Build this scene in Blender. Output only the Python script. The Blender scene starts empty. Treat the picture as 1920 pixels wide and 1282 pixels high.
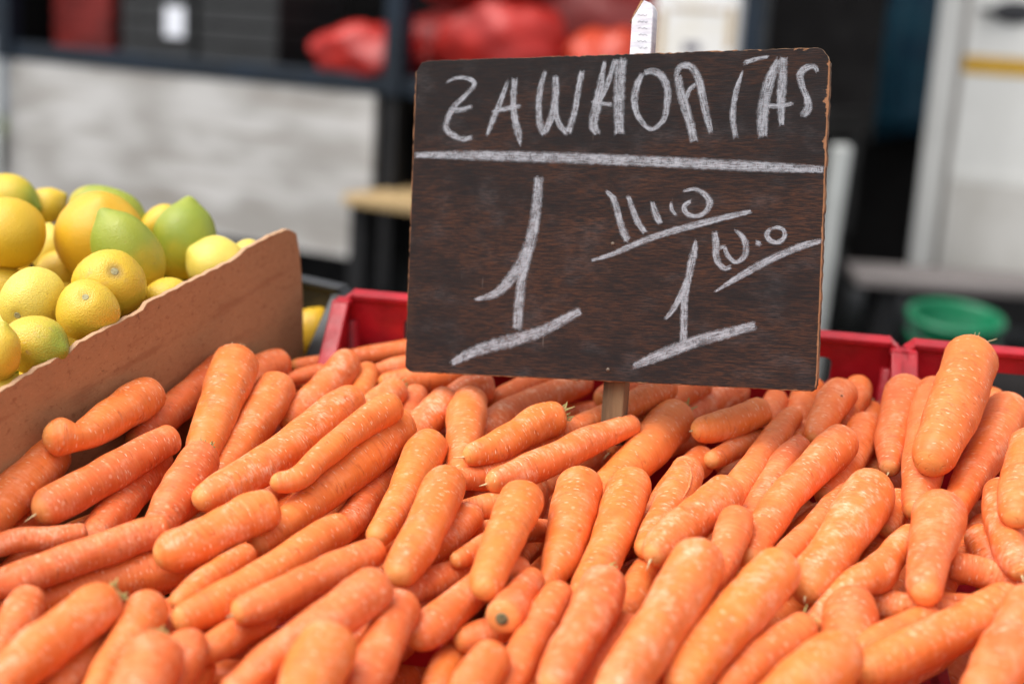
import bpy, bmesh, math, random
import numpy as np
from mathutils import Matrix, Vector, Euler, Quaternion, noise as mnoise

sc = bpy.context.scene
col = sc.collection
random.seed(7)
rng = np.random.default_rng(7)
R = math.radians

# ------------------------------------------------------------------ camera, sky, sun, exposure
CAM = Vector((0.0, 0.0, 1.30))
PITCH, ROLL = R(12.5), R(3.7)
fw = Vector((0, math.cos(PITCH), -math.sin(PITCH)))
u0 = Vector((0, math.sin(PITCH), math.cos(PITCH)))
r0 = Vector((1, 0, 0))
rt = r0*math.cos(ROLL) + u0*math.sin(ROLL)
up = u0*math.cos(ROLL) - r0*math.sin(ROLL)
cam = bpy.data.objects.new('camera', bpy.data.cameras.new('camera'))
col.objects.link(cam)
cam.matrix_world = Matrix((( rt.x, up.x, -fw.x, CAM.x), (rt.y, up.y, -fw.y, CAM.y), (rt.z, up.z, -fw.z, CAM.z), (0, 0, 0, 1)))
cam.data.sensor_width = 36.0
cam.data.lens = 2667.0/1920.0*36.0
cam.data.clip_start, cam.data.clip_end = 0.02, 800
cam.data.dof.use_dof = True
cam.data.dof.focus_distance = 1.085
cam.data.dof.aperture_fstop = 2.7
cam.data.dof.aperture_blades = 9
sc.camera = cam

SUN_ELEV, SUN_AZ = R(62), R(242)       # soft sun seen through thin cloud, high on the left
world = bpy.data.worlds.new('World'); sc.world = world; world.use_nodes = True
wn = world.node_tree
sky = wn.nodes.new('ShaderNodeTexSky'); sky.sky_type = 'NISHITA'; sky.sun_disc = False
sky.sun_elevation = SUN_ELEV; sky.sun_rotation = SUN_AZ
sky.air_density = 1.0; sky.dust_density = 4.0; sky.ozone_density = 1.0
hs = wn.nodes.new('ShaderNodeHueSaturation'); hs.inputs['Saturation'].default_value = 0.22
bg = wn.nodes['Background']; bg.inputs['Strength'].default_value = 0.15
wn.links.new(sky.outputs[0], hs.inputs['Color']); wn.links.new(hs.outputs[0], bg.inputs['Color'])
sun = bpy.data.objects.new('sun', bpy.data.lights.new('sun', 'SUN')); col.objects.link(sun)
sun.data.energy = 1.5; sun.data.angle = R(55); sun.data.color = (1.0, 0.96, 0.90)
sdir = Vector((math.sin(SUN_AZ)*math.cos(SUN_ELEV), math.cos(SUN_AZ)*math.cos(SUN_ELEV), math.sin(SUN_ELEV)))
sun.rotation_euler = sdir.to_track_quat('Z', 'Y').to_euler()
sc.view_settings.view_transform = 'Standard'; sc.view_settings.look = 'None'
sc.view_settings.gamma = 1.0; sc.view_settings.use_curve_mapping = False
sc.view_settings.exposure = 0.76
sc.cycles.max_bounces = 6; sc.cycles.transparent_max_bounces = 16
sc.cycles.use_denoising = True

# ------------------------------------------------------------------ helpers
def tag(o, label=None, cat=None, group=None, kind=None):
    if label: o['label'] = label
    if cat: o['category'] = cat
    if group: o['group'] = group
    if kind: o['kind'] = kind
    return o
def link(name, me, mat=None, parent=None, mw=None, smooth=False):
    o = bpy.data.objects.new(name, me); col.objects.link(o)
    if mat is not None and len(me.materials) == 0: me.materials.append(mat)
    if smooth:
        me.polygons.foreach_set('use_smooth', [True]*len(me.polygons))
    if parent is not None: o.parent = parent
    if mw is not None:
        if parent is not None: o.matrix_local = mw
        else: o.matrix_world = mw
    return o
def empty(name, mw=None):
    o = bpy.data.objects.new(name, None); col.objects.link(o); o.empty_display_size = 0.1
    if mw is not None: o.matrix_world = mw
    return o
def mesh(name, v, f):
    me = bpy.data.meshes.new(name); me.from_pydata([tuple(x) for x in v], [], f); me.update(); return me
class MB:
    def __init__(s): s.v = []; s.f = []
    def box(s, x0, x1, y0, y1, z0, z1, m=None):
        b = len(s.v)
        p = [Vector((x, y, z)) for x in (x0, x1) for y in (y0, y1) for z in (z0, z1)]
        if m is not None: p = [m @ q for q in p]
        s.v += [tuple(q) for q in p]
        s.f += [tuple(b+i for i in q) for q in ((0,1,3,2),(4,6,7,5),(0,4,5,1),(2,3,7,6),(0,2,6,4),(1,5,7,3))]
    def tube(s, pts, rad, n=8, cap=True):
        pts = [Vector(p) for p in pts]; b = len(s.v); m = len(pts)
        rad = rad if hasattr(rad, '__len__') else [rad]*m
        t0 = (pts[1]-pts[0]).normalized(); nx = t0.orthogonal().normalized()
        for i, p in enumerate(pts):
            t = (pts[min(i+1, m-1)]-pts[max(i-1, 0)]).normalized()
            nx = (nx - t*nx.dot(t)).normalized(); ny = t.cross(nx)
            for k in range(n):
                a = 2*math.pi*k/n
                s.v.append(tuple(p + (nx*math.cos(a)+ny*math.sin(a))*rad[i]))
        for i in range(m-1):
            for k in range(n):
                k2 = (k+1) % n
                s.f.append((b+i*n+k, b+i*n+k2, b+(i+1)*n+k2, b+(i+1)*n+k))
        if cap:
            s.f.append(tuple(b+k for k in range(n))[::-1]); s.f.append(tuple(b+(m-1)*n+k for k in range(n)))
    def lathe(s, prof, n=40, c=(0, 0, 0)):
        b = len(s.v); m = len(prof)
        for r_, z in prof:
            for k in range(n):
                a = 2*math.pi*k/n; s.v.append((c[0]+r_*math.cos(a), c[1]+r_*math.sin(a), c[2]+z))
        for i in range(m-1):
            for k in range(n):
                k2 = (k+1) % n; s.f.append((b+i*n+k, b+i*n+k2, b+(i+1)*n+k2, b+(i+1)*n+k))
    def build(s, name, mat, parent=None, mw=None, bevel=0, smooth=False, seg=2):
        me = mesh(name, s.v, s.f)
        if bevel:
            bm = bmesh.new(); bm.from_mesh(me)
            bmesh.ops.bevel(bm, geom=bm.edges[:], offset=bevel, segments=seg, affect='EDGES', profile=0.5)
            bm.to_mesh(me); bm.free()
        return link(name, me, mat, parent, mw, smooth)
def rrect(x0, x1, y0, y1, r, n=5):
    out = []
    for cx, cy, a0 in ((x1-r, y1-r, 0), (x0+r, y1-r, 90), (x0+r, y0+r, 180), (x1-r, y0+r, 270)):
        for k in range(n+1):
            a = R(a0+90*k/n); out.append((cx+r*math.cos(a), cy+r*math.sin(a)))
    return out
def shape(name, outer, holes=(), depth=0.01, bevel=0.0, plane='XZ'):
    """flat plate with holes; plane XZ: front face at y=0 looking to -Y, back at y=+depth"""
    cu = bpy.data.curves.new(name, 'CURVE'); cu.dimensions = '2D'; cu.fill_mode = 'BOTH'
    cu.extrude = max(depth/2-bevel, 1e-5); cu.bevel_depth = bevel; cu.bevel_resolution = 1; cu.offset = -bevel
    for poly in [outer, *holes]:
        sp = cu.splines.new('POLY'); sp.points.add(len(poly)-1)
        for p, q in zip(sp.points, poly): p.co = (q[0], q[1], 0, 1)
        sp.use_cyclic_u = True
    ob = bpy.data.objects.new(name, cu)
    me = bpy.data.meshes.new_from_object(ob)
    bpy.data.objects.remove(ob); bpy.data.curves.remove(cu)
    if plane == 'XZ':
        me.transform(Matrix(((1,0,0,0),(0,0,-1,depth/2),(0,1,0,0),(0,0,0,1))))
    me.name = name; me.materials.clear()
    bm = bmesh.new(); bm.from_mesh(me); bmesh.ops.remove_doubles(bm, verts=bm.verts, dist=1e-6)
    bmesh.ops.recalc_face_normals(bm, faces=bm.faces); bm.to_mesh(me); bm.free()
    return me

# ---- materials
def newmat(name):
    m = bpy.data.materials.new(name); m.use_nodes = True; nt = m.node_tree
    return m, nt, nt.nodes['Principled BSDF']
def nd(nt, typ, ins=None, **props):
    n = nt.nodes.new(typ)
    for k, v in props.items(): setattr(n, k, v)
    for k, v in (ins or {}).items():
        s = n.inputs[k]
        if isinstance(v, bpy.types.NodeSocket): nt.links.new(v, s)
        else: s.default_value = v
    return n
def mth(nt, op, a, b=None, c=None, clamp=False):
    n = nt.nodes.new('ShaderNodeMath'); n.operation = op; n.use_clamp = clamp
    for i, v in enumerate((a, b, c)):
        if v is None: continue
        if isinstance(v, bpy.types.NodeSocket): nt.links.new(v, n.inputs[i])
        else: n.inputs[i].default_value = v
    return n.outputs[0]
def ss(nt, v, lo, hi, a=0.0, b=1.0):
    n = nd(nt, 'ShaderNodeMapRange', {'Value': v, 'From Min': lo, 'From Max': hi, 'To Min': a, 'To Max': b}, interpolation_type='SMOOTHSTEP')
    return n.outputs[0]
def mix(nt, f, a, b, blend='MIX'):
    n = nt.nodes.new('ShaderNodeMix'); n.data_type = 'RGBA'; n.blend_type = blend; n.clamp_factor = True
    for s, v in ((n.inputs[0], f), (n.inputs[6], a), (n.inputs[7], b)):
        if isinstance(v, bpy.types.NodeSocket): nt.links.new(v, s)
        else: s.default_value = v if not hasattr(v, '__len__') or len(v) == 4 else (*v, 1)
    return n.outputs[2]
def vscale(nt, vec, sc_):
    n = nt.nodes.new('ShaderNodeVectorMath'); n.operation = 'MULTIPLY'
    nt.links.new(vec, n.inputs[0]); n.inputs[1].default_value = sc_
    return n.outputs[0]
def vadd(nt, vec, w):
    n = nt.nodes.new('ShaderNodeVectorMath'); n.operation = 'ADD'
    nt.links.new(vec, n.inputs[0]); nt.links.new(w, n.inputs[1]); return n.outputs[0]
def noi(nt, vec, scale=1.0, detail=3.0, rough=0.55, dist=0.0):
    return nd(nt, 'ShaderNodeTexNoise', {'Vector': vec, 'Scale': scale, 'Detail': detail, 'Roughness': rough, 'Distortion': dist}).outputs[0]
def bump(nt, bsdf, h, strength, dist):
    n = nd(nt, 'ShaderNodeBump', {'Height': h, 'Strength': strength, 'Distance': dist}); nt.links.new(n.outputs[0], bsdf.inputs['Normal'])
def coord(nt, which='Object'): return nd(nt, 'ShaderNodeTexCoord').outputs[which]
def prop(nt, name):
    n = nt.nodes.new('ShaderNodeAttribute'); n.attribute_type = 'OBJECT'; n.attribute_name = name; return n.outputs['Fac']
def attr(nt, name):
    n = nt.nodes.new('ShaderNodeAttribute'); n.attribute_type = 'GEOMETRY'; n.attribute_name = name; return n.outputs['Vector']
def sep(nt, v): n = nd(nt, 'ShaderNodeSeparateXYZ', {0: v}); return n.outputs
def setc(b, c, rough=0.5, spec=0.5, metal=0.0):
    b.inputs['Base Color'].default_value = (*c, 1); b.inputs['Roughness'].default_value = rough
    b.inputs['Specular IOR Level'].default_value = spec; b.inputs['Metallic'].default_value = metal
def simple(name, c, rough=0.5, spec=0.5, metal=0.0, var=0.25, scale=8.0, bmp=0.0, c2=None, stretch=(1, 1, 1)):
    m, nt, b = newmat(name); setc(b, c, rough, spec, metal)
    co = vscale(nt, coord(nt), stretch)
    f = noi(nt, co, scale, 5, 0.6)
    dark = tuple(x*(1-var) for x in c) if c2 is None else c2
    nt.links.new(mix(nt, ss(nt, f, 0.38, 0.66), c, dark), b.inputs['Base Color'])
    nt.links.new(ss(nt, noi(nt, co, scale*3, 3), 0.3, 0.7, rough*0.85, min(1, rough*1.2)), b.inputs['Roughness'])
    if bmp: bump(nt, b, noi(nt, co, scale*6, 4), bmp, 0.002)
    return m
M = {}

def mat_carrot():
    m, nt, b = newmat('carrot_skin')
    rest = attr(nt, 'rest'); sx = sep(nt, attr(nt, 'span'))      # span: x = 0 at crown .. 1 at tip
    rnd = nd(nt, 'ShaderNodeObjectInfo').outputs['Random']
    off = nd(nt, 'ShaderNodeCombineXYZ', {0: mth(nt, 'MULTIPLY', rnd, 37.0), 1: mth(nt, 'MULTIPLY', rnd, 91.0), 2: rnd}).outputs[0]
    P = vadd(nt, rest, off)
    hue, dust = prop(nt, 'hue'), prop(nt, 'dust')
    big = noi(nt, vscale(nt, P, (26, 40, 40)), 1, 3)
    c1 = mix(nt, hue, (0.76, 0.160, 0.044), (0.79, 0.200, 0.038))
    c2 = mix(nt, hue, (0.65, 0.122, 0.032), (0.73, 0.162, 0.029))
    c = mix(nt, ss(nt, big, 0.35, 0.68), c1, c2)
    # ring bands that wrap round the root
    band = noi(nt, vscale(nt, P, (340, 26, 26)), 1, 4, 0.65)
    c = mix(nt, ss(nt, band, 0.47, 0.70, 0, 0.34), c, (0.82, 0.28, 0.09))
    c = mix(nt, ss(nt, band, 0.44, 0.28, 0, 0.30), c, (0.54, 0.080, 0.010))
    # thin irregular growth rings: contour lines of a noise that varies mostly along the root
    gn = noi(nt, vscale(nt, P, (95, 11, 11)), 1, 2, 0.5, 0.3); gmask = ss(nt, noi(nt, vscale(nt, P, (55, 75, 75)), 1, 2), 0.46, 0.60)
    groove = mth(nt, 'MULTIPLY', ss(nt, mth(nt, 'ABSOLUTE', mth(nt, 'SUBTRACT', mth(nt, 'FRACT', mth(nt, 'MULTIPLY', gn, 7.0)), 0.5)), 0.085, 0.02), gmask)
    c = mix(nt, mth(nt, 'MULTIPLY', groove, 0.38), c, (0.46, 0.085, 0.022))
    # dry whitish film in patches, more on dusty ones
    film = noi(nt, vscale(nt, P, (48, 62, 62)), 1, 5, 0.68, 0.4)
    fine = noi(nt, vscale(nt, P, (560, 150, 150)), 1, 3, 0.65)
    ff = mth(nt, 'MULTIPLY', ss(nt, film, 0.43, 0.72), ss(nt, fine, 0.40, 0.60, 0.12, 1.0))
    c = mix(nt, mth(nt, 'MULTIPLY', ff, mth(nt, 'MULTIPLY_ADD', dust, 0.82, 0.10)), c, (0.88, 0.48, 0.31))
    # short pale ticks lying across the root
    vor = nd(nt, 'ShaderNodeTexVoronoi', {'Vector': vadd(nt, vscale(nt, P, (780, 140, 140)), vscale(nt, nd(nt, 'ShaderNodeTexNoise', {'Vector': vscale(nt, P, (60, 60, 60)), 'Scale': 1.0}).outputs['Color'], (5.0, 0.6, 0.6))), 'Scale': 1.0}, feature='F1')
    tick = mth(nt, 'MULTIPLY', ss(nt, vor.outputs['Distance'], 0.30, 0.14), ss(nt, sep(nt, vor.outputs['Color'])[0], 0.62, 0.70))
    c = mix(nt, mth(nt, 'MULTIPLY', mth(nt, 'MULTIPLY', tick, ss(nt, big, 0.30, 0.62, 0.30, 1.0)), 0.85), c, (0.93, 0.68, 0.48))
    vor2 = nd(nt, 'ShaderNodeTexVoronoi', {'Vector': vscale(nt, P, (190, 150, 150)), 'Scale': 1.0, 'Randomness': 1.0}, feature='F1')
    blot = mth(nt, 'MULTIPLY', ss(nt, vor2.outputs['Distance'], 0.36, 0.14), ss(nt, sep(nt, vor2.outputs['Color'])[1], 0.88, 0.90))
    c = mix(nt, mth(nt, 'MULTIPLY', blot, 0.35), c, (0.90, 0.56, 0.36))
    # scuffs near both ends, ochre tip and crown
    x = sx[0]
    tipz = ss(nt, mth(nt, 'ADD', x, mth(nt, 'MULTIPLY', band, 0.03)), 0.955, 1.01)
    c = mix(nt, mth(nt, 'MULTIPLY', tipz, 0.55), c, (0.74, 0.36, 0.10))
    crown = ss(nt, mth(nt, 'ADD', x, mth(nt, 'MULTIPLY', film, 0.02)), 0.045, 0.004)
    c = mix(nt, mth(nt, 'MULTIPLY', crown, 0.7), c, (0.42, 0.20, 0.075))
    # a few dirt lines
    dirt = mth(nt, 'MULTIPLY', ss(nt, noi(nt, vscale(nt, P, (700, 45, 45)), 1, 2), 0.70, 0.76), ss(nt, big, 0.5, 0.62))
    c = mix(nt, mth(nt, 'MULTIPLY', dirt, 0.5), c, (0.20, 0.07, 0.03))
    nt.links.new(c, b.inputs['Base Color'])
    nt.links.new(mth(nt, 'ADD', ss(nt, film, 0.35, 0.7, 0.42, 0.66), mth(nt, 'MULTIPLY', tick, 0.1)), b.inputs['Roughness'])
    b.inputs['Specular IOR Level'].default_value = 0.36
    b.inputs['Subsurface Weight'].default_value = 0.14
    b.inputs['Subsurface Radius'].default_value = (1.0, 0.35, 0.12); b.inputs['Subsurface Scale'].default_value = 0.005
    h = mth(nt, 'ADD', mth(nt, 'MULTIPLY', band, 1.0), mth(nt, 'MULTIPLY', fine, 0.30))
    h = mth(nt, 'SUBTRACT', h, mth(nt, 'ADD', mth(nt, 'MULTIPLY', tick, 0.35), mth(nt, 'MULTIPLY', groove, 0.9)))
    bump(nt, b, h, 0.55, 0.0011)
    return m
def mat_lemon():
    m, nt, b = newmat('lemon_peel')
    co = coord(nt); rest = attr(nt, 'rest'); sx = sep(nt, attr(nt, 'span'))
    rnd = nd(nt, 'ShaderNodeObjectInfo').outputs['Random']
    off = nd(nt, 'ShaderNodeCombineXYZ', {0: mth(nt, 'MULTIPLY', rnd, 17.0), 1: mth(nt, 'MULTIPLY', rnd, 51.0), 2: rnd}).outputs[0]
    P = vadd(nt, rest, off)
    green, gold, pale, scar = prop(nt, 'green'), prop(nt, 'gold'), prop(nt, 'pale'), prop(nt, 'scar')
    y = mix(nt, gold, (0.65, 0.455, 0.028), (0.68, 0.375, 0.018)); y = mix(nt, pale, y, (0.74, 0.60, 0.12))
    big = noi(nt, vscale(nt, P, (28, 28, 28)), 1, 3)
    y = mix(nt, ss(nt, big, 0.4, 0.7, 0, 0.35), y, (0.58, 0.39, 0.025))
    g = mix(nt, big, (0.17, 0.255, 0.022), (0.36, 0.37, 0.032))
    # green spreads from the nipple end (span 1) backwards
    thr = mth(nt, 'ADD', mth(nt, 'MULTIPLY_ADD', big, 0.7, -0.35), sx[0])
    gm = mth(nt, 'ADD', mth(nt, 'SUBTRACT', thr, 1.05), mth(nt, 'MULTIPLY', green, 1.25))
    c = mix(nt, ss(nt, gm, -0.12, 0.35), y, g)
    sp = noi(nt, vscale(nt, P, (160, 160, 160)), 1, 4, 0.7)
    sb = noi(nt, vscale(nt, P, (42, 42, 42)), 1, 2)
    sm = mth(nt, 'MULTIPLY', mth(nt, 'MULTIPLY', ss(nt, sp, 0.5, 0.62), ss(nt, sb, 0.5, 0.66)), scar)
    c = mix(nt, sm, c, (0.42, 0.24, 0.10))
    ring = mth(nt, 'MULTIPLY', ss(nt, sx[0], 0.10, 0.015), prop(nt, 'stemspot'))
    c = mix(nt, mth(nt, 'MULTIPLY', ring, 0.75), c, (0.25, 0.16, 0.05))
    dots = ss(nt, nd(nt, 'ShaderNodeTexVoronoi', {'Vector': vscale(nt, P, (95, 95, 95)), 'Scale': 1.0}).outputs['Distance'], 0.10, 0.05)
    c = mix(nt, mth(nt, 'MULTIPLY', dots, 0.4), c, (0.30, 0.18, 0.05))
    nt.links.new(c, b.inputs['Base Color'])
    pores = nd(nt, 'ShaderNodeTexVoronoi', {'Vector': vscale(nt, P, (850, 850, 850)), 'Scale': 1.0}, feature='F1').outputs['Distance']
    b.inputs['Roughness'].default_value = 0.40; b.inputs['Specular IOR Level'].default_value = 0.45
    b.inputs['Subsurface Weight'].default_value = 0.15; b.inputs['Subsurface Radius'].default_value = (1, 0.7, 0.15); b.inputs['Subsurface Scale'].default_value = 0.004
    bump(nt, b, mth(nt, 'ADD', pores, mth(nt, 'MULTIPLY', sp, 0.5)), 0.45, 0.0008)
    return m
def mat_board():
    m, nt, b = newmat('painted_plywood')
    co = coord(nt); x, y, z = sep(nt, co)[:3]
    g1 = noi(nt, vscale(nt, co, (55, 55, 620)), 1, 5, 0.68, 0.2)
    g2 = noi(nt, vscale(nt, co, (120, 120, 1300)), 1, 4, 0.68)
    patch = noi(nt, vscale(nt, co, (9, 9, 22)), 1, 4, 0.6)
    lower = ss(nt, z, 0.11, 0.01, 0.0, 0.16)
    m1 = ss(nt, g1, 0.40, 0.60); m2 = ss(nt, g2, 0.38, 0.60); pm = ss(nt, mth(nt, 'ADD', patch, lower), 0.46, 0.76)
    amt = mth(nt, 'MULTIPLY', mth(nt, 'MULTIPLY_ADD', pm, 0.80, 0.20), mth(nt, 'MULTIPLY', mth(nt, 'MULTIPLY_ADD', m1, 0.75, 0.25), mth(nt, 'MULTIPLY_ADD', m2, 0.75, 0.25)))
    c = mix(nt, amt, (0.0105, 0.0102, 0.0112), (0.072, 0.0310, 0.0180))
    ghost = mth(nt, 'MULTIPLY', ss(nt, noi(nt, vscale(nt, co, (26, 26, 40)), 1, 5, 0.6), 0.48, 0.75), ss(nt, g2, 0.35, 0.6))
    c = mix(nt, mth(nt, 'MULTIPLY', ghost, 0.14), c, (0.18, 0.18, 0.19))
    scr = mth(nt, 'MULTIPLY', ss(nt, noi(nt, vscale(nt, co, (420, 420, 26)), 1, 2), 0.74, 0.77), 0.5); c = mix(nt, scr, c, (0.16, 0.13, 0.11))
    c = mix(nt, ss(nt, g2, 0.62, 0.80, 0, 0.40), c, (0.060, 0.049, 0.044))
    # bare wood where the paint wore off the rim, and scattered nicks
    W2, H2 = 0.1716, 0.1312
    dx = mth(nt, 'SUBTRACT', W2, mth(nt, 'ABSOLUTE', x)); dz = mth(nt, 'SUBTRACT', H2, mth(nt, 'ABSOLUTE', z))
    d = mth(nt, 'MINIMUM', dx, dz)
    wn_ = noi(nt, vscale(nt, co, (34, 34, 60)), 1, 6, 0.75)
    topr = mth(nt, 'MULTIPLY', ss(nt, x, -0.12, 0.15), ss(nt, z, 0.02, 0.12))
    lim = mth(nt, 'MULTIPLY', mth(nt, 'MULTIPLY', ss(nt, wn_, 0.48, 0.78), 0.0120), mth(nt, 'MULTIPLY_ADD', topr, 0.60, 0.10))
    wear = ss(nt, mth(nt, 'SUBTRACT', mth(nt, 'ADD', lim, 0.0006), d), -0.0003, 0.0005)
    nick = mth(nt, 'MULTIPLY', ss(nt, noi(nt, vscale(nt, co, (85, 85, 700)), 1, 3, 0.6), 0.72, 0.75), ss(nt, patch, 0.50, 0.60))
    wood = mix(nt, g1, (0.34, 0.165, 0.08), (0.22, 0.105, 0.055))
    c = mix(nt, wear, c, wood); c = mix(nt, mth(nt, 'MULTIPLY', nick, 0.7), c, (0.36, 0.17, 0.08))
    # plies on the cut sides
    geo = nd(nt, 'ShaderNodeNewGeometry'); nl = nd(nt, 'ShaderNodeVectorTransform', {0: geo.outputs['Normal']}, vector_type='NORMAL', convert_from='WORLD', convert_to='OBJECT')
    side = ss(nt, mth(nt, 'ABSOLUTE', sep(nt, nl.outputs[0])[1]), 0.75, 0.45)
    ply = noi(nt, vscale(nt, co, (30, 900, 30)), 1, 2)
    sidec = mix(nt, ss(nt, ply, 0.4, 0.6), (0.36, 0.22, 0.12), (0.20, 0.12, 0.07))
    c = mix(nt, side, c, mix(nt, ss(nt, wn_, 0.42, 0.56), sidec, (0.10, 0.07, 0.05)))
    nt.links.new(c, b.inputs['Base Color'])
    nt.links.new(ss(nt, g2, 0.3, 0.7, 0.62, 0.85), b.inputs['Roughness']); b.inputs['Specular IOR Level'].default_value = 0.14
    bump(nt, b, mth(nt, 'SUBTRACT', mth(nt, 'ADD', mth(nt, 'MULTIPLY', g1, 0.6), g2), mth(nt, 'MULTIPLY', wear, 0.8)), 0.45, 0.0006)
    return m
def mat_chalk():
    m, nt, b = newmat('chalk')
    setc(b, (0.42, 0.44, 0.48), 0.9, 0.05)
    co = coord(nt); st = attr(nt, 'st'); s = sep(nt, st)
    grain = noi(nt, vscale(nt, co, (170, 170, 1900)), 1, 3, 0.65)          # wood grain lets the chalk skip
    warp = noi(nt, vscale(nt, co, (1500, 1500, 240)), 1, 2, 0.6)
    streak = noi(nt, nd(nt, 'ShaderNodeCombineXYZ', {0: mth(nt, 'MULTIPLY', s[0], 60.0), 1: mth(nt, 'MULTIPLY', s[1], 5.0), 2: s[2]}).outputs[0], 1, 3, 0.6)
    cloud = noi(nt, vscale(nt, co, (130, 130, 130)), 1, 3, 0.6)
    a = mth(nt, 'ADD', mth(nt, 'ADD', mth(nt, 'MULTIPLY', grain, 0.75), mth(nt, 'MULTIPLY', warp, 0.45)), mth(nt, 'ADD', mth(nt, 'MULTIPLY', streak, 0.7), mth(nt, 'MULTIPLY', cloud, 0.4)))
    edge = ss(nt, mth(nt, 'ADD', mth(nt, 'ABSOLUTE', s[1]), mth(nt, 'MULTIPLY_ADD', warp, 0.5, -0.25)), 1.05, 0.45)
    press = noi(nt, nd(nt, 'ShaderNodeCombineXYZ', {0: mth(nt, 'MULTIPLY', s[0], 110.0), 1: s[1]}).outputs[0], 1, 2)
    al = mth(nt, 'MULTIPLY', mth(nt, 'MULTIPLY', ss(nt, a, 0.80, 1.42, 0.14, 0.90), ss(nt, press, 0.30, 0.60, 0.55, 1.0)), edge)
    al = mth(nt, 'MULTIPLY', al, ss(nt, s[2], 0.0, 0.002, 0.4, 1.0), clamp=True)
    tr = nd(nt, 'ShaderNodeBsdfTransparent')
    mx = nd(nt, 'ShaderNodeMixShader', {0: al, 1: tr.outputs[0], 2: b.outputs[0]})
    nt.links.new(mx.outputs[0], nt.nodes['Material Output'].inputs['Surface'])
    return m
def mat_cardboard():
    m, nt, b = newmat('fibreboard')
    co = coord(nt); n1 = noi(nt, vscale(nt, co, (14, 14, 30)), 1, 5, 0.65); n2 = noi(nt, vscale(nt, co, (260, 260, 420)), 1, 4, 0.7)
    c = mix(nt, n1, (0.46, 0.248, 0.120), (0.345, 0.180, 0.085))
    c = mix(nt, ss(nt, n2, 0.5, 0.75, 0, 0.45), c, (0.56, 0.30, 0.155))
    fl = noi(nt, vscale(nt, co, (120, 120, 190)), 1, 4, 0.75); c = mix(nt, ss(nt, fl, 0.54, 0.66, 0, 0.6), c, (0.25, 0.105, 0.048))
    c = mix(nt, ss(nt, fl, 0.42, 0.30, 0, 0.35), c, (0.60, 0.34, 0.19))
    st = noi(nt, vscale(nt, co, (55, 55, 70)), 1, 5, 0.7); c = mix(nt, ss(nt, st, 0.62, 0.70, 0, 0.7), c, (0.13, 0.06, 0.03))
    st2 = noi(nt, vscale(nt, co, (8, 8, 60)), 1, 4, 0.6); c = mix(nt, ss(nt, st2, 0.54, 0.66, 0, 0.5), c, (0.27, 0.11, 0.05))
    geo = nd(nt, 'ShaderNodeNewGeometry'); nl = nd(nt, 'ShaderNodeVectorTransform', {0: geo.outputs['Normal']}, vector_type='NORMAL', convert_from='WORLD', convert_to='OBJECT')
    side = ss(nt, mth(nt, 'ABSOLUTE', sep(nt, nl.outputs[0])[1]), 0.8, 0.5)
    c = mix(nt, side, c, mix(nt, n1, (0.60, 0.36, 0.21), (0.40, 0.24, 0.14)))
    nt.links.new(c, b.inputs['Base Color']); b.inputs['Roughness'].default_value = 0.8; b.inputs['Specular IOR Level'].default_value = 0.25
    bump(nt, b, mth(nt, 'ADD', n2, n1), 0.4, 0.0009)
    return m
def mat_whitewash():
    m, nt, b = newmat('weathered_white_boards')
    co = coord(nt); n1 = noi(nt, vscale(nt, co, (1.6, 1.6, 5)), 1, 6, 0.6); n2 = noi(nt, vscale(nt, co, (1.6, 1.6, 22)), 1, 5, 0.65)
    c = mix(nt, ss(nt, n1, 0.38, 0.62), (0.49, 0.48, 0.465), (0.29, 0.275, 0.255))
    c = mix(nt, ss(nt, n2, 0.52, 0.68, 0, 0.7), c, (0.21, 0.18, 0.15))
    v = nd(nt, 'ShaderNodeTexVoronoi', {'Vector': vscale(nt, co, (2.6, 0.01, 3.4)), 'Scale': 1.0})
    k = mth(nt, 'MULTIPLY', ss(nt, v.outputs['Distance'], 0.20, 0.06), ss(nt, sep(nt, v.outputs['Color'])[0], 0.45, 0.55))
    c = mix(nt, mth(nt, 'MULTIPLY', k, 0.9), c, (0.07, 0.045, 0.035))
    nt.links.new(c, b.inputs['Base Color']); b.inputs['Roughness'].default_value = 0.75
    return m
M['carrot'] = mat_carrot(); M['lemon'] = mat_lemon(); M['board'] = mat_board(); M['chalk'] = mat_chalk()
M['cardboard'] = mat_cardboard(); M['whitewash'] = mat_whitewash()
M['stem'] = simple('dry_green_stem', (0.40, 0.42, 0.16), 0.8, 0.2, c2=(0.42, 0.30, 0.13), scale=400)
M['straw'] = simple('dry_rootlet', (0.60, 0.47, 0.26), 0.8, 0.2, scale=300)
M['cut'] = simple('trimmed_crown', (0.58, 0.30, 0.11), 0.7, 0.3, c2=(0.36, 0.17, 0.06), scale=260)
M['core'] = simple('cut_core', (0.20, 0.17, 0.085), 0.85, 0.2, c2=(0.09, 0.075, 0.045), scale=500)
M['pale'] = simple('pale_scar', (0.74, 0.24, 0.09), 0.6, 0.3, c2=(0.60, 0.14, 0.05), scale=500)
M['speck'] = simple('black_speck', (0.02, 0.015, 0.01), 0.8)
M['button'] = simple('stem_button', (0.40, 0.37, 0.20), 0.8, 0.2, c2=(0.25, 0.21, 0.11), scale=400)
M['red_plastic'] = simple('red_crate_plastic', (0.43, 0.008, 0.018), 0.42, 0.4, c2=(0.30, 0.007, 0.014), scale=24, bmp=0.3)
M['black_plastic'] = simple('black_crate_plastic', (0.018, 0.018, 0.019), 0.4, 0.5, scale=10)
M['stake'] = simple('rough_stake_wood', (0.21, 0.125, 0.064), 0.8, 0.2, c2=(0.085, 0.05, 0.028), scale=40, stretch=(1, 1, 0.12), bmp=0.4)
M['white_wood'] = simple('white_painted_wood', (0.74, 0.73, 0.76), 0.7, 0.3, c2=(0.55, 0.54, 0.60), scale=120, stretch=(0.3, 0.3, 1.6))
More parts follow.
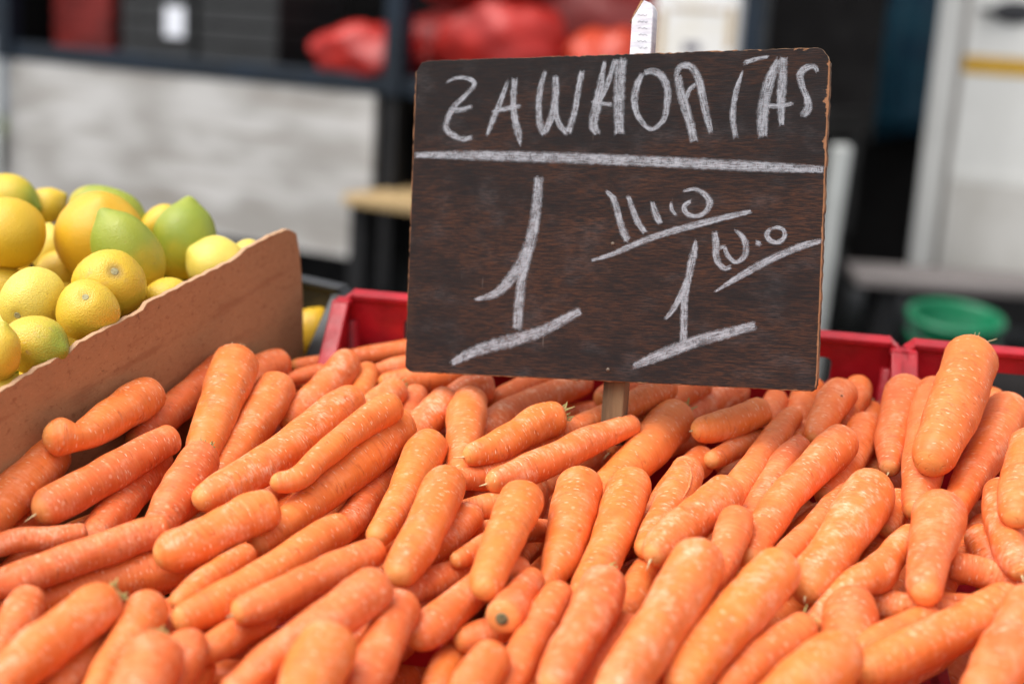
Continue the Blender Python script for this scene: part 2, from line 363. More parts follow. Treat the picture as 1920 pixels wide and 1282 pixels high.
M['bare_wood'] = simple('bare_split_wood', (0.55, 0.30, 0.15), 0.8, 0.2, scale=90)
M['screw'] = simple('rusty_screw', (0.16, 0.12, 0.09), 0.5, 0.5, 0.6, scale=600)
M['blue_steel'] = simple('dark_blue_painted_steel', (0.004, 0.0125, 0.025), 0.5, 0.35, c2=(0.004, 0.009, 0.016), scale=5)
M['black_steel'] = simple('black_chassis', (0.010, 0.010, 0.011), 0.7, 0.3, scale=5)
M['dark_wall'] = simple('dark_interior_shade', (0.012, 0.011, 0.011), 0.8, 0.2, scale=3)  # near black: the cargo space's shade is put into the colour
M['grey_crate'] = simple('charcoal_crate_plastic', (0.028, 0.029, 0.030), 0.5, 0.4, scale=8)
M['old_red_crate'] = simple('dull_red_crate_plastic', (0.22, 0.016, 0.012), 0.5, 0.4, c2=(0.12, 0.008, 0.006), scale=6)
M['brown_crate'] = simple('brown_crate_wood', (0.10, 0.055, 0.018), 0.7, 0.3, scale=8)
M['paper'] = simple('white_paper_label', (0.78, 0.80, 0.86), 0.7, 0.3, var=0.08)
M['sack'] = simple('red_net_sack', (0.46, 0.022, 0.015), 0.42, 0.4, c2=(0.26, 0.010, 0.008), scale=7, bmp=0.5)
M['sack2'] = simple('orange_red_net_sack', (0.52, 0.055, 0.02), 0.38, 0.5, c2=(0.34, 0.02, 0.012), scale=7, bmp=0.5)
M['sack3'] = simple('shaded_red_sack', (0.22, 0.012, 0.010), 0.5, 0.4, scale=7, bmp=0.4)  # darker copy of the sack red, shade put into the colour
M['plastic_film'] = simple('grey_plastic_film', (0.34, 0.36, 0.40), 0.3, 0.5, scale=20)
M['carton'] = simple('white_carton', (0.80, 0.80, 0.80), 0.7, 0.3, c2=(0.72, 0.69, 0.62), scale=5)
M['print_dark'] = simple('carton_print_dark', (0.16, 0.15, 0.19), 0.7)
M['print_tan'] = simple('carton_print_tan', (0.55, 0.42, 0.25), 0.7)
M['pine'] = simple('pale_pine_board', (0.46, 0.32, 0.155), 0.7, 0.3, scale=6, stretch=(0.2, 1, 1))
M['van_paint'] = simple('white_van_paint', (0.80, 0.80, 0.77), 0.32, 0.5, c2=(0.72, 0.72, 0.69), scale=2.2)
M['van_dirt'] = simple('dusty_lower_paint', (0.66, 0.645, 0.61), 0.5, 0.4, c2=(0.54, 0.52, 0.48), scale=2.5)
M['yellow_stripe'] = simple('ochre_stripe', (0.62, 0.36, 0.035), 0.4, var=0.1)
M['trim'] = simple('dark_trim', (0.035, 0.036, 0.042), 0.5, scale=6)
M['seal'] = simple('door_seal_shading', (0.30, 0.28, 0.26), 0.8, scale=12)  # grey-brown door rubber with the seam's soft shading in its colour
M['rubber'] = simple('tyre_rubber', (0.014, 0.014, 0.014), 0.85, 0.2, scale=12)
M['rim'] = simple('grey_rim', (0.35, 0.35, 0.36), 0.4, 0.5, 0.6)
M['glass'] = simple('dark_window_glass', (0.02, 0.025, 0.028), 0.06, 0.6, var=0.05)
M['tarp'] = simple('dark_blue_tarpaulin', (0.014, 0.075, 0.12), 0.5, 0.4, c2=(0.010, 0.045, 0.085), scale=6, bmp=0.3)
M['green_plastic'] = simple('green_bucket_plastic', (0.004, 0.155, 0.066), 0.35, 0.45, c2=(0.003, 0.12, 0.05), scale=6)
M['grey_plank'] = simple('weathered_grey_plank', (0.185, 0.165, 0.16), 0.8, 0.2, c2=(0.135, 0.12, 0.115), scale=5, stretch=(0.3, 2, 2))
M['black_cloth'] = simple('black_table_cloth', (0.014, 0.012, 0.012), 0.9, 0.1, scale=9, bmp=0.4)
M['white_steel'] = simple('white_painted_steel', (0.60, 0.62, 0.60), 0.45, 0.4, c2=(0.50, 0.51, 0.49), scale=6)
M['stall_wood'] = simple('stall_table_wood', (0.16, 0.10, 0.06), 0.8, 0.3, scale=5, stretch=(0.3, 2, 2))
M['car_paint'] = simple('grey_blue_car_paint', (0.36, 0.40, 0.45), 0.25, 0.5, 0.2, var=0.08)
M['asphalt'] = simple('asphalt', (0.050, 0.049, 0.048), 0.9, 0.3, c2=(0.034, 0.033, 0.033), scale=1.4, bmp=0.3)
M['grass'] = simple('verge_grass_soil', (0.085, 0.12, 0.03), 0.9, 0.2, c2=(0.05, 0.07, 0.02), scale=4, bmp=0.5)
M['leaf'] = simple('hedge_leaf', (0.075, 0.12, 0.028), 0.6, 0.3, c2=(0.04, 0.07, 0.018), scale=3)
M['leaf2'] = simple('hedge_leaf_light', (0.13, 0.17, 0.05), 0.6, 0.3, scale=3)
M['bark'] = simple('bark', (0.07, 0.05, 0.035), 0.9, 0.2, scale=9)

# ------------------------------------------------------------------ stall frame: the table top tilts 12 degrees to the buyer
SO = Vector((0.084890, 1.109058, 0.989379))
SX = Vector((0.992546, -0.121869, 0.0)); SY = Vector((0.119206, 0.970857, 0.207912)); SN = Vector((-0.025338, -0.206362, 0.978148))
MS = Matrix(((SX.x, SY.x, SN.x, SO.x), (SX.y, SY.y, SN.y, SO.y), (SX.z, SY.z, SN.z, SO.z), (0, 0, 0, 1)))
def S(x, y, z=0.0): return MS @ Matrix.Translation((x, y, z))
CARROTS = [
([(-3647,-502,173,155),(-3674,-647,191,162),(-3680,-682,195,164),(-3739,-1140,252,146),(-3773,-1473,294,122),(-3805,-1576,309,101),(-3901,-1636,335,143),(-4014,-1707,365,129)],{'knob': 1},'carrot with a round swollen knob at its tip, leaning on the cardboard'),
([(-4057,-1416,113,155),(-4062,-1563,94,161),(-4064,-1617,87,163),(-4112,-1955,49,161),(-4170,-2365,-8,144),(-4211,-2577,-43,121),(-4233,-2689,-61,109),(-4241,-2733,-85,76)],{},'thick carrot under the knob-tipped one, cut off by the left edge of the photo'),
([(-3295,-968,59,114),(-3347,-1064,59,118),(-3369,-1105,58,122),(-3507,-1467,56,133),(-3680,-1870,52,138),(-3781,-2090,49,136),(-3797,-2126,49,133),(-3848,-2241,47,119)],{},'blunt deep orange carrot lying just below the knob-tipped carrot'),
([(-3390,585,-17,130),(-3410,462,-22,136),(-3425,372,-25,138),(-3574,-357,-61,131),(-3657,-751,-85,110),(-3679,-848,-92,98),(-3701,-938,-98,88)],{},'long shaded carrot lying along the foot of the cardboard, behind the knob-tipped one'),
([(-3209,292,185,186),(-3191,118,158,193),(-3139,-364,82,173),(-3104,-784,-2,151),(-3085,-1016,-57,129),(-3076,-1135,-85,116)],{'stalk': 'w'},'tall upright carrot with a wispy stalk, standing in front of the cardboard'),
([(-3011,1032,-197,127),(-3080,933,-184,132),(-3107,894,-178,134),(-3227,472,-190,135),(-3254,217,-197,122),(-3266,102,-199,110),(-3313,-362,-374,77)],{},'carrot end peeping out behind the tall upright carrot, near the cardboard corner'),
([(-2987,-1169,75,148),(-2994,-1309,56,154),(-3010,-1659,10,151),(-3021,-1926,-31,137),(-3023,-2054,-52,121),(-3025,-2167,-71,109),(-3028,-2354,-169,76)],{'stalk': 'g'},'carrot with a dry pale stem end below the tall upright one'),
([(-3489,-820,-201,130),(-3496,-944,-200,136),(-3498,-977,-199,138),(-3501,-1401,-197,149),(-3500,-1803,-194,132),(-3515,-2146,-190,105),(-3519,-2245,-189,94)],{},'pale dusty pinkish carrot left of the dry-stemmed one'),
([(-2870,327,-56,170),(-2872,165,-70,177),(-2878,-312,-111,165),(-2905,-701,-152,140),(-2921,-1000,-189,115),(-2927,-1109,-202,103),(-2929,-1144,-219,72)],{},'broad pale shouldered carrot right of the tall upright one'),
([(-2103,10,45,140),(-2153,-114,46,145),(-2167,-151,46,148),(-2266,-509,47,161),(-2411,-1004,48,155),(-2567,-1397,49,144),(-2728,-1723,49,123),(-2771,-1795,50,108),(-2823,-1883,51,97)],{},"long smooth carrot whose tip ends above the dry-stemmed carrot's right side"),
([(-1679,-385,228,117),(-1736,-481,221,122),(-1767,-532,218,125),(-1908,-825,198,114),(-2069,-1265,168,99),(-2221,-1595,133,85),(-2273,-1616,134,81),(-2344,-1645,134,73)],{},'slender carrot with a blunt little tip between the two longest carrots'),
([(-2864,-2207,36,105),(-2951,-2260,33,110),(-2985,-2281,32,114),(-3191,-2488,20,123),(-3394,-2671,9,119),(-3582,-2863,-4,114),(-3738,-2999,-14,104),(-3884,-3122,-23,86),(-3946,-3175,-27,77)],{},'long carrot lying almost level, running out through the left edge'),
([(-2215,-1856,93,139),(-2309,-1950,89,145),(-2321,-1962,89,146),(-2498,-2208,74,147),(-2667,-2447,56,144),(-2750,-2513,50,137),(-2852,-2593,43,123)],{},'fat carrot with a pale blotch on its blunt near end, above the left corner'),
([(-1674,-179,-33,170),(-1717,-336,-40,177),(-1739,-414,-44,181),(-1890,-907,-67,176),(-2059,-1339,-93,151),(-2169,-1662,-116,120),(-2284,-1937,-137,102),(-2318,-2008,-143,95),(-2356,-2089,-150,85)],{},"longest carrot, wide shoulder under the sign's left part, wrinkled narrow tip"),
([(-2447,1071,-120,140),(-2457,938,-135,146),(-2463,870,-143,149),(-2530,541,-182,148),(-2645,188,-235,136),(-2688,45,-259,116),(-2720,-59,-276,104)],{},'whitish scuffed carrot rising behind the long smooth one, left of the sign'),
([(-2317,1191,-273,105),(-2301,1091,-278,109),(-2295,1051,-280,111),(-2264,707,-297,117),(-2270,447,-309,102),(-2273,351,-314,91),(-2286,-199,-533,64)],{},"small yellowish carrot end behind, near the sign's lower left corner"),
([(-1882,603,-126,125),(-1918,489,-134,130),(-1944,404,-140,134),(-2048,121,-162,134),(-2117,-92,-180,114),(-2151,-194,-188,102),(-2310,-681,-409,72)],{'stalk': 'g'},"carrot with fresh light green stem bits, below the sign's lower left corner"),
([(-1779,847,-284,112),(-1771,741,-287,116),(-1760,592,-291,121),(-1742,316,-298,108),(-1735,214,-301,97),(-1690,-457,-554,68)],{'stalk': 'w'},'short dull carrot right of the one with light green stem bits'),
([(-1323,1383,-260,110),(-1405,1317,-264,115),(-1609,1153,-274,120),(-1929,1042,-276,105),(-2081,976,-281,89),(-2159,942,-283,80)],{},"dark orange carrot lying level right under the sign's lower left edge"),
([(-1707,1888,-295,84),(-1780,1853,-295,88),(-2052,1724,-294,93),(-2431,1484,-295,84),(-2779,1265,-295,71),(-2975,1157,-295,61),(-3026,1128,-295,55)],{},'long thin carrot lying level in the rear row, right of the cardboard'),
([(-2660,1095,-285,79),(-2723,1053,-288,82),(-2805,999,-292,82),(-2922,911,-299,68),(-2974,872,-302,62),(-3796,251,-711,43)],{},'short blurred carrot under the thin level one at the rear'),
([(-1635,1518,-231,96),(-1716,1475,-243,100),(-1925,1366,-271,103),(-2108,1292,-294,93),(-2206,1233,-309,78),(-2269,1196,-319,70),(-2688,944,-556,49)],{},"rear carrot vanishing behind the sign's lower left corner"),
([(-1075,887,-186,133),(-1198,855,-192,139),(-1218,850,-193,141),(-1405,708,-248,130),(-1482,603,-276,118),(-1547,514,-300,106),(-1921,2,-664,74)],{},"pinkish dusty carrot with a broad end under the sign's left half"),
([(-1425,532,-116,128),(-1461,417,-138,133),(-1488,326,-154,138),(-1597,32,-217,137),(-1648,-113,-251,120),(-1685,-218,-276,108),(-1840,-654,-545,76)],{},'dull rosy carrot between the longest carrot and the cut-topped one'),
([(-1223,404,-85,149),(-1219,261,-91,155),(-1216,177,-95,164),(-1173,-163,-113,156),(-1139,-492,-133,127),(-1117,-691,-146,107),(-1105,-792,-152,96),(-1094,-885,-191,67)],{'cut': 1},'upright carrot with a flat trimmed brown top'),
([(-301,1361,-254,110),(-368,1280,-258,114),(-533,1078,-269,128),(-820,733,-287,139),(-1027,416,-303,136),(-1097,269,-313,119),(-1145,167,-319,107)],{},'long pinkish carrot reaching back under the sign to left of the stake'),
([(-398,25,44,134),(-494,-61,47,140),(-530,-93,48,144),(-716,-397,51,130),(-889,-674,51,115),(-1000,-787,56,93),(-1061,-850,59,84)],{'stalk': 'g'},"carrot pointing left with a small dry stem, left of the sign's stake"),
([(467,833,29,104),(399,760,18,109),(300,652,2,117),(79,427,-36,111),(-140,253,-72,99),(-355,82,-111,83),(-425,35,-123,73),(-482,-4,-133,66),(-601,-86,-205,46)],{},'narrow carrot passing right behind the foot of the stake'),
([(-366,-11,-147,50),(-402,-44,-147,52),(-487,-121,-147,60),(-659,-297,-150,66),(-800,-432,-151,58),(-840,-470,-151,52),(-1385,-992,-418,36)],{},'very thin carrot just above the long one that crosses in front of the stake'),
([(205,89,10,84),(148,31,10,88),(56,-63,10,99),(-150,-295,8,116),(-343,-566,3,124),(-534,-791,2,122),(-674,-961,-3,112),(-774,-1047,-2,98),(-845,-1108,-2,89)],{},"long carrot lying across the foot of the sign's stake"),
([(-600,-433,-140,96),(-656,-506,-140,100),(-776,-664,-139,104),(-943,-794,-134,103),(-962,-805,-131,101),(-1044,-855,-120,91),(-1624,-1207,-359,64)],{},'small rounded carrot tip sticking out left of the long one before the stake'),
([(550,635,-147,181),(475,478,-151,189),(457,439,-152,192),(312,55,-181,178),(157,-301,-210,157),(16,-618,-239,137),(-20,-698,-247,127),(-69,-808,-258,114)],{'stalk': 'g'},'large white-flecked carrot with a hairy stem right of the stake'),
([(1257,626,-18,116),(1180,546,-20,121),(959,320,-26,127),(792,192,-27,120),(737,160,-25,112),(644,107,-23,101)],{},"short thick carrot lying level under the sign's right half"),
([(1668,981,-531,88),(1190,425,-220,97),(1134,361,-213,93),(1038,249,-202,92),(866,0,-187,82),(829,-49,-182,78),(785,-109,-176,70)],{},'little finger-like carrot tip beneath the level one at right of the stake'),
([(1496,702,-70,94),(1460,620,-73,98),(1408,499,-78,104),(1254,57,-100,116),(1085,-420,-126,124),(897,-902,-159,98),(863,-989,-165,89)],{},"slim straight carrot with scratched skin below the sign's lower right corner"),
([(957,-865,47,139),(905,-987,43,145),(880,-1045,41,149),(696,-1377,37,145),(538,-1653,32,136),(467,-1820,27,119),(422,-1924,23,107)],{},'thick carrot with a lumpy bent tip, at the lower end of the slim straight one'),
([(652,-347,-101,131),(628,-470,-99,137),(552,-864,-94,140),(483,-1180,-90,125),(412,-1453,-86,103),(392,-1569,-84,90),(378,-1654,-83,81),(367,-1715,-105,57)],{'crack': 1},'carrot with a curved healed crack in its skin'),
([(781,187,-279,122),(734,80,-279,127),(702,8,-279,130),(608,-178,-274,114),(559,-274,-272,103),(240,-905,-519,72)],{},'dark shaded carrot end behind the cracked carrot'),
([(-153,-774,-43,169),(-161,-935,-60,176),(-176,-1230,-90,170),(-187,-1573,-131,152),(-208,-1801,-162,127),(-250,-1975,-191,88),(-268,-2024,-198,77),(-294,-2092,-208,69)],{},'cone-shaped carrot narrowing to a small point, in front of the stake'),
([(226,-636,-87,160),(207,-788,-90,167),(200,-838,-90,169),(161,-1260,-99,156),(104,-1722,-111,138),(43,-2057,-120,127),(14,-2210,-125,113),(-6,-2316,-128,102)],{},'upright carrot right beside the cone-shaped one'),
([(149,-2254,70,143),(137,-2390,69,149),(132,-2448,68,153),(71,-2819,70,144),(-8,-3168,71,132),(-58,-3437,71,111),(-77,-3541,71,100)],{'stalk': 'g'},'near carrot with a blurred greenish stem at its top, bottom centre'),
([(-134,-2301,-41,106),(-162,-2398,-45,110),(-196,-2521,-51,118),(-260,-2832,-68,122),(-328,-3175,-89,111),(-359,-3373,-103,91),(-373,-3458,-109,82),(-384,-3527,-139,57)],{},'near carrot left of the greenish-stemmed one at bottom centre'),
([(419,-1563,-265,108),(392,-1663,-262,113),(361,-1772,-258,116),(307,-2070,-249,116),(275,-2195,-245,104),(251,-2290,-242,93),(123,-2799,-426,65)],{},'dark brownish carrot deep in the gap at bottom centre'),
([(774,-2072,212,176),(730,-2234,210,183),(608,-2686,203,174),(462,-3140,195,160),(345,-3491,186,147),(304,-3606,183,132),(262,-3723,180,118)],{},'big pale pink-topped carrot at bottom, right of centre'),
([(1007,-1305,94,122),(992,-1421,82,127),(987,-1460,78,130),(943,-1709,52,116),(894,-1944,24,101),(874,-2026,14,90),(854,-2108,4,81),(716,-2678,-274,57)],{},'smooth upright carrot right of the lumpy-tipped one'),
([(1547,203,-87,100),(1504,118,-89,104),(1455,22,-92,109),(1283,-460,-109,111),(1151,-900,-125,103),(1093,-1101,-134,88),(1070,-1181,-137,79)],{},'pale narrow carrot beside the slim scratched one, right of it'),
([(1857,74,78,149),(1792,-53,69,155),(1778,-80,66,157),(1588,-434,35,145),(1367,-838,-7,135),(1236,-1173,-43,128),(1141,-1466,-75,110),(1107,-1584,-90,94),(1083,-1669,-100,85)],{},"long light carrot running diagonally below the sign's right corner"),
([(2111,799,-129,134),(2073,676,-134,140),(2044,584,-138,144),(1956,227,-156,130),(1807,-184,-180,113),(1707,-414,-194,93),(1671,-496,-199,84)],{},'orange carrot tucked behind the long light diagonal one'),
([(2236,1499,-366,136),(2208,1371,-366,142),(2186,1273,-365,146),(2166,578,-364,125),(2159,326,-362,108),(2156,223,-362,98)],{'stalk': 'w'},'shaded carrot with dry bristles on top, left of the upright one by the crate'),
([(1926,1084,25,143),(1867,961,11,149),(1845,915,6,152),(1735,604,-36,129),(1658,371,-69,101),(1645,324,-76,91),(1622,242,-88,82)],{'speck': 1},"carrot with one small black speck, right of the sign's lower corner"),
([(2101,1575,-144,128),(2077,1455,-153,133),(2059,1364,-160,136),(2004,1176,-174,119),(1972,1068,-181,107),(1760,349,-495,75)],{},'smooth round carrot end behind the black-specked one'),
([(1381,1320,-225,101),(1361,1225,-225,105),(1340,1127,-225,107),(1293,928,-225,94),(1273,842,-225,85),(1075,-1,-528,59)],{},"blurred carrot top under the sign's lower right corner"),
([(1738,1711,-278,130),(1698,1594,-281,135),(1645,1441,-285,143),(1558,913,-301,115),(1558,729,-308,100),(1559,634,-311,90),(1559,526,-353,63)],{},"carrot half hidden by the sign's lower right corner"),
([(2453,1157,87,167),(2419,1002,66,174),(2327,578,11,163),(2242,181,-50,133),(2212,-32,-88,91),(2200,-116,-103,82)],{'rootlet': 1},'upright carrot with dry rootlets, in front of the joint between the red crates'),
([(2880,872,584,210),(2825,682,545,219),(2688,204,446,214),(2559,-160,346,200),(2454,-438,250,170),(2400,-581,201,153)],{'stalk': 'w'},"biggest carrot, standing highest over the right crate's rim"),
([(2649,978,190,121),(2619,867,177,126),(2579,721,160,137),(2485,180,85,153),(2411,-356,-12,149),(2350,-627,-73,112),(2339,-676,-84,100),(2318,-766,-106,90)],{},'carrot beneath the biggest one, its tip showing below it'),
([(3253,873,118,170),(3199,720,102,177),(3160,611,91,181),(2960,124,38,164),(2782,-271,-17,135),(2656,-578,-65,104),(2631,-647,-76,95),(2600,-731,-90,86)],{},'wide-shouldered carrot to the right of the biggest one'),
([(3286,1587,-156,113),(3244,1488,-155,117),(3209,1408,-154,121),(3102,1103,-155,105),(3069,1009,-155,95),(2859,406,-381,66)],{},'carrot end peeping between the biggest carrot and its right neighbour'),
([(2492,-844,73,183),(2453,-1015,74,191),(2373,-1356,77,172),(2287,-1721,81,141),(2238,-1992,83,120),(2234,-2031,84,114),(2223,-2138,85,102)],{},'upright round-topped carrot below the biggest one'),
([(2042,-527,24,188),(1987,-698,11,196),(1978,-725,9,199),(1803,-1171,-19,182),(1654,-1544,-49,168),(1546,-1800,-71,168),(1521,-1865,-78,157),(1469,-2004,-92,141)],{},'large carrot with a swollen blunt lower end, left of the round-topped upright one'),
([(2283,-335,-177,99),(2256,-426,-179,103),(2238,-490,-181,106),(2140,-793,-189,88),(2114,-872,-191,79)],{},'shaded carrot in the gap right of the swollen-ended one'),
([(2270,-1060,-60,83),(2235,-1131,-57,87),(2185,-1230,-51,95),(2057,-1513,-39,111),(1934,-1750,-32,127),(1905,-1782,-25,121),(1830,-1866,-8,109),(1499,-2234,-183,76)],{},'short pinkish carrot bulging at its pale tip, left of the round-topped one'),
([(1887,-430,-129,96),(1845,-513,-127,100),(1771,-660,-123,109),(1551,-1139,-115,108),(1348,-1519,-104,94),(1292,-1654,-101,81),(1262,-1725,-99,73)],{},'carrot lying between the long light diagonal one and the swollen-ended one'),
([(1852,-1593,-244,89),(1907,-1658,-245,93),(1925,-1681,-245,96),(2082,-1798,-223,106),(2263,-1839,-201,101),(2297,-1842,-196,95),(2385,-1850,-182,85),(2963,-1904,-387,60)],{},'carrot lying level in shade under the short pinkish bulging one'),
([(2327,-1722,-250,71),(2392,-1700,-243,74),(2447,-1681,-237,81),(2496,-1672,-232,74),(2566,-1660,-226,67),(3655,-1463,-615,47)],{},'small carrot tip in shade right of the level shaded one'),
([(1773,-1893,-105,179),(1758,-2064,-123,187),(1756,-2091,-126,191),(1746,-2295,-149,173),(1739,-2457,-168,155),(1710,-3082,-461,109)],{},'stubby carrot pointing at the viewer, yellowish cut-like mark at its end'),
([(2774,-779,-145,110),(2799,-879,-168,115),(2823,-980,-191,120),(2881,-1135,-230,111),(2910,-1218,-252,98),(2939,-1304,-275,88),(3120,-1830,-617,62)],{},'dull pink carrot deep in the gap near the right edge'),
([(2481,-1333,-137,94),(2570,-1336,-144,98),(2653,-1339,-150,107),(2844,-1378,-170,109),(2985,-1416,-185,93),(3004,-1422,-187,87),(3083,-1447,-198,78),(3737,-1653,-527,55)],{},'smooth carrot lying level near the right edge, below the gap'),
([(2969,-414,34,115),(2952,-523,32,120),(2940,-602,30,125),(2911,-1008,19,127),(2913,-1346,8,112),(2932,-1496,3,95),(2943,-1586,0,85)],{},'upright pale carrot near the right edge of the photo'),
([(3210,-67,247,135),(3188,-151,278,140),(3156,-270,271,133),(3086,-529,256,142),(2969,-1003,223,133),(2941,-1121,214,119),(2915,-1231,205,107)],{},'carrot cut off by the right edge, beside the wide-shouldered one'),
([(3649,1488,-508,90),(3275,565,-159,94),(3244,489,-159,90),(3186,346,-159,95),(3161,284,-160,88),(3130,207,-160,79)],{},'small carrot end wedged behind the one at the right edge'),
([(2889,-1791,-66,144),(2788,-1885,-65,150),(2738,-1932,-64,156),(2474,-2192,-62,153),(2171,-2475,-59,149),(1933,-2686,-57,143),(1839,-2765,-55,127),(1747,-2842,-54,114)],{},'long curved near carrot sweeping across the bottom right corner'),
([(2333,-2030,-100,92),(2269,-2092,-100,96),(2118,-2239,-99,108),(1895,-2459,-98,113),(1776,-2598,-98,95),(1718,-2667,-98,86),(1508,-2912,-212,60)],{},'carrot tucked behind the long curved one at bottom right'),
([(2926,-1981,92,150),(2877,-2115,89,156),(2762,-2428,84,171),(2568,-2836,75,165),(2463,-3050,70,143),(2404,-3172,67,129)],{},'blurred carrot in the very bottom right corner'),
([(1666,-2828,145,168),(1587,-2969,138,175),(1567,-3004,136,179),(1369,-3274,117,175),(1265,-3398,107,154),(1171,-3510,98,139),(908,-3823,-70,97)],{},'blurred near carrot at the bottom edge, right of centre, lacking a stem'),
([(1484,-2283,-101,110),(1425,-2371,-103,115),(1392,-2419,-105,121),(1184,-2702,-111,134),(1032,-2965,-117,116),(977,-3061,-119,105),(747,-3457,-289,73)],{'stalk': 'g'},'near carrot with a wispy green stem, at the bottom right of centre'),
([(1317,-1905,101,169),(1247,-2051,93,176),(1083,-2392,75,172),(902,-2746,52,163),(748,-3072,29,155),(699,-3208,18,137),(654,-3330,8,124)],{},'big smooth carrot right of the pale pink-topped one at bottom'),
([(353,-2396,-166,113),(313,-2497,-168,118),(285,-2568,-169,124),(157,-2872,-173,128),(87,-3085,-177,107),(55,-3182,-180,97),(-124,-3729,-394,68)],{},'rosy carrot wedged left of the big pale pink-topped one at the bottom'),
([(681,-2466,-120,106),(648,-2562,-120,110),(598,-2708,-120,119),(486,-3110,-120,101),(453,-3232,-120,90),(431,-3315,-120,81),(338,-3661,-246,57)],{},'shaded carrot between the two big ones at the bottom'),
([(-1105,-1197,86,151),(-1115,-1342,86,157),(-1118,-1378,86,159),(-1130,-1790,83,153),(-1157,-2206,78,144),(-1190,-2441,77,127),(-1191,-2464,77,122),(-1198,-2580,74,110)],{},'plump carrot in the middle, its blunt tip by a dark gap'),
([(-1376,-415,-59,151),(-1397,-558,-59,157),(-1403,-595,-59,159),(-1427,-981,-61,146),(-1445,-1456,-65,121),(-1475,-1757,-67,104),(-1492,-1861,-67,93),(-1506,-1948,-68,83)],{},'carrot with lined skin behind the plump middle one'),
([(-1606,-285,-289,97),(-1630,-375,-290,101),(-1696,-623,-294,110),(-1787,-1047,-300,118),(-1844,-1395,-311,119),(-1908,-1533,-310,103),(-1949,-1622,-309,92),(-1991,-1714,-344,65)],{},'narrow carrot between the longest one and the line-skinned one'),
([(-1723,-1795,-44,115),(-1783,-1887,-43,120),(-1843,-1979,-42,127),(-1958,-2245,-42,133),(-2094,-2536,-41,135),(-2217,-2752,-40,129),(-2350,-2961,-39,123),(-2445,-3087,-38,108),(-2507,-3169,-37,97)],{},'long thick carrot running below the fat blotched one'),
([(-1401,-2164,41,97),(-1446,-2245,42,101),(-1464,-2278,43,104),(-1603,-2454,53,112),(-1755,-2690,63,115),(-1901,-2917,73,112),(-2025,-3074,82,104),(-2050,-3101,84,98),(-2112,-3170,89,88)],{},'long narrow carrot just below the long thick one'),
([(-1225,-2804,218,140),(-1291,-2920,204,146),(-1420,-3148,176,148),(-1584,-3406,140,136),(-1742,-3648,102,126),(-1833,-3823,73,106),(-1879,-3911,58,95),(-1893,-3938,43,67)],{},'large smooth carrot reaching the bottom edge left of centre'),
([(-1948,-2845,-116,85),(-1994,-2912,-112,88),(-2104,-3071,-101,98),(-2206,-3282,-93,94),(-2218,-3305,-91,90),(-2260,-3379,-84,81),(-2570,-3934,-307,57)],{},'short carrot tip with a fine crack under the long narrow one'),
([(-1366,-3477,268,179),(-1385,-3646,248,186),(-1409,-3847,224,182),(-1414,-3934,213,167),(-1424,-4091,192,150),(-1469,-4812,-157,105)],{},'blurred fat carrot top at the bottom edge left of centre'),
([(-1123,-2680,8,124),(-1132,-2798,5,129),(-1136,-2844,4,133),(-1157,-3201,-8,131),(-1177,-3533,-20,127),(-1184,-3613,-23,114),(-1194,-3721,-27,103),(-1208,-3877,-88,72)],{},'upright near carrot right of the large smooth one'),
([(-450,-1868,-235,123),(-663,-2255,-80,113),(-711,-2341,-91,108),(-745,-2404,-99,114),(-852,-2599,-128,129),(-959,-2771,-156,127),(-983,-2800,-161,120),(-1054,-2887,-177,108)],{},'blunt carrot pointing left, below the kinked one'),
([(-814,-1908,-208,90),(-869,-1974,-203,93),(-950,-2073,-196,101),(-1071,-2221,-184,102),(-1087,-2242,-182,98),(-1143,-2316,-178,88),(-1601,-2912,-441,62)],{},'short rounded carrot tip above the blunt left-pointing one'),
([(-879,-1315,-103,104),(-923,-1404,-116,108),(-992,-1547,-135,116),(-1116,-1777,-172,115),(-1168,-1872,-188,104),(-1440,-2377,-471,72)],{},'rosy blunt carrot right of the plump middle one'),
([(-266,-909,-453,80),(-677,-1716,-80,86),(-712,-1783,-75,82),(-748,-1854,-70,84),(-849,-2030,-59,68),(-886,-2077,-52,58),(-921,-2119,-46,52)],{},'tiny pointed carrot tip left of the kinked one'),
([(-714,-1314,-234,65),(-775,-1329,-242,68),(-828,-1342,-249,69),(-859,-1352,-254,65),(-918,-1369,-263,59),(-1955,-1684,-801,41)],{},'tiny round carrot end above the tiny pointed one'),
([(-628,-1071,-166,94),(-710,-1109,-166,98),(-814,-1156,-166,99),(-899,-1195,-166,89),(-1813,-1615,-519,62)],{},'small round carrot end under the long one before the stake'),
([(-530,-1318,81,154),(-541,-1466,85,161),(-575,-1910,95,143),(-600,-2268,105,126),(-609,-2504,111,118),(-611,-2578,113,108),(-613,-2681,116,97)],{},'kinked carrot with a dimpled lower end, in the middle foreground'),
([(-359,-2079,-126,97),(-370,-2169,-105,101),(-395,-2357,-63,110),(-448,-2746,34,118),(-463,-2854,61,107)],{'core': 1},'carrot with a grey cut core facing the viewer'),
([(301,-1883,-534,93),(-389,-2442,-223,96),(-454,-2494,-229,91),(-537,-2561,-238,98),(-679,-2659,-251,97),(-716,-2681,-253,92),(-790,-2725,-258,82)],{},'carrot with a pale stub pointing left below the grey-cored one'),
([(-441,-3185,79,117),(-467,-3294,74,122),(-474,-3324,73,125),(-543,-3579,62,121),(-565,-3662,58,109),(-592,-3762,53,99),(-807,-4553,-272,69)],{},'near carrot at the bottom edge below the grey-cored one'),
([(-781,-2544,-418,93),(-794,-2632,-412,97),(-822,-2831,-399,107),(-834,-3019,-387,97),(-840,-3111,-381,88),(-881,-3745,-603,61)],{},'shaded carrot left of the near one at the bottom centre edge'),
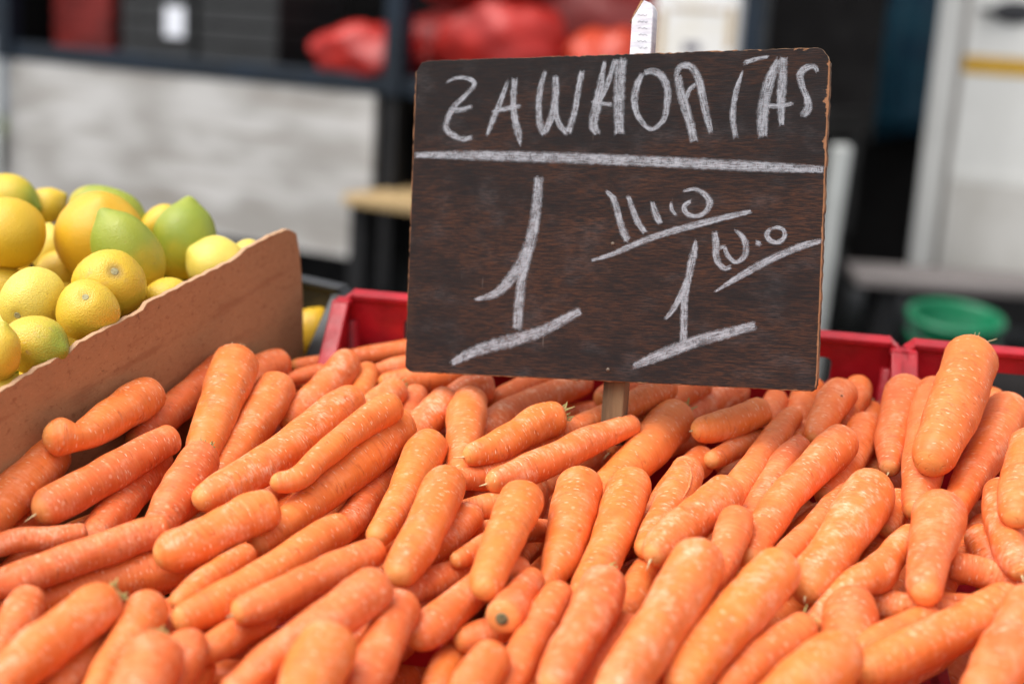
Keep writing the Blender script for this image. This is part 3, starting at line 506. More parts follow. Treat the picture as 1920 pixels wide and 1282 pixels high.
([(-2601,-2101,-203,119),(-2687,-2176,-205,124),(-2824,-2294,-208,140),(-3071,-2448,-209,135),(-3277,-2591,-211,112),(-3460,-2775,-215,93),(-3497,-2812,-216,85),(-3554,-2870,-217,76),(-3658,-2976,-271,53)],{},'carrot lying level beneath the long left-edge one'),
([(-2876,-3170,125,140),(-2926,-3294,126,145),(-2935,-3316,126,149),(-3025,-3578,121,156),(-3119,-3880,115,150),(-3150,-4021,112,135),(-3177,-4147,109,122),(-3220,-4348,32,85)],{'stalk': 'g'},'big pale blurred carrot in the bottom left corner'),
([(-2720,-2986,-3,134),(-2703,-3112,-7,139),(-2700,-3135,-7,142),(-2694,-3470,-9,117),(-2701,-3736,-10,98),(-2694,-3927,-12,80),(-2691,-4003,-13,72),(-2680,-4298,-119,51)],{},'bright yellow-orange carrot near the bottom left corner'),
([(-2687,-2753,-189,81),(-2666,-2827,-189,84),(-2632,-2949,-190,90),(-2586,-3196,-189,79),(-2572,-3269,-189,71),(-2415,-4110,-488,50)],{},'carrot edge behind the bright yellow-orange one'),
([(-2389,-3646,165,178),(-2379,-3817,159,186),(-2361,-4131,146,163),(-2353,-4285,140,147),(-2309,-5056,-160,103)],{'stalk': 'g'},'blurred carrot with a yellowish stem at the bottom edge'),
([(-2336,-3329,30,120),(-2311,-3438,4,125),(-2304,-3468,-3,130),(-2303,-3613,-38,119),(-2302,-3723,-64,107),(-2294,-4598,-588,75)],{},'carrot right behind the blurred yellow-stemmed one at the bottom'),
([(-3504,-3029,-26,110),(-3490,-3134,-29,115),(-3481,-3195,-31,120),(-3442,-3460,-42,116),(-3434,-3647,-49,98),(-3430,-3740,-52,88),(-3410,-4201,-231,62)],{},'carrot at the left edge behind the big pale corner one'),
([(-3475,-2218,-61,66),(-3526,-2256,-57,69),(-3669,-2363,-46,83),(-3855,-2457,-28,86),(-4007,-2616,-12,75),(-4057,-2667,-7,68),(-4426,-3050,-194,47)],{},'pink dusty carrot above the long one leaving through the left edge'),
([(-2931,-3062,-131,104),(-2932,-3162,-132,108),(-2934,-3374,-133,120),(-2977,-3704,-133,116),(-2996,-3853,-133,98),(-3007,-3945,-134,88),(-3049,-4283,-254,62)],{},'carrot between the pale corner one and the yellow-orange one'),
([(-2275,-3226,-262,91),(-2284,-3313,-257,95),(-2293,-3402,-251,102),(-2294,-3545,-244,94),(-2295,-3634,-239,85),(-2306,-4662,-600,59)],{},'dim carrot at the bottom edge left of the large smooth one'),
([(-2291,-2224,-62,79),(-2321,-2294,-60,83),(-2405,-2488,-54,93),(-2515,-2800,-47,92),(-2551,-2904,-44,81),(-2576,-2977,-42,73)],{},'thin carrot squeezed under the fat blotched one'),
([(764,1178,-76,102),(695,1111,-91,106),(503,924,-136,120),(250,606,-210,118),(179,511,-232,106),(119,432,-250,96),(-22,242,-379,67)],{},'carrot lying back under the sign right of the stake'),
([(1091,1552,-279,141),(1001,1451,-282,147),(879,1313,-287,157),(675,1033,-302,136),(584,870,-311,120),(529,770,-316,108),(375,494,-442,75)],{},"scuffed pale carrot under the middle of the sign's lower edge"),
([(-560,1517,-305,105),(-631,1446,-311,109),(-798,1281,-325,121),(-1003,1028,-347,119),(-1069,928,-356,107),(-1125,843,-364,96)],{},"rear carrot glimpsed just beneath the sign's lower edge, left of the stake"),
([(-963,1971,-303,92),(-1029,1913,-306,96),(-1214,1749,-315,105),(-1476,1506,-329,104),(-1577,1428,-334,92),(-1646,1374,-337,83),(-2052,1058,-538,58)],{},"rear carrot hidden mostly by the sign's lower left quarter"),
([(345,1646,-226,106),(285,1564,-225,110),(155,1389,-224,120),(-59,1060,-225,113),(-131,954,-225,101),(-185,875,-225,91)],{},'rear carrot right beside the top of the bare stake'),
([(786,1024,-513,101),(714,961,-504,105),(672,923,-499,107),(450,662,-490,96),(389,587,-487,85),(338,525,-484,77),(-7,106,-673,54)],{},'shaded carrot under the short thick level one'),
([(-3590,-1466,-402,97),(-3623,-1552,-393,101),(-3659,-1643,-383,107),(-3780,-1832,-352,98),(-3845,-1922,-336,81),(-3889,-1984,-325,73),(-4297,-2553,-573,51)],{},'pinkish carrot in shade under the blunt deep orange one'),
([(-4043,-1733,-219,103),(-4050,-1832,-221,107),(-4057,-1915,-222,112),(-4128,-2185,-222,99),(-4182,-2332,-221,83),(-4208,-2407,-221,75),(-4377,-2874,-395,52)],{},'shaded carrot under the leftmost thick one'),
([(2957,-351,-303,99),(2915,-436,-307,103),(2857,-553,-313,109),(2731,-820,-327,99),(2671,-951,-334,86),(2637,-1026,-338,77),(2392,-1562,-573,54)],{},'dim carrot in the gap right of the round-topped upright one'),
([(1669,-530,-295,87),(1633,-605,-293,91),(1547,-782,-288,97),(1388,-1469,-287,95),(1331,-1636,-285,83),(1306,-1711,-284,75),(1297,-1737,-293,52)],{},'dim carrot behind the large swollen-ended one'),
([(1618,732,-189,80),(1593,660,-193,83),(1545,524,-202,89),(1406,164,-224,82),(1355,20,-235,72),(1333,-44,-239,65),(1215,-377,-388,45)],{},'dim carrot sliver right of the slim scratched one'),
([(2330,-298,-375,104),(2284,-387,-376,109),(2225,-498,-378,115),(2184,-590,-379,110),(2142,-685,-381,99),(1835,-1374,-659,69)],{},'dim carrot above the short pinkish bulging one'),
]
BURIED = [
[(-1208,-3440,-216,99),(-1437,-3611,-216,141),(-1725,-3909,-216,127),(-1947,-4256,-216,107),(-2102,-4651,-216,57)],
[(4301,781,-271,104),(4052,647,-271,149),(3687,434,-271,133),(3332,203,-271,112),(2988,-43,-271,59)],
[(-1765,-1894,-292,105),(-1873,-2136,-292,150),(-2058,-2487,-292,134),(-2269,-2822,-292,113),(-2507,-3141,-292,60)],
[(100,-1654,-600,103),(-16,-1956,-600,147),(-192,-2408,-600,132),(-368,-2860,-600,111),(-546,-3311,-600,59)],
[(1478,-626,-433,96),(1317,-897,-433,137),(1095,-1312,-433,123),(898,-1739,-433,104),(726,-2179,-433,55)],
[(2399,-328,-588,111),(2344,-586,-588,159),(2248,-970,-588,143),(2137,-1350,-588,121),(2009,-1725,-588,64)],
[(-2556,-571,-385,99),(-2588,-906,-385,141),(-2628,-1408,-385,126),(-2659,-1912,-385,107),(-2681,-2416,-385,56)],
[(2585,-1632,-456,103),(2443,-1836,-456,147),(2214,-2128,-456,131),(1966,-2405,-456,111),(1701,-2666,-456,59)],
[(-782,1405,-598,122),(-930,1218,-598,175),(-1150,937,-598,156),(-1369,654,-598,132),(-1586,370,-598,70)],
[(2588,775,-587,106),(2391,568,-587,152),(2087,266,-587,136),(1772,-25,-587,115),(1448,-305,-587,61)],
[(2750,-1278,-558,108),(2838,-1600,-558,154),(2916,-2087,-558,138),(2929,-2579,-558,117),(2877,-3076,-558,62)],
[(-1454,-3193,-456,102),(-1727,-3166,-456,146),(-2136,-3129,-456,131),(-2546,-3096,-456,110),(-2957,-3068,-456,58)],
[(-577,-251,-420,126),(-616,-574,-420,180),(-687,-1056,-420,161),(-773,-1536,-420,136),(-876,-2013,-420,72)],
[(-2823,-3701,-444,90),(-3065,-3661,-444,129),(-3415,-3564,-444,115),(-3749,-3423,-444,97),(-4067,-3238,-444,51)],
[(-2233,-1054,-322,96),(-2296,-1302,-322,137),(-2376,-1677,-322,123),(-2440,-2056,-322,104),(-2488,-2437,-322,55)],
[(-2876,-559,-391,94),(-3036,-851,-391,134),(-3191,-1306,-391,120),(-3248,-1780,-391,101),(-3204,-2272,-391,54)],
[(-2549,-593,-632,98),(-2684,-813,-632,140),(-2883,-1146,-632,125),(-3080,-1480,-632,106),(-3275,-1817,-632,56)],
[(1605,-1434,-484,116),(1464,-1628,-484,166),(1235,-1902,-484,149),(983,-2154,-484,126),(708,-2384,-484,67)],
[(-1945,-2436,-612,97),(-2154,-2584,-612,138),(-2465,-2812,-612,124),(-2773,-3043,-612,104),(-3076,-3280,-612,55)],
[(-2957,-1856,-586,96),(-3193,-1990,-586,138),(-3539,-2205,-586,123),(-3874,-2436,-586,104),(-4199,-2681,-586,55)],
[(590,-96,-573,107),(361,-344,-573,153),(37,-732,-573,137),(-261,-1139,-573,116),(-534,-1566,-573,61)],
[(671,-1278,-527,94),(649,-1621,-527,134),(597,-2133,-527,120),(521,-2642,-527,102),(421,-3148,-527,54)],
[(4039,683,-559,121),(3836,478,-559,173),(3547,159,-559,155),(3275,-175,-559,131),(3021,-524,-559,69)],
[(-813,462,-433,93),(-895,138,-433,133),(-970,-351,-433,119),(-987,-844,-433,100),(-946,-1342,-433,53)],
[(1656,-1828,-641,121),(1507,-2095,-641,173),(1236,-2448,-641,155),(905,-2742,-641,131),(516,-2977,-641,69)],
[(-2210,-2062,-595,121),(-2488,-2226,-595,173),(-2909,-2466,-595,155),(-3333,-2699,-595,131),(-3762,-2926,-595,69)],
[(-2588,598,-523,92),(-2715,354,-523,132),(-2940,15,-523,118),(-3206,-292,-523,100),(-3513,-565,-523,53)],
[(1219,722,-579,96),(1073,419,-579,137),(890,-46,-579,123),(751,-526,-579,104),(654,-1019,-579,55)],
[(-2920,1241,-529,99),(-2977,992,-529,142),(-3081,626,-529,127),(-3211,267,-529,107),(-3365,-83,-529,57)],
[(-286,-26,-634,85),(-375,-331,-634,122),(-504,-790,-634,109),(-629,-1251,-634,92),(-750,-1712,-634,49)],
[(647,1440,-497,106),(315,1344,-497,151),(-167,1161,-497,135),(-628,933,-497,114),(-1069,660,-497,60)],
[(3087,1391,-600,113),(2856,1322,-600,161),(2512,1209,-600,144),(2172,1086,-600,122),(1836,953,-600,65)],
[(-926,-1055,-641,114),(-1100,-1282,-641,163),(-1344,-1633,-641,146),(-1569,-1996,-641,123),(-1774,-2373,-641,65)],
[(-888,-1536,-621,112),(-1021,-1763,-621,160),(-1189,-2115,-621,143),(-1319,-2483,-621,121),(-1413,-2864,-621,64)],
[(-471,-1170,-800,106),(-470,-1477,-800,152),(-418,-1926,-800,136),(-307,-2364,-800,115),(-136,-2789,-800,61)],
[(2619,-1834,-836,85),(2508,-2161,-836,121),(2336,-2649,-836,108),(2160,-3136,-836,91),(1977,-3620,-836,48)],
[(-3597,-1044,-818,124),(-3552,-1280,-818,178),(-3466,-1628,-818,159),(-3356,-1969,-818,134),(-3224,-2303,-818,71)],
[(-1577,-45,-718,100),(-1680,-266,-718,142),(-1833,-598,-718,128),(-1986,-930,-718,108),(-2137,-1262,-718,57)],
[(3874,708,-794,89),(3535,666,-794,126),(3032,580,-794,113),(2535,465,-794,96),(2043,322,-794,51)],
[(622,-380,-970,96),(426,-546,-970,137),(140,-804,-970,123),(-136,-1072,-970,104),(-402,-1352,-970,55)],
[(-1564,1115,-945,118),(-1591,824,-945,169),(-1609,387,-945,152),(-1599,-49,-945,128),(-1561,-485,-945,68)],
[(3068,-687,-940,89),(2937,-938,-940,127),(2744,-1316,-940,114),(2557,-1696,-940,96),(2376,-2080,-940,51)],
[(-2845,-1951,-861,117),(-2928,-2195,-861,166),(-3045,-2564,-861,149),(-3151,-2936,-861,126),(-3246,-3311,-861,67)],
[(922,1184,-798,114),(1102,919,-798,162),(1396,541,-798,146),(1716,187,-798,123),(2063,-144,-798,65)],
[(504,-784,-942,107),(355,-1057,-942,153),(139,-1470,-942,137),(-65,-1889,-942,116),(-258,-2313,-942,61)],
[(-1331,385,-787,96),(-1199,82,-787,137),(-1020,-381,-787,123),(-863,-851,-787,104),(-730,-1329,-787,55)],
[(2265,270,-945,84),(2181,-2,-945,120),(2052,-408,-945,108),(1918,-813,-945,91),(1780,-1217,-945,48)],
[(-1866,-45,-996,110),(-1810,-293,-996,157),(-1793,-657,-996,141),(-1858,-1013,-996,119),(-2005,-1360,-996,63)],
[(-1962,802,-674,124),(-2159,578,-674,177),(-2465,253,-674,158),(-2785,-59,-674,134),(-3118,-358,-674,71)],
[(1558,-1165,-704,98),(1327,-1381,-704,140),(1003,-1723,-704,125),(703,-2087,-704,106),(428,-2472,-704,56)],
[(3900,877,-988,88),(3634,821,-988,125),(3256,692,-988,112),(2903,507,-988,95),(2576,267,-988,50)],
[(-2343,1130,-908,125),(-2480,845,-908,178),(-2670,412,-908,160),(-2841,-29,-908,135),(-2994,-478,-908,71)],
[(-1225,-894,-839,120),(-1302,-1122,-839,171),(-1446,-1449,-839,154),(-1624,-1757,-839,130),(-1837,-2047,-839,69)],
[(3726,4,-789,91),(3446,-104,-789,129),(3027,-266,-789,116),(2609,-430,-789,98),(2191,-594,-789,52)],
[(2770,119,-974,85),(2710,-143,-974,121),(2616,-535,-974,109),(2517,-926,-974,92),(2413,-1315,-974,48)],
[(352,-76,-917,86),(180,-292,-917,122),(-86,-606,-917,109),(-363,-911,-917,92),(-652,-1207,-917,49)],
[(22,1298,-761,115),(-117,1020,-761,164),(-334,607,-761,147),(-560,200,-761,124),(-796,-201,-761,66)],
[(-2152,462,-909,94),(-2219,209,-909,135),(-2283,-175,-909,121),(-2303,-563,-909,102),(-2280,-955,-909,54)],
[(3237,444,-999,90),(3232,160,-999,129),(3243,-264,-999,115),(3277,-686,-999,98),(3334,-1107,-999,52)],
[(2218,-1720,-844,120),(2135,-2027,-844,172),(2021,-2490,-844,154),(1919,-2955,-844,130),(1830,-3424,-844,69)],
[(1571,-1385,-952,114),(1335,-1527,-952,163),(990,-1751,-952,146),(653,-1989,-952,123),(327,-2241,-952,65)],
[(-1973,-1889,-985,121),(-2133,-2159,-985,173),(-2364,-2569,-985,155),(-2584,-2986,-985,131),(-2792,-3408,-985,69)],
[(-302,434,-971,110),(-363,179,-971,156),(-449,-204,-971,140),(-529,-588,-971,118),(-602,-973,-971,63)],
[(2621,987,-878,85),(2314,1083,-878,122),(1847,1194,-878,109),(1373,1267,-878,92),(892,1302,-878,49)],
[(1859,-1652,-849,92),(1610,-1750,-849,132),(1250,-1922,-849,118),(908,-2127,-849,100),(583,-2363,-849,53)],
]
MASS = [
[(3218,-3755,-164,90),(3160,-4061,-164,129),(3053,-4515,-164,115),(2922,-4963,-164,97),(2767,-5404,-164,51)],
[(4338,-1694,-184,107),(4185,-1884,-184,153),(3944,-2158,-184,137),(3688,-2418,-184,116),(3417,-2663,-184,61)],
[(1345,-3397,-203,91),(1167,-3675,-203,130),(896,-4090,-203,117),(621,-4503,-203,99),(342,-4913,-203,52)],
[(6681,-4425,-151,89),(6394,-4501,-151,127),(5974,-4641,-151,114),(5567,-4814,-151,96),(5172,-5018,-151,51)],
[(5000,-1305,-157,121),(5177,-1599,-157,172),(5385,-2059,-157,154),(5522,-2542,-157,130),(5590,-3050,-157,69)],
[(5201,576,-100,123),(5135,257,-100,175),(5035,-222,-100,157),(4933,-700,-100,133),(4830,-1178,-100,70)],
[(-3914,-2926,-192,95),(-4044,-3160,-192,136),(-4226,-3517,-192,122),(-4393,-3881,-192,103),(-4546,-4252,-192,55)],
[(5871,1012,-250,123),(5729,774,-250,176),(5526,411,-250,157),(5337,41,-250,133),(5161,-336,-250,70)],
[(1450,-3704,-77,97),(1346,-3945,-77,139),(1209,-4311,-77,124),(1096,-4686,-77,105),(1006,-5067,-77,55)],
[(3484,-3130,-221,102),(3307,-3311,-221,146),(3093,-3611,-221,131),(2940,-3944,-221,111),(2848,-4310,-221,58)],
[(5314,-2904,-52,97),(5191,-3196,-52,138),(4968,-3610,-52,124),(4699,-3994,-52,105),(4383,-4348,-52,55)],
[(2924,-2960,-185,120),(2692,-3089,-185,171),(2340,-3275,-185,153),(1983,-3452,-185,129),(1622,-3621,-185,68)],
[(2306,-3717,-275,108),(2018,-3860,-275,154),(1611,-4112,-275,138),(1236,-4406,-275,117),(891,-4743,-275,62)],
[(2634,-4239,-208,103),(2360,-4318,-208,147),(1952,-4446,-208,132),(1547,-4583,-208,111),(1145,-4732,-208,59)],
[(4443,-2,-187,111),(4269,-165,-187,159),(3996,-395,-187,142),(3709,-606,-187,120),(3408,-800,-187,64)],
[(-3790,-3376,-210,107),(-3907,-3587,-210,153),(-4056,-3914,-210,137),(-4171,-4254,-210,116),(-4253,-4606,-210,61)],
[(4691,-1848,-131,93),(4626,-2179,-131,133),(4532,-2677,-131,119),(4440,-3175,-131,101),(4352,-3674,-131,53)],
[(6459,-2348,-140,126),(6343,-2628,-140,180),(6154,-3041,-140,161),(5945,-3444,-140,136),(5717,-3837,-140,72)],
[(-1465,-4125,-290,84),(-1645,-4372,-290,120),(-1921,-4738,-290,108),(-2201,-5100,-290,91),(-2488,-5458,-290,48)],
[(4937,-3944,-237,94),(4678,-4161,-237,134),(4283,-4476,-237,120),(3877,-4778,-237,102),(3461,-5066,-237,54)],
[(-3605,-3609,-276,118),(-3600,-3914,-276,169),(-3617,-4369,-276,151),(-3665,-4822,-276,128),(-3743,-5273,-276,67)],
[(5533,-2591,-379,119),(5275,-2697,-379,170),(4883,-2844,-379,153),(4487,-2976,-379,129),(4085,-3094,-379,68)],
[(1046,-3086,-459,112),(904,-3392,-459,160),(685,-3849,-459,143),(460,-4302,-459,121),(228,-4753,-459,64)],
[(4993,-3791,-380,89),(4686,-3901,-380,127),(4232,-4081,-380,114),(3785,-4280,-380,96),(3347,-4497,-380,51)],
[(4704,409,-467,122),(4547,201,-467,175),(4319,-116,-467,157),(4103,-442,-467,132),(3899,-775,-467,70)],
[(5040,-2512,-346,87),(4789,-2528,-346,125),(4413,-2540,-346,112),(4037,-2539,-346,94),(3661,-2523,-346,50)],
[(2705,-3556,-462,87),(2416,-3580,-462,125),(1997,-3667,-462,112),(1598,-3815,-462,95),(1218,-4023,-462,50)],
[(6317,-80,-286,114),(6143,-359,-286,162),(5881,-774,-286,146),(5615,-1188,-286,123),(5347,-1600,-286,65)],
[(5202,-3511,-345,89),(4878,-3552,-345,128),(4392,-3608,-345,114),(3906,-3656,-345,97),(3418,-3697,-345,51)],
[(4114,-2518,-532,87),(3867,-2645,-532,124),(3523,-2870,-532,111),(3212,-3135,-532,94),(2933,-3442,-532,50)],
[(-3582,-4180,-557,126),(-3799,-4424,-557,180),(-4104,-4806,-557,161),(-4382,-5208,-557,136),(-4633,-5629,-557,72)],
[(6916,-1334,-422,86),(6606,-1403,-422,123),(6138,-1471,-422,110),(5665,-1496,-422,93),(5190,-1478,-422,49)],
[(2135,-3998,-446,92),(2168,-4279,-446,132),(2231,-4698,-446,118),(2310,-5114,-446,100),(2404,-5528,-446,53)],
[(6251,-1845,-621,106),(6075,-2069,-621,152),(5790,-2387,-621,136),(5482,-2680,-621,115),(5149,-2950,-621,61)],
[(5041,-1023,-375,96),(4902,-1268,-375,138),(4701,-1639,-375,123),(4509,-2015,-375,104),(4326,-2396,-375,55)],
[(-1327,-4457,-619,111),(-1583,-4435,-619,159),(-1954,-4356,-619,142),(-2308,-4224,-619,120),(-2644,-4039,-619,63)],
[(4840,-2341,-648,106),(4584,-2337,-648,152),(4202,-2355,-648,136),(3823,-2400,-648,115),(3446,-2473,-648,61)],
[(4749,-3611,-633,113),(4830,-3902,-633,162),(4967,-4333,-633,145),(5123,-4758,-633,123),(5298,-5175,-633,65)],
[(4360,-3115,-554,106),(4166,-3306,-554,152),(3869,-3587,-554,136),(3564,-3859,-554,115),(3252,-4122,-554,61)],
[(6403,-4260,-387,102),(6314,-4530,-387,146),(6159,-4926,-387,131),(5977,-5309,-387,111),(5768,-5680,-387,58)],
[(5644,-2843,-409,124),(5807,-3048,-409,177),(6054,-3354,-409,158),(6304,-3657,-409,134),(6557,-3957,-409,71)],
[(6054,-191,-516,106),(5857,-426,-516,152),(5576,-789,-516,136),(5311,-1165,-516,115),(5063,-1553,-516,61)],
[(1512,-4034,-592,108),(1268,-4154,-592,154),(920,-4361,-592,138),(595,-4601,-592,117),(292,-4873,-592,62)],
[(4483,-1588,-410,93),(4247,-1666,-410,133),(3890,-1775,-410,120),(3530,-1873,-410,101),(3167,-1960,-410,53)],
[(5262,-705,-617,91),(4922,-716,-617,130),(4412,-745,-617,116),(3903,-787,-617,98),(3396,-842,-617,52)],
[(4707,-3124,-574,114),(4580,-3342,-574,162),(4383,-3666,-574,145),(4179,-3985,-574,123),(3968,-4300,-574,65)],
[(4648,-4165,-488,106),(4371,-4327,-488,151),(3965,-4585,-488,135),(3571,-4861,-488,114),(3188,-5154,-488,60)],
[(6807,1254,-379,94),(6491,1256,-379,135),(6025,1210,-379,121),(5571,1105,-379,102),(5128,940,-379,54)],
[(268,-3500,-593,121),(-12,-3700,-593,174),(-379,-4045,-593,155),(-682,-4444,-593,131),(-922,-4897,-593,69)],
[(-1456,-3475,-613,104),(-1777,-3475,-613,149),(-2257,-3493,-613,134),(-2734,-3536,-613,113),(-3210,-3602,-613,60)],
[(6690,95,-543,108),(6506,-193,-543,155),(6221,-619,-543,139),(5925,-1037,-543,117),(5617,-1448,-543,62)],
[(5542,511,-539,121),(5372,335,-539,173),(5102,90,-539,155),(4812,-132,-539,131),(4505,-330,-539,69)],
[(6045,-3399,-648,110),(6033,-3715,-648,157),(5957,-4173,-648,141),(5812,-4612,-648,119),(5598,-5032,-648,63)],
[(5148,1318,-626,107),(4859,1255,-626,154),(4446,1116,-626,138),(4056,922,-626,116),(3691,673,-626,61)],
[(4528,-1339,-621,98),(4305,-1451,-621,140),(4004,-1658,-621,126),(3744,-1912,-621,106),(3525,-2212,-621,56)],
[(2169,-4445,-646,94),(1922,-4556,-646,135),(1571,-4752,-646,121),(1243,-4985,-646,102),(939,-5253,-646,54)],
[(6790,-2261,-644,85),(6558,-2513,-644,122),(6195,-2877,-644,109),(5815,-3223,-644,92),(5419,-3551,-644,49)],
[(2617,-2482,-635,88),(2400,-2654,-635,125),(2066,-2902,-635,112),(1722,-3136,-635,95),(1369,-3356,-635,50)],
[(6849,-978,-649,110),(6609,-1212,-649,157),(6231,-1539,-649,140),(5831,-1839,-649,119),(5409,-2111,-649,63)],
[(1906,-4039,-515,110),(1695,-4234,-515,158),(1365,-4509,-515,141),(1018,-4764,-515,119),(656,-4998,-515,63)],
[(4415,992,-803,105),(4407,717,-803,150),(4378,307,-803,135),(4327,-101,-803,114),(4254,-506,-803,60)],
[(4813,-1128,-854,95),(4596,-1326,-854,136),(4285,-1637,-854,122),(3991,-1964,-854,103),(3714,-2307,-854,54)],
[(5607,-1232,-792,118),(5365,-1432,-792,168),(4992,-1719,-792,150),(4607,-1989,-792,127),(4211,-2244,-792,67)],
[(3965,-3694,-816,121),(3711,-3755,-816,173),(3327,-3829,-816,155),(2940,-3882,-816,131),(2550,-3913,-816,69)],
[(-3228,-3516,-742,114),(-3514,-3686,-742,162),(-3935,-3956,-742,145),(-4344,-4243,-742,123),(-4742,-4546,-742,65)],
[(5008,-3771,-895,98),(4807,-4041,-895,140),(4500,-4441,-895,125),(4187,-4836,-895,106),(3868,-5226,-895,56)],
[(5908,1131,-676,122),(5853,794,-676,174),(5759,290,-676,156),(5650,-211,-676,132),(5527,-709,-676,70)],
[(-207,-2581,-965,103),(-504,-2701,-965,147),(-951,-2878,-965,132),(-1400,-3050,-965,112),(-1850,-3218,-965,59)],
[(6597,-3255,-878,122),(6311,-3283,-878,174),(5883,-3328,-878,156),(5455,-3377,-878,132),(5028,-3430,-878,70)],
[(3995,-606,-845,113),(3889,-897,-845,161),(3706,-1321,-845,145),(3493,-1732,-845,122),(3251,-2128,-845,65)],
[(-1178,-3266,-816,96),(-1364,-3458,-816,137),(-1662,-3722,-816,123),(-1982,-3957,-816,104),(-2326,-4162,-816,55)],
[(-1180,-3607,-848,92),(-1362,-3898,-848,131),(-1671,-4303,-848,118),(-2023,-4670,-848,100),(-2420,-4997,-848,53)],
[(-1928,-3024,-810,118),(-2164,-3134,-810,168),(-2511,-3307,-810,151),(-2853,-3492,-810,128),(-3188,-3689,-810,67)],
[(1571,-2247,-915,100),(1329,-2320,-915,143),(965,-2427,-915,128),(600,-2533,-915,109),(235,-2635,-915,57)],
[(1411,-3003,-782,103),(1327,-3265,-782,147),(1143,-3616,-782,132),(887,-3915,-782,111),(561,-4162,-782,59)],
[(3593,-2888,-919,122),(3363,-3066,-919,175),(3025,-3343,-919,157),(2698,-3631,-919,132),(2380,-3930,-919,70)],
[(-2400,-3879,-831,125),(-2602,-4008,-831,179),(-2904,-4203,-831,161),(-3203,-4400,-831,136),(-3501,-4601,-831,72)],
[(6172,1033,-949,95),(5982,854,-949,136),(5723,565,-949,122),(5496,252,-949,103),(5301,-86,-949,54)],
[(4785,-85,-846,115),(4625,-382,-846,164),(4385,-827,-846,147),(4144,-1272,-846,124),(3902,-1717,-846,66)],
[(2846,-2016,-821,112),(2780,-2281,-821,160),(2666,-2673,-821,144),(2534,-3059,-821,121),(2384,-3440,-821,64)],
[(6664,-3840,-910,119),(6384,-3965,-910,170),(5960,-4145,-910,153),(5532,-4317,-910,129),(5101,-4479,-910,68)],
[(2499,-4120,-802,90),(2243,-4240,-802,128),(1848,-4387,-802,115),(1441,-4493,-802,97),(1021,-4559,-802,51)],
[(326,-3624,-848,105),(86,-3807,-848,151),(-248,-4107,-848,135),(-549,-4439,-848,114),(-819,-4801,-848,60)],
[(-3585,-3178,-898,104),(-3787,-3422,-898,149),(-4101,-3779,-898,133),(-4426,-4126,-898,112),(-4763,-4463,-898,59)],
[(6653,-1150,-910,99),(6436,-1255,-910,142),(6120,-1428,-910,127),(5814,-1620,-910,108),(5520,-1831,-910,57)],
[(-698,-3117,-804,98),(-797,-3453,-804,140),(-995,-3933,-804,125),(-1249,-4384,-804,106),(-1560,-4805,-804,56)],
[(1388,-2630,-839,91),(1141,-2757,-839,130),(756,-2899,-839,117),(357,-2984,-839,99),(-58,-3011,-839,52)],
[(6394,309,-770,108),(6257,104,-770,155),(6047,-199,-770,139),(5830,-497,-770,117),(5608,-792,-770,62)],
[(5354,-3793,-954,96),(5181,-3964,-954,137),(4944,-4237,-954,123),(4734,-4532,-954,104),(4552,-4848,-954,55)],
[(7236,940,-41,108),(6995,859,-41,154),(6653,703,-41,138),(6334,506,-41,117),(6038,268,-41,62)],
[(7347,-5695,-98,101),(7085,-5760,-98,144),(6697,-5874,-98,129),(6315,-6007,-98,109),(5941,-6160,-98,58)],
[(4713,-4960,-213,86),(4627,-5255,-213,123),(4507,-5701,-213,110),(4394,-6149,-213,93),(4291,-6599,-213,49)],
[(6787,-5099,-259,101),(6601,-5333,-259,144),(6330,-5690,-259,129),(6069,-6055,-259,109),(5818,-6426,-259,58)],
[(4429,-5099,-57,114),(4204,-5246,-57,163),(3881,-5482,-57,146),(3572,-5737,-57,123),(3278,-6011,-57,65)],
[(7236,26,-108,87),(7060,-142,-108,124),(6813,-410,-108,111),(6587,-695,-108,94),(6381,-997,-108,50)],
[(7243,-4226,-57,113),(7057,-4446,-57,161),(6768,-4766,-57,144),(6466,-5073,-57,122),(6150,-5367,-57,64)],
[(5673,-5378,-132,103),(5524,-5571,-132,146),(5291,-5853,-132,131),(5046,-6125,-132,111),(4789,-6385,-132,59)],
[(7411,-3653,-282,105),(7226,-3932,-282,150),(6947,-4349,-282,135),(6668,-4765,-282,114),(6388,-5182,-282,60)],
[(5055,-5207,-291,104),(4975,-5467,-291,148),(4881,-5862,-291,133),(4820,-6262,-291,112),(4791,-6669,-291,59)],
[(7253,-254,-289,84),(6985,-417,-289,121),(6599,-686,-289,108),(6235,-982,-289,91),(5892,-1305,-289,48)],
[(7734,1129,-279,103),(7477,973,-279,147),(7073,790,-279,132),(6649,666,-279,111),(6204,602,-279,59)],
[(7281,-1328,-14,106),(7104,-1542,-14,151),(6812,-1831,-14,136),(6489,-2083,-14,115),(6133,-2296,-14,61)],
[(7446,-4901,-256,85),(7227,-5085,-256,121),(6923,-5383,-256,108),(6646,-5706,-256,91),(6398,-6055,-256,48)],
[(7347,-1155,-280,111),(7187,-1352,-280,159),(6948,-1648,-280,142),(6709,-1944,-280,120),(6470,-2241,-280,64)],
[(7325,-1848,-167,92),(7231,-2090,-167,132),(7068,-2443,-167,118),(6881,-2782,-167,100),(6668,-3108,-167,53)],
[(4284,-5337,-286,123),(4206,-5574,-286,176),(4100,-5932,-286,158),(4009,-6295,-286,133),(3932,-6661,-286,70)],
[(-1076,-4984,-37,124),(-922,-5237,-37,177),(-680,-5610,-37,159),(-427,-5974,-37,134),(-161,-6330,-37,71)],
[(1256,-5428,-115,116),(1039,-5599,-115,166),(692,-5808,-115,149),(317,-5958,-115,126),(-84,-6049,-115,66)],
[(-1582,-5504,-48,107),(-1834,-5690,-48,153),(-2222,-5955,-48,137),(-2620,-6204,-48,116),(-3029,-6437,-48,61)],
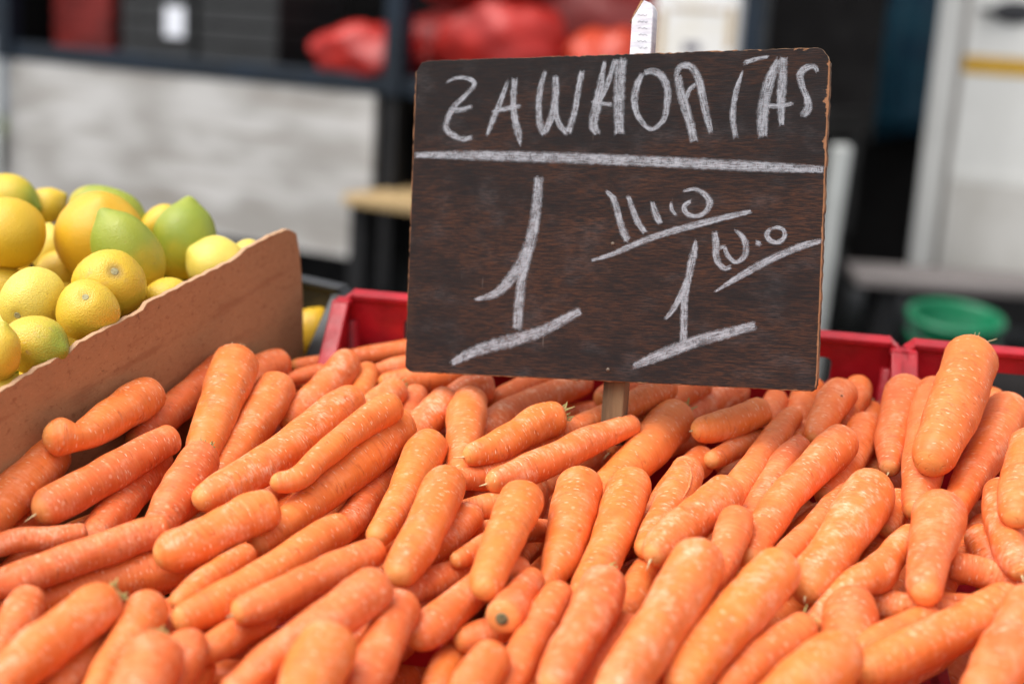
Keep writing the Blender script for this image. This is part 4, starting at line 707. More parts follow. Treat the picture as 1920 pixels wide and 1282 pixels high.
[(1775,-5393,-190,96),(1555,-5538,-190,137),(1230,-5764,-190,123),(914,-6000,-190,104),(604,-6246,-190,55)],
[(-825,-5652,-281,100),(-1161,-5667,-281,143),(-1652,-5745,-281,128),(-2126,-5888,-281,108),(-2583,-6096,-281,57)],
[(3680,-5630,-275,90),(3455,-5721,-275,128),(3124,-5873,-275,115),(2802,-6043,-275,97),(2489,-6230,-275,51)],
[(-36,-5186,-275,98),(-247,-5362,-275,140),(-549,-5639,-275,126),(-833,-5933,-275,106),(-1100,-6245,-275,56)],
[(-3237,-5202,-75,88),(-3442,-5402,-75,126),(-3738,-5711,-75,113),(-4019,-6034,-75,95),(-4287,-6369,-75,50)],
[(-638,-3888,-292,91),(-811,-4124,-292,130),(-1076,-4475,-292,116),(-1346,-4820,-292,98),(-1622,-5162,-292,52)],
[(-2937,-4995,-72,86),(-3012,-5221,-72,122),(-3107,-5565,-72,110),(-3180,-5914,-72,93),(-3231,-6268,-72,49)],
[(203,-5564,-277,120),(24,-5774,-277,171),(-277,-6044,-277,153),(-617,-6260,-277,130),(-995,-6423,-277,68)],
[(2865,-5629,-71,103),(2616,-5684,-71,147),(2248,-5786,-71,132),(1888,-5911,-71,111),(1535,-6059,-71,59)],
[(3542,-5178,-296,94),(3241,-5349,-296,134),(2824,-5646,-296,120),(2449,-5993,-296,102),(2116,-6388,-296,54)],
[(-2663,-5231,-281,93),(-2885,-5363,-281,133),(-3223,-5554,-281,119),(-3564,-5737,-281,100),(-3911,-5912,-281,53)],
[(-1726,-5410,-247,110),(-1992,-5536,-247,157),(-2397,-5712,-247,141),(-2808,-5872,-247,119),(-3226,-6016,-247,63)],
[(-3884,-5204,-65,102),(-4088,-5457,-65,146),(-4396,-5835,-65,130),(-4708,-6209,-65,110),(-5024,-6579,-65,58)],
[(-3965,-5110,-290,98),(-4144,-5342,-290,140),(-4423,-5682,-290,126),(-4715,-6011,-290,106),(-5017,-6330,-290,56)],
[(204,-4283,-244,110),(-7,-4465,-244,157),(-304,-4758,-244,140),(-575,-5075,-244,119),(-820,-5414,-244,63)],
[(2086,-5270,-278,98),(1982,-5509,-278,140),(1853,-5877,-278,125),(1756,-6254,-278,106),(1692,-6640,-278,56)],
[(-3395,-5254,-295,96),(-3592,-5411,-295,137),(-3888,-5648,-295,122),(-4182,-5886,-295,103),(-4475,-6126,-295,55)],
[(6133,-5260,-629,121),(5921,-5431,-629,173),(5592,-5667,-629,155),(5249,-5880,-629,131),(4890,-6071,-629,69)],
[(-558,-4857,-454,116),(-768,-5050,-454,166),(-1108,-5299,-454,149),(-1476,-5500,-454,126),(-1873,-5652,-454,66)],
[(2273,-5107,-649,105),(2245,-5349,-649,150),(2201,-5711,-649,135),(2155,-6073,-649,114),(2107,-6435,-649,60)],
[(6793,1248,-562,95),(6633,1024,-562,136),(6388,691,-562,122),(6138,362,-562,103),(5883,37,-562,54)],
[(540,-4870,-625,97),(475,-5122,-625,139),(321,-5465,-625,125),(100,-5765,-625,105),(-188,-6022,-625,56)],
[(3171,-4107,-683,102),(3245,-4391,-683,146),(3355,-4818,-683,130),(3466,-5244,-683,110),(3576,-5671,-683,58)],
[(197,-4533,-635,96),(-78,-4736,-635,137),(-487,-5046,-635,122),(-890,-5363,-635,103),(-1287,-5688,-635,55)],
[(7351,-654,-577,87),(7225,-916,-577,124),(7007,-1289,-577,111),(6753,-1636,-577,94),(6462,-1960,-577,50)],
[(-1914,-4851,-586,85),(-1913,-5098,-586,121),(-1917,-5469,-586,109),(-1928,-5841,-586,92),(-1946,-6212,-586,49)],
[(-2440,-4461,-611,111),(-2656,-4647,-611,159),(-2901,-4968,-611,143),(-3052,-5337,-611,120),(-3109,-5755,-611,64)],
[(115,-5334,-659,125),(-59,-5518,-659,179),(-349,-5749,-659,160),(-672,-5927,-659,136),(-1029,-6053,-659,72)],
[(1688,-5148,-476,113),(1540,-5362,-476,161),(1307,-5673,-476,145),(1058,-5972,-476,122),(796,-6260,-476,65)],
[(7013,-368,-661,124),(6818,-540,-661,177),(6518,-788,-661,159),(6209,-1025,-661,134),(5890,-1250,-661,71)],
[(2756,-5002,-529,118),(2737,-5270,-529,168),(2754,-5666,-529,151),(2827,-6055,-529,127),(2954,-6435,-529,67)],
[(4897,-4929,-439,123),(4796,-5185,-439,175),(4697,-5576,-439,157),(4663,-5976,-439,133),(4694,-6384,-439,70)],
[(6857,-5071,-534,122),(6684,-5315,-534,175),(6443,-5690,-534,157),(6223,-6078,-534,132),(6025,-6479,-534,70)],
[(7283,-1437,-653,106),(7041,-1642,-653,151),(6706,-1974,-653,136),(6403,-2335,-653,115),(6132,-2725,-653,61)],
[(7133,-3457,-453,120),(7006,-3770,-453,172),(6794,-4227,-453,154),(6555,-4670,-453,130),(6289,-5100,-453,69)],
[(67,-4951,-654,96),(-194,-5133,-654,137),(-592,-5395,-654,123),(-997,-5647,-654,104),(-1409,-5888,-654,55)],
[(7285,-3923,-689,104),(7061,-4143,-689,148),(6713,-4460,-689,133),(6351,-4762,-689,112),(5977,-5049,-689,59)],
[(5177,-2528,-691,113),(4954,-2657,-691,161),(4612,-2836,-691,145),(4262,-2996,-691,122),(3903,-3137,-691,65)],
[(5383,-5462,-688,112),(5132,-5569,-688,160),(4759,-5738,-688,144),(4392,-5919,-688,121),(4031,-6111,-688,64)],
[(-3510,-5022,-536,104),(-3634,-5281,-536,148),(-3829,-5664,-536,133),(-4035,-6041,-536,112),(-4254,-6412,-536,59)],
[(7368,-4760,-670,92),(7221,-4997,-670,132),(6978,-5333,-670,118),(6707,-5647,-670,100),(6409,-5939,-670,53)],
[(-86,-3137,-493,89),(-287,-3391,-493,128),(-584,-3774,-493,114),(-876,-4161,-493,97),(-1163,-4552,-493,51)],
[(-3313,-4700,-644,108),(-3305,-5033,-644,154),(-3340,-5525,-644,138),(-3433,-6008,-644,117),(-3584,-6483,-644,62)],
[(5676,1260,-596,96),(5467,1098,-596,137),(5182,829,-596,123),(4933,529,-596,104),(4719,197,-596,55)],
[(4438,-4988,-510,87),(4262,-5215,-510,125),(3978,-5535,-510,112),(3668,-5831,-510,94),(3334,-6101,-510,50)],
[(2237,-4615,-675,109),(2090,-4910,-675,155),(1882,-5357,-675,139),(1688,-5810,-675,117),(1507,-6270,-675,62)],
[(-1070,-5199,-695,87),(-1237,-5395,-695,125),(-1483,-5692,-695,112),(-1725,-5993,-695,94),(-1962,-6298,-695,50)],
[(1340,149,-628,87),(1164,-97,-628,124),(963,-488,-628,111),(837,-908,-628,94),(786,-1355,-628,50)],
[(1433,-5173,-647,94),(1260,-5407,-647,134),(969,-5724,-647,120),(638,-5996,-647,102),(268,-6225,-647,54)],
[(3104,-4877,-639,106),(3071,-5164,-639,152),(3042,-5594,-639,136),(3037,-6026,-639,115),(3056,-6458,-639,61)],
[(7077,1335,-697,92),(7013,1078,-697,131),(6910,693,-697,118),(6799,310,-697,99),(6681,-71,-697,53)],
[(7485,-2140,-384,93),(7291,-2287,-384,133),(7006,-2515,-384,119),(6727,-2751,-384,101),(6456,-2995,-384,53)],
[(2633,-4096,-884,86),(2608,-4419,-884,123),(2582,-4902,-884,110),(2569,-5387,-884,93),(2570,-5871,-884,49)],
[(5443,1036,-972,108),(5268,734,-972,154),(5060,262,-972,138),(4918,-232,-972,117),(4841,-748,-972,62)],
[(7003,539,-974,104),(6723,329,-974,149),(6354,-30,-974,134),(6045,-439,-974,113),(5798,-900,-974,60)],
[(3748,-4494,-886,109),(3707,-4807,-886,156),(3597,-5261,-886,140),(3432,-5696,-886,118),(3211,-6113,-886,62)],
[(-1276,-1873,-872,96),(-1462,-2061,-872,137),(-1731,-2352,-872,123),(-1988,-2653,-872,104),(-2232,-2966,-872,55)],
[(6743,-1901,-862,90),(6477,-1934,-862,128),(6079,-1993,-862,115),(5684,-2064,-862,97),(5291,-2146,-862,51)],
[(-1991,-5131,-837,111),(-2225,-5382,-837,158),(-2586,-5748,-837,142),(-2958,-6101,-837,120),(-3343,-6442,-837,63)],
[(5297,-4904,-966,119),(5321,-5208,-966,169),(5333,-5662,-966,152),(5315,-6116,-966,128),(5267,-6569,-966,68)],
[(812,-4764,-854,94),(642,-4977,-854,134),(388,-5297,-854,120),(133,-5617,-854,101),(-121,-5936,-854,53)],
[(6892,-4704,-860,92),(6684,-4859,-860,132),(6386,-5106,-860,118),(6106,-5373,-860,100),(5843,-5658,-860,53)],
[(4436,-2179,-966,111),(4452,-2481,-966,159),(4438,-2931,-966,142),(4380,-3376,-966,120),(4276,-3817,-966,64)],
[(1454,-4660,-873,102),(1355,-4908,-873,146),(1217,-5283,-873,130),(1092,-5662,-873,110),(979,-6046,-873,58)],
[(877,-3087,-952,87),(695,-3373,-952,125),(394,-3776,-952,112),(57,-4149,-952,94),(-314,-4493,-952,50)],
[(2366,-3711,-965,108),(2063,-3829,-965,154),(1617,-4025,-965,138),(1182,-4243,-965,117),(758,-4485,-965,62)],
[(202,-5000,-911,86),(46,-5221,-911,123),(-219,-5521,-911,111),(-519,-5783,-911,93),(-856,-6007,-911,49)],
[(156,-3285,-971,105),(-102,-3458,-971,150),(-480,-3729,-971,135),(-848,-4014,-971,114),(-1206,-4313,-971,60)],
[(-2436,-5130,-850,92),(-2655,-5278,-850,132),(-2991,-5489,-850,118),(-3335,-5686,-850,100),(-3687,-5868,-850,53)],
[(-706,-4798,-986,91),(-906,-5002,-986,129),(-1223,-5287,-986,116),(-1559,-5549,-986,98),(-1915,-5786,-986,52)],
[(3105,-4770,-892,94),(3039,-5028,-892,134),(2934,-5413,-892,120),(2821,-5796,-892,101),(2702,-6177,-892,54)],
[(7042,-2027,-844,98),(6819,-2176,-844,140),(6482,-2394,-844,125),(6143,-2609,-844,106),(5801,-2820,-844,56)],
[(-2616,15,-938,86),(-2662,-273,-938,123),(-2776,-688,-938,110),(-2946,-1082,-938,93),(-3173,-1455,-938,49)],
[(6474,-4209,-909,113),(6387,-4471,-909,161),(6208,-4833,-909,144),(5973,-5158,-909,122),(5680,-5447,-909,64)],
[(298,-4192,-862,88),(191,-4404,-862,126),(28,-4722,-862,113),(-140,-5037,-862,95),(-311,-5350,-862,50)],
[(1802,-59,-951,119),(1474,-8,-951,170),(981,59,-951,152),(487,114,-951,129),(-9,157,-951,68)],
[(7259,-5012,-909,96),(7080,-5217,-909,137),(6861,-5549,-909,123),(6703,-5912,-909,104),(6606,-6305,-909,55)],
[(6414,-768,-998,122),(6185,-964,-998,174),(5837,-1255,-998,156),(5486,-1542,-998,132),(5131,-1824,-998,70)],
[(3581,-4217,-900,89),(3502,-4454,-900,127),(3389,-4812,-900,114),(3283,-5172,-900,96),(3184,-5534,-900,51)],
[(7180,1439,-976,117),(7010,1180,-976,167),(6742,802,-976,150),(6458,435,-976,127),(6158,81,-976,67)],
[(2173,-4800,-971,125),(2069,-5098,-971,179),(1887,-5532,-971,160),(1675,-5952,-971,135),(1433,-6357,-971,72)],
[(4240,-5198,-747,99),(4103,-5406,-747,141),(3888,-5712,-747,126),(3664,-6011,-747,107),(3431,-6303,-747,56)],
[(3691,-1770,-995,96),(3524,-1995,-995,137),(3248,-2307,-995,123),(2941,-2586,-995,104),(2602,-2834,-995,55)],
[(-320,1210,-947,103),(-480,1005,-947,147),(-717,695,-947,132),(-949,382,-947,111),(-1177,66,-947,59)],
[(2785,720,-980,101),(2555,646,-980,144),(2209,538,-980,129),(1861,432,-980,109),(1513,328,-980,58)],
[(-1773,-4195,-960,91),(-2059,-4339,-960,130),(-2500,-4523,-960,117),(-2954,-4669,-960,98),(-3422,-4777,-960,52)],
[(5761,-2577,-825,98),(5577,-2752,-825,141),(5296,-3007,-825,126),(5008,-3253,-825,106),(4712,-3491,-825,56)],
[(-1269,-4530,-989,109),(-1434,-4820,-989,156),(-1710,-5235,-989,140),(-2017,-5626,-989,118),(-2357,-5994,-989,62)],
[(2392,-472,-997,96),(2261,-740,-997,137),(2027,-1114,-997,123),(1750,-1456,-997,104),(1428,-1764,-997,55)],
[(-1011,-1847,-927,99),(-1127,-2079,-927,142),(-1328,-2407,-927,127),(-1562,-2712,-927,107),(-1829,-2994,-927,57)],
[(6850,-4997,-955,124),(6688,-5254,-955,178),(6485,-5655,-955,159),(6333,-6077,-955,135),(6230,-6519,-955,71)],
[(7760,-3456,-838,97),(7424,-3514,-838,138),(6919,-3596,-838,124),(6414,-3672,-838,105),(5907,-3741,-838,55)],
[(5003,-4949,-910,118),(4732,-5157,-910,169),(4343,-5491,-910,151),(3977,-5848,-910,128),(3634,-6230,-910,68)],
[(6897,-227,-926,88),(6880,-506,-926,126),(6851,-926,-926,113),(6817,-1345,-926,95),(6778,-1764,-926,50)],
[(1657,-3440,-945,97),(1459,-3582,-945,138),(1178,-3812,-945,124),(917,-4064,-945,105),(676,-4338,-945,55)],
[(6547,1047,-881,94),(6349,806,-881,135),(6061,438,-881,121),(5783,62,-881,102),(5516,-322,-881,54)],
[(1704,-845,-786,106),(1493,-966,-786,152),(1184,-1159,-786,136),(885,-1368,-786,115),(597,-1592,-786,61)],
[(-296,-4941,-886,110),(-536,-5090,-886,157),(-885,-5330,-886,141),(-1220,-5589,-886,119),(-1540,-5867,-886,63)],
[(-3894,-1584,-961,121),(-3740,-1769,-961,173),(-3542,-2065,-961,155),(-3382,-2382,-961,131),(-3261,-2720,-961,69)],
[(1203,-4604,-984,99),(1119,-4871,-984,142),(1006,-5274,-984,127),(908,-5680,-984,107),(826,-6091,-984,57)],
[(4863,-1449,-991,113),(4625,-1626,-991,162),(4288,-1912,-991,145),(3973,-2223,-991,122),(3681,-2558,-991,65)],
[(7546,-1871,-944,109),(7296,-2092,-944,156),(6916,-2421,-944,140),(6533,-2745,-944,118),(6146,-3065,-944,63)],
[(1767,-345,-786,102),(1555,-481,-786,145),(1248,-701,-786,130),(953,-937,-786,110),(672,-1189,-786,58)],
[(5106,-2394,-978,90),(5009,-2725,-978,129),(4831,-3207,-978,116),(4613,-3672,-978,98),(4354,-4119,-978,52)],
[(5301,1434,-819,85),(5128,1140,-819,121),(4885,691,-819,109),(4662,231,-819,92),(4459,-239,-819,49)],
[(-3207,705,-768,114),(-3228,437,-768,163),(-3309,51,-768,146),(-3449,-317,-768,123),(-3648,-665,-768,65)],
[(1026,-238,-944,115),(893,-542,-944,164),(682,-992,-944,147),(458,-1435,-944,124),(221,-1872,-944,66)],
[(7385,-3744,-962,113),(7213,-3940,-962,161),(6958,-4239,-962,144),(6709,-4542,-962,122),(6464,-4849,-962,65)],
[(-2593,-3617,-798,96),(-2874,-3814,-798,137),(-3309,-4085,-798,123),(-3761,-4328,-798,104),(-4228,-4542,-798,55)],
[(-2457,-4883,-916,101),(-2712,-5011,-916,144),(-3105,-5173,-916,129),(-3510,-5300,-916,109),(-3927,-5392,-916,57)],
[(4198,158,-930,105),(4031,-81,-930,149),(3797,-449,-930,134),(3583,-828,-930,113),(3389,-1219,-930,60)],
[(-2271,-1518,-848,101),(-2399,-1751,-848,145),(-2573,-2108,-848,130),(-2728,-2473,-848,110),(-2862,-2848,-848,58)],
[(-3081,187,-990,92),(-3234,-51,-990,131),(-3392,-427,-990,117),(-3467,-825,-990,99),(-3458,-1245,-990,52)],
[(933,-3429,-996,104),(791,-3692,-996,148),(585,-4090,-996,133),(389,-4493,-996,112),(201,-4901,-996,59)],
[(3432,-2644,-990,84),(3168,-2821,-990,120),(2768,-3081,-990,108),(2365,-3335,-990,91),(1959,-3584,-990,48)],
[(1852,-4940,-736,84),(1676,-5177,-736,120),(1473,-5556,-736,108),(1343,-5963,-736,91),(1285,-6399,-736,48)],
[(-2706,-3528,-995,86),(-2955,-3707,-995,123),(-3306,-4000,-995,110),(-3628,-4323,-995,93),(-3922,-4675,-995,49)],
[(6063,1341,-979,86),(5858,1108,-979,123),(5585,735,-979,110),(5355,336,-979,93),(5167,-90,-979,49)],
[(81,-2788,-989,88),(-91,-2969,-989,125),(-360,-3228,-989,112),(-644,-3471,-989,95),(-942,-3698,-989,50)],
[(-1241,-1803,-1211,126),(-1073,-2098,-1211,180),(-806,-2533,-1211,161),(-522,-2957,-1211,136),(-222,-3369,-1211,72)],
[(1155,-4075,-1192,96),(1252,-4381,-1192,137),(1381,-4844,-1192,123),(1490,-5313,-1192,104),(1578,-5786,-1192,55)],
[(-2492,-4889,-1164,100),(-2717,-5142,-1164,142),(-3029,-5539,-1164,127),(-3312,-5957,-1164,108),(-3565,-6396,-1164,57)],
[(6974,-1748,-1095,107),(6868,-1989,-1095,152),(6664,-2314,-1095,136),(6406,-2595,-1095,115),(6094,-2832,-1095,61)],
[(5002,901,-1068,115),(4772,824,-1068,164),(4424,724,-1068,147),(4072,642,-1068,124),(3714,581,-1068,66)],
[(4320,-2786,-1206,125),(4234,-3087,-1206,178),(4088,-3533,-1206,160),(3922,-3971,-1206,135),(3735,-4401,-1206,71)],
[(4235,-4444,-1091,90),(4136,-4732,-1091,128),(4024,-5171,-1091,115),(3954,-5617,-1091,97),(3927,-6072,-1091,51)],
[(-2135,-463,-1127,115),(-2263,-735,-1127,164),(-2447,-1146,-1127,147),(-2623,-1560,-1127,125),(-2791,-1978,-1127,66)],
[(3332,-2210,-1254,118),(3127,-2464,-1254,168),(2789,-2810,-1254,150),(2415,-3114,-1254,127),(2004,-3377,-1254,67)],
[(6930,-3964,-1185,112),(6629,-3994,-1185,160),(6219,-4121,-1185,144),(5861,-4347,-1185,121),(5553,-4672,-1185,64)],
[(-2106,1024,-1132,112),(-2262,725,-1132,160),(-2500,280,-1132,144),(-2744,-162,-1132,121),(-2994,-601,-1132,64)],
[(4958,381,-1182,114),(4828,87,-1182,162),(4651,-360,-1182,145),(4496,-816,-1182,123),(4363,-1279,-1182,65)],
[(3552,-3845,-1153,115),(3548,-4089,-1153,164),(3535,-4456,-1153,147),(3515,-4822,-1153,124),(3488,-5188,-1153,65)],
[(-293,-3872,-1209,117),(-486,-4065,-1209,167),(-793,-4330,-1209,150),(-1122,-4566,-1209,126),(-1473,-4775,-1209,67)],
[(7316,-4911,-1232,112),(7094,-5090,-1232,160),(6749,-5341,-1232,143),(6389,-5569,-1232,121),(6015,-5775,-1232,64)],
[(7079,348,-1167,125),(6837,123,-1167,179),(6488,-226,-1167,160),(6156,-591,-1167,135),(5839,-970,-1167,72)],
[(3853,-782,-1216,123),(3584,-842,-1216,176),(3180,-918,-1216,157),(2772,-978,-1216,133),(2362,-1022,-1216,70)],
[(4969,-2223,-1171,115),(4827,-2528,-1171,165),(4623,-2990,-1171,148),(4431,-3457,-1171,125),(4251,-3929,-1171,66)],
[(7782,972,-1196,88),(7489,947,-1196,125),(7051,895,-1196,112),(6616,825,-1196,95),(6184,736,-1196,50)],
[(4507,1330,-1262,86),(4313,1097,-1262,123),(4025,746,-1262,110),(3741,391,-1262,93),(3462,32,-1262,49)],
[(849,-1339,-1136,122),(625,-1594,-1136,174),(296,-1982,-1136,156),(-25,-2377,-1136,132),(-339,-2778,-1136,69)],
[(389,239,-1173,92),(282,-45,-1173,132),(148,-478,-1173,118),(44,-919,-1173,100),(-28,-1367,-1173,53)],
[(-1294,-2856,-1186,95),(-1398,-3119,-1186,136),(-1502,-3521,-1186,122),(-1543,-3932,-1186,103),(-1520,-4354,-1186,54)],
[(-13,128,-1243,124),(-219,-49,-1243,177),(-512,-328,-1243,158),(-787,-625,-1243,134),(-1044,-940,-1243,71)],
[(6703,-2878,-1134,89),(6517,-3084,-1134,127),(6232,-3388,-1134,114),(5940,-3684,-1134,96),(5640,-3974,-1134,51)],
[(6455,1155,-1227,95),(6158,1129,-1227,136),(5724,1050,-1227,122),(5302,922,-1227,103),(4892,746,-1227,54)],
[(-3312,-3211,-1223,115),(-3283,-3454,-1223,165),(-3219,-3813,-1223,148),(-3128,-4166,-1223,125),(-3011,-4513,-1223,66)],
[(-130,-4478,-1224,126),(-399,-4692,-1224,180),(-799,-5018,-1224,161),(-1194,-5349,-1224,136),(-1585,-5685,-1224,72)],
[(3538,-2941,-1187,90),(3340,-3114,-1187,129),(3022,-3339,-1187,115),(2679,-3521,-1187,98),(2311,-3661,-1187,52)],
[(-824,1008,-1203,113),(-1053,931,-1203,161),(-1384,790,-1203,145),(-1701,620,-1203,122),(-2003,422,-1203,65)],
[(1581,370,-1214,97),(1310,152,-1214,138),(972,-221,-1214,124),(713,-649,-1214,104),(535,-1134,-1214,55)],
[(5567,82,-1167,102),(5414,-192,-1167,146),(5196,-609,-1167,131),(4991,-1033,-1167,111),(4799,-1463,-1167,58)],
[(4953,-5193,-1085,98),(4832,-5405,-1085,140),(4629,-5707,-1085,126),(4403,-5991,-1085,106),(4152,-6257,-1085,56)],
[(5098,-2584,-1166,85),(5214,-2877,-1166,122),(5353,-3324,-1166,109),(5451,-3781,-1166,92),(5507,-4248,-1166,49)],
[(3584,-3104,-1295,87),(3469,-3419,-1295,124),(3303,-3894,-1295,111),(3146,-4372,-1295,94),(2998,-4853,-1295,49)],
[(1529,1290,-1123,110),(1293,1127,-1123,157),(924,914,-1123,141),(535,740,-1123,119),(128,604,-1123,63)],
[(-1829,-4329,-1133,95),(-1894,-4585,-1133,136),(-2001,-4966,-1133,122),(-2119,-5344,-1133,103),(-2249,-5718,-1133,54)],
[(-2764,352,-1297,112),(-2880,47,-1297,160),(-3039,-415,-1297,144),(-3177,-883,-1297,121),(-3297,-1358,-1297,64)],
[(-1667,-3335,-1269,111),(-1897,-3447,-1269,159),(-2203,-3659,-1269,142),(-2463,-3923,-1269,120),(-2677,-4238,-1269,63)],
[(5922,-2819,-1273,85),(5890,-3096,-1273,121),(5816,-3505,-1273,108),(5709,-3906,-1273,92),(5570,-4299,-1273,48)],
[(6184,617,-1282,114),(5969,518,-1282,163),(5648,366,-1282,146),(5328,209,-1282,123),(5011,49,-1282,65)],
[(3239,1215,-1210,104),(3042,978,-1210,148),(2746,624,-1210,133),(2448,271,-1210,112),(2149,-80,-1210,59)],
[(1954,-1208,-1276,85),(1697,-1333,-1276,121),(1310,-1518,-1276,109),(922,-1699,-1276,92),(532,-1878,-1276,49)],
[(2228,672,-1222,104),(2065,488,-1222,149),(1837,200,-1222,133),(1629,-102,-1222,113),(1442,-420,-1222,60)],
[(700,-2444,-1170,125),(618,-2706,-1170,179),(487,-3098,-1170,160),(347,-3486,-1170,135),(197,-3871,-1170,72)],
[(7044,-559,-1177,96),(6954,-860,-1177,137),(6811,-1310,-1177,123),(6660,-1757,-1177,104),(6501,-2201,-1177,55)],
[(2749,-2336,-1134,104),(2545,-2471,-1134,148),(2231,-2658,-1134,133),(1906,-2826,-1134,112),(1572,-2975,-1134,59)],
[(1571,-2658,-1109,101),(1425,-2862,-1109,145),(1236,-3182,-1109,130),(1082,-3519,-1109,110),(964,-3875,-1109,58)],
[(4607,-4404,-1290,91),(4428,-4577,-1290,130),(4190,-4858,-1290,116),(3990,-5166,-1290,98),(3828,-5501,-1290,52)],
[(4671,-2274,-1229,97),(4420,-2376,-1229,139),(4041,-2521,-1229,124),(3660,-2659,-1229,105),(3275,-2790,-1229,55)],
[(2270,-4787,-1253,112),(2209,-5115,-1253,160),(2098,-5604,-1253,144),(1968,-6087,-1253,121),(1817,-6564,-1253,64)],
[(6807,-4806,-1159,119),(6580,-4885,-1159,169),(6235,-4971,-1159,152),(5884,-5019,-1159,128),(5525,-5029,-1159,68)],
[(805,-3762,-1240,98),(746,-4005,-1240,141),(607,-4340,-1240,126),(407,-4641,-1240,106),(145,-4906,-1240,56)],
[(-758,-162,-1067,120),(-966,-397,-1067,172),(-1266,-759,-1067,154),(-1553,-1131,-1067,130),(-1825,-1514,-1067,69)],
[(3409,826,-1245,121),(3328,562,-1245,172),(3253,162,-1245,154),(3232,-244,-1245,130),(3268,-655,-1245,69)],
[(7316,-2252,-1269,114),(7113,-2393,-1269,164),(6812,-2607,-1269,146),(6515,-2827,-1269,124),(6222,-3052,-1269,65)],
[(-317,-827,-1232,125),(-378,-1132,-1232,178),(-462,-1590,-1232,160),(-534,-2051,-1232,135),(-597,-2512,-1232,71)],
[(-1735,-1637,-1203,88),(-2012,-1738,-1203,126),(-2417,-1914,-1203,113),(-2808,-2117,-1203,96),(-3186,-2349,-1203,51)],
[(3845,-4673,-1233,118),(3768,-4912,-1233,168),(3650,-5268,-1233,150),(3527,-5623,-1233,127),(3401,-5977,-1233,67)],
[(159,-5196,-1153,103),(-69,-5287,-1153,147),(-411,-5421,-1153,131),(-755,-5550,-1153,111),(-1100,-5674,-1153,59)],
[(6495,-599,-1298,112),(6316,-857,-1298,159),(6048,-1246,-1298,143),(5784,-1638,-1298,121),(5523,-2031,-1298,64)],
[(-2994,-1477,-1208,121),(-3133,-1731,-1208,172),(-3313,-2125,-1208,154),(-3457,-2532,-1208,131),(-3564,-2953,-1208,69)],
[(1670,-3983,-1262,85),(1638,-4260,-1262,122),(1614,-4678,-1262,109),(1616,-5095,-1262,92),(1645,-5513,-1262,49)],
[(-2228,203,-1216,90),(-2299,-105,-1216,129),(-2436,-555,-1216,115),(-2610,-991,-1216,97),(-2821,-1414,-1216,51)],
[(5420,-1126,-1291,88),(5346,-1384,-1291,126),(5238,-1773,-1291,113),(5132,-2161,-1291,95),(5029,-2551,-1291,50)],
[(-2736,-2560,-1269,104),(-2771,-2853,-1269,149),(-2830,-3293,-1269,134),(-2896,-3732,-1269,113),(-2969,-4169,-1269,60)],
[(6603,-4485,-1167,91),(6336,-4565,-1167,129),(5937,-4692,-1167,116),(5542,-4828,-1167,98),(5149,-4973,-1167,52)],
[(4630,632,-1267,120),(4521,336,-1267,172),(4348,-105,-1267,154),(4166,-542,-1267,130),(3974,-975,-1267,69)],
[(-675,519,-1168,90),(-835,232,-1168,128),(-1095,-184,-1168,115),(-1379,-585,-1168,97),(-1686,-969,-1168,51)],
[(-1413,305,-1262,116),(-1580,10,-1262,166),(-1826,-435,-1262,149),(-2066,-882,-1262,126),(-2301,-1333,-1262,66)],
[(4958,-4570,-1205,88),(4774,-4753,-1205,126),(4576,-5060,-1205,113),(4472,-5405,-1205,95),(4463,-5788,-1205,50)],
[(5835,-5211,-1253,115),(5626,-5386,-1253,165),(5351,-5679,-1253,148),(5124,-6009,-1253,125),(4944,-6374,-1253,66)],
[(6617,-998,-1191,124),(6471,-1226,-1191,177),(6232,-1554,-1191,159),(5971,-1863,-1191,134),(5687,-2154,-1191,71)],
[(650,-4733,-1136,104),(522,-4991,-1136,148),(311,-5368,-1136,133),(78,-5731,-1136,112),(-177,-6080,-1136,59)],
[(1854,-435,-1287,89),(1643,-565,-1287,126),(1348,-785,-1287,113),(1077,-1033,-1287,96),(831,-1310,-1287,51)],
[(3197,-1146,-1289,110),(2932,-1382,-1289,157),(2497,-1654,-1289,140),(2019,-1827,-1289,119),(1498,-1901,-1289,63)],
[(-1651,-4455,-1262,87),(-1718,-4720,-1262,124),(-1859,-5097,-1262,111),(-2052,-5449,-1262,94),(-2295,-5776,-1262,50)],
[(6386,256,-1294,100),(6273,26,-1294,143),(6093,-311,-1294,128),(5900,-642,-1294,109),(5693,-965,-1294,57)],
[(5326,-5121,-1248,108),(5184,-5352,-1248,154),(4967,-5695,-1248,138),(4744,-6035,-1248,116),(4516,-6371,-1248,61)],
[(2253,-2881,-1159,94),(2031,-3054,-1159,134),(1708,-3324,-1159,120),(1397,-3607,-1159,101),(1097,-3903,-1159,54)],
[(4609,-1453,-1242,114),(4395,-1616,-1242,163),(4053,-1812,-1242,146),(3685,-1950,-1242,123),(3292,-2030,-1242,65)],
[(987,768,-1280,100),(936,416,-1280,143),(784,-78,-1280,128),(543,-532,-1280,108),(211,-945,-1280,57)],
[(3172,-4873,-1134,101),(3072,-5093,-1134,145),(2937,-5429,-1134,130),(2822,-5772,-1134,110),(2728,-6122,-1134,58)],
[(-2065,-4159,-1211,121),(-2311,-4363,-1211,172),(-2671,-4679,-1211,154),(-3019,-5007,-1211,131),(-3356,-5346,-1211,69)],
[(2622,-2145,-1298,85),(2365,-2282,-1298,122),(1991,-2506,-1298,109),(1633,-2752,-1298,92),(1289,-3020,-1298,49)],
[(1481,-2072,-1282,88),(1236,-2126,-1282,126),(873,-2219,-1282,113),(513,-2323,-1282,95),(157,-2440,-1282,50)],
[(-3024,1081,-1151,117),(-3128,824,-1151,167),(-3269,432,-1151,150),(-3390,35,-1151,127),(-3491,-369,-1151,67)],
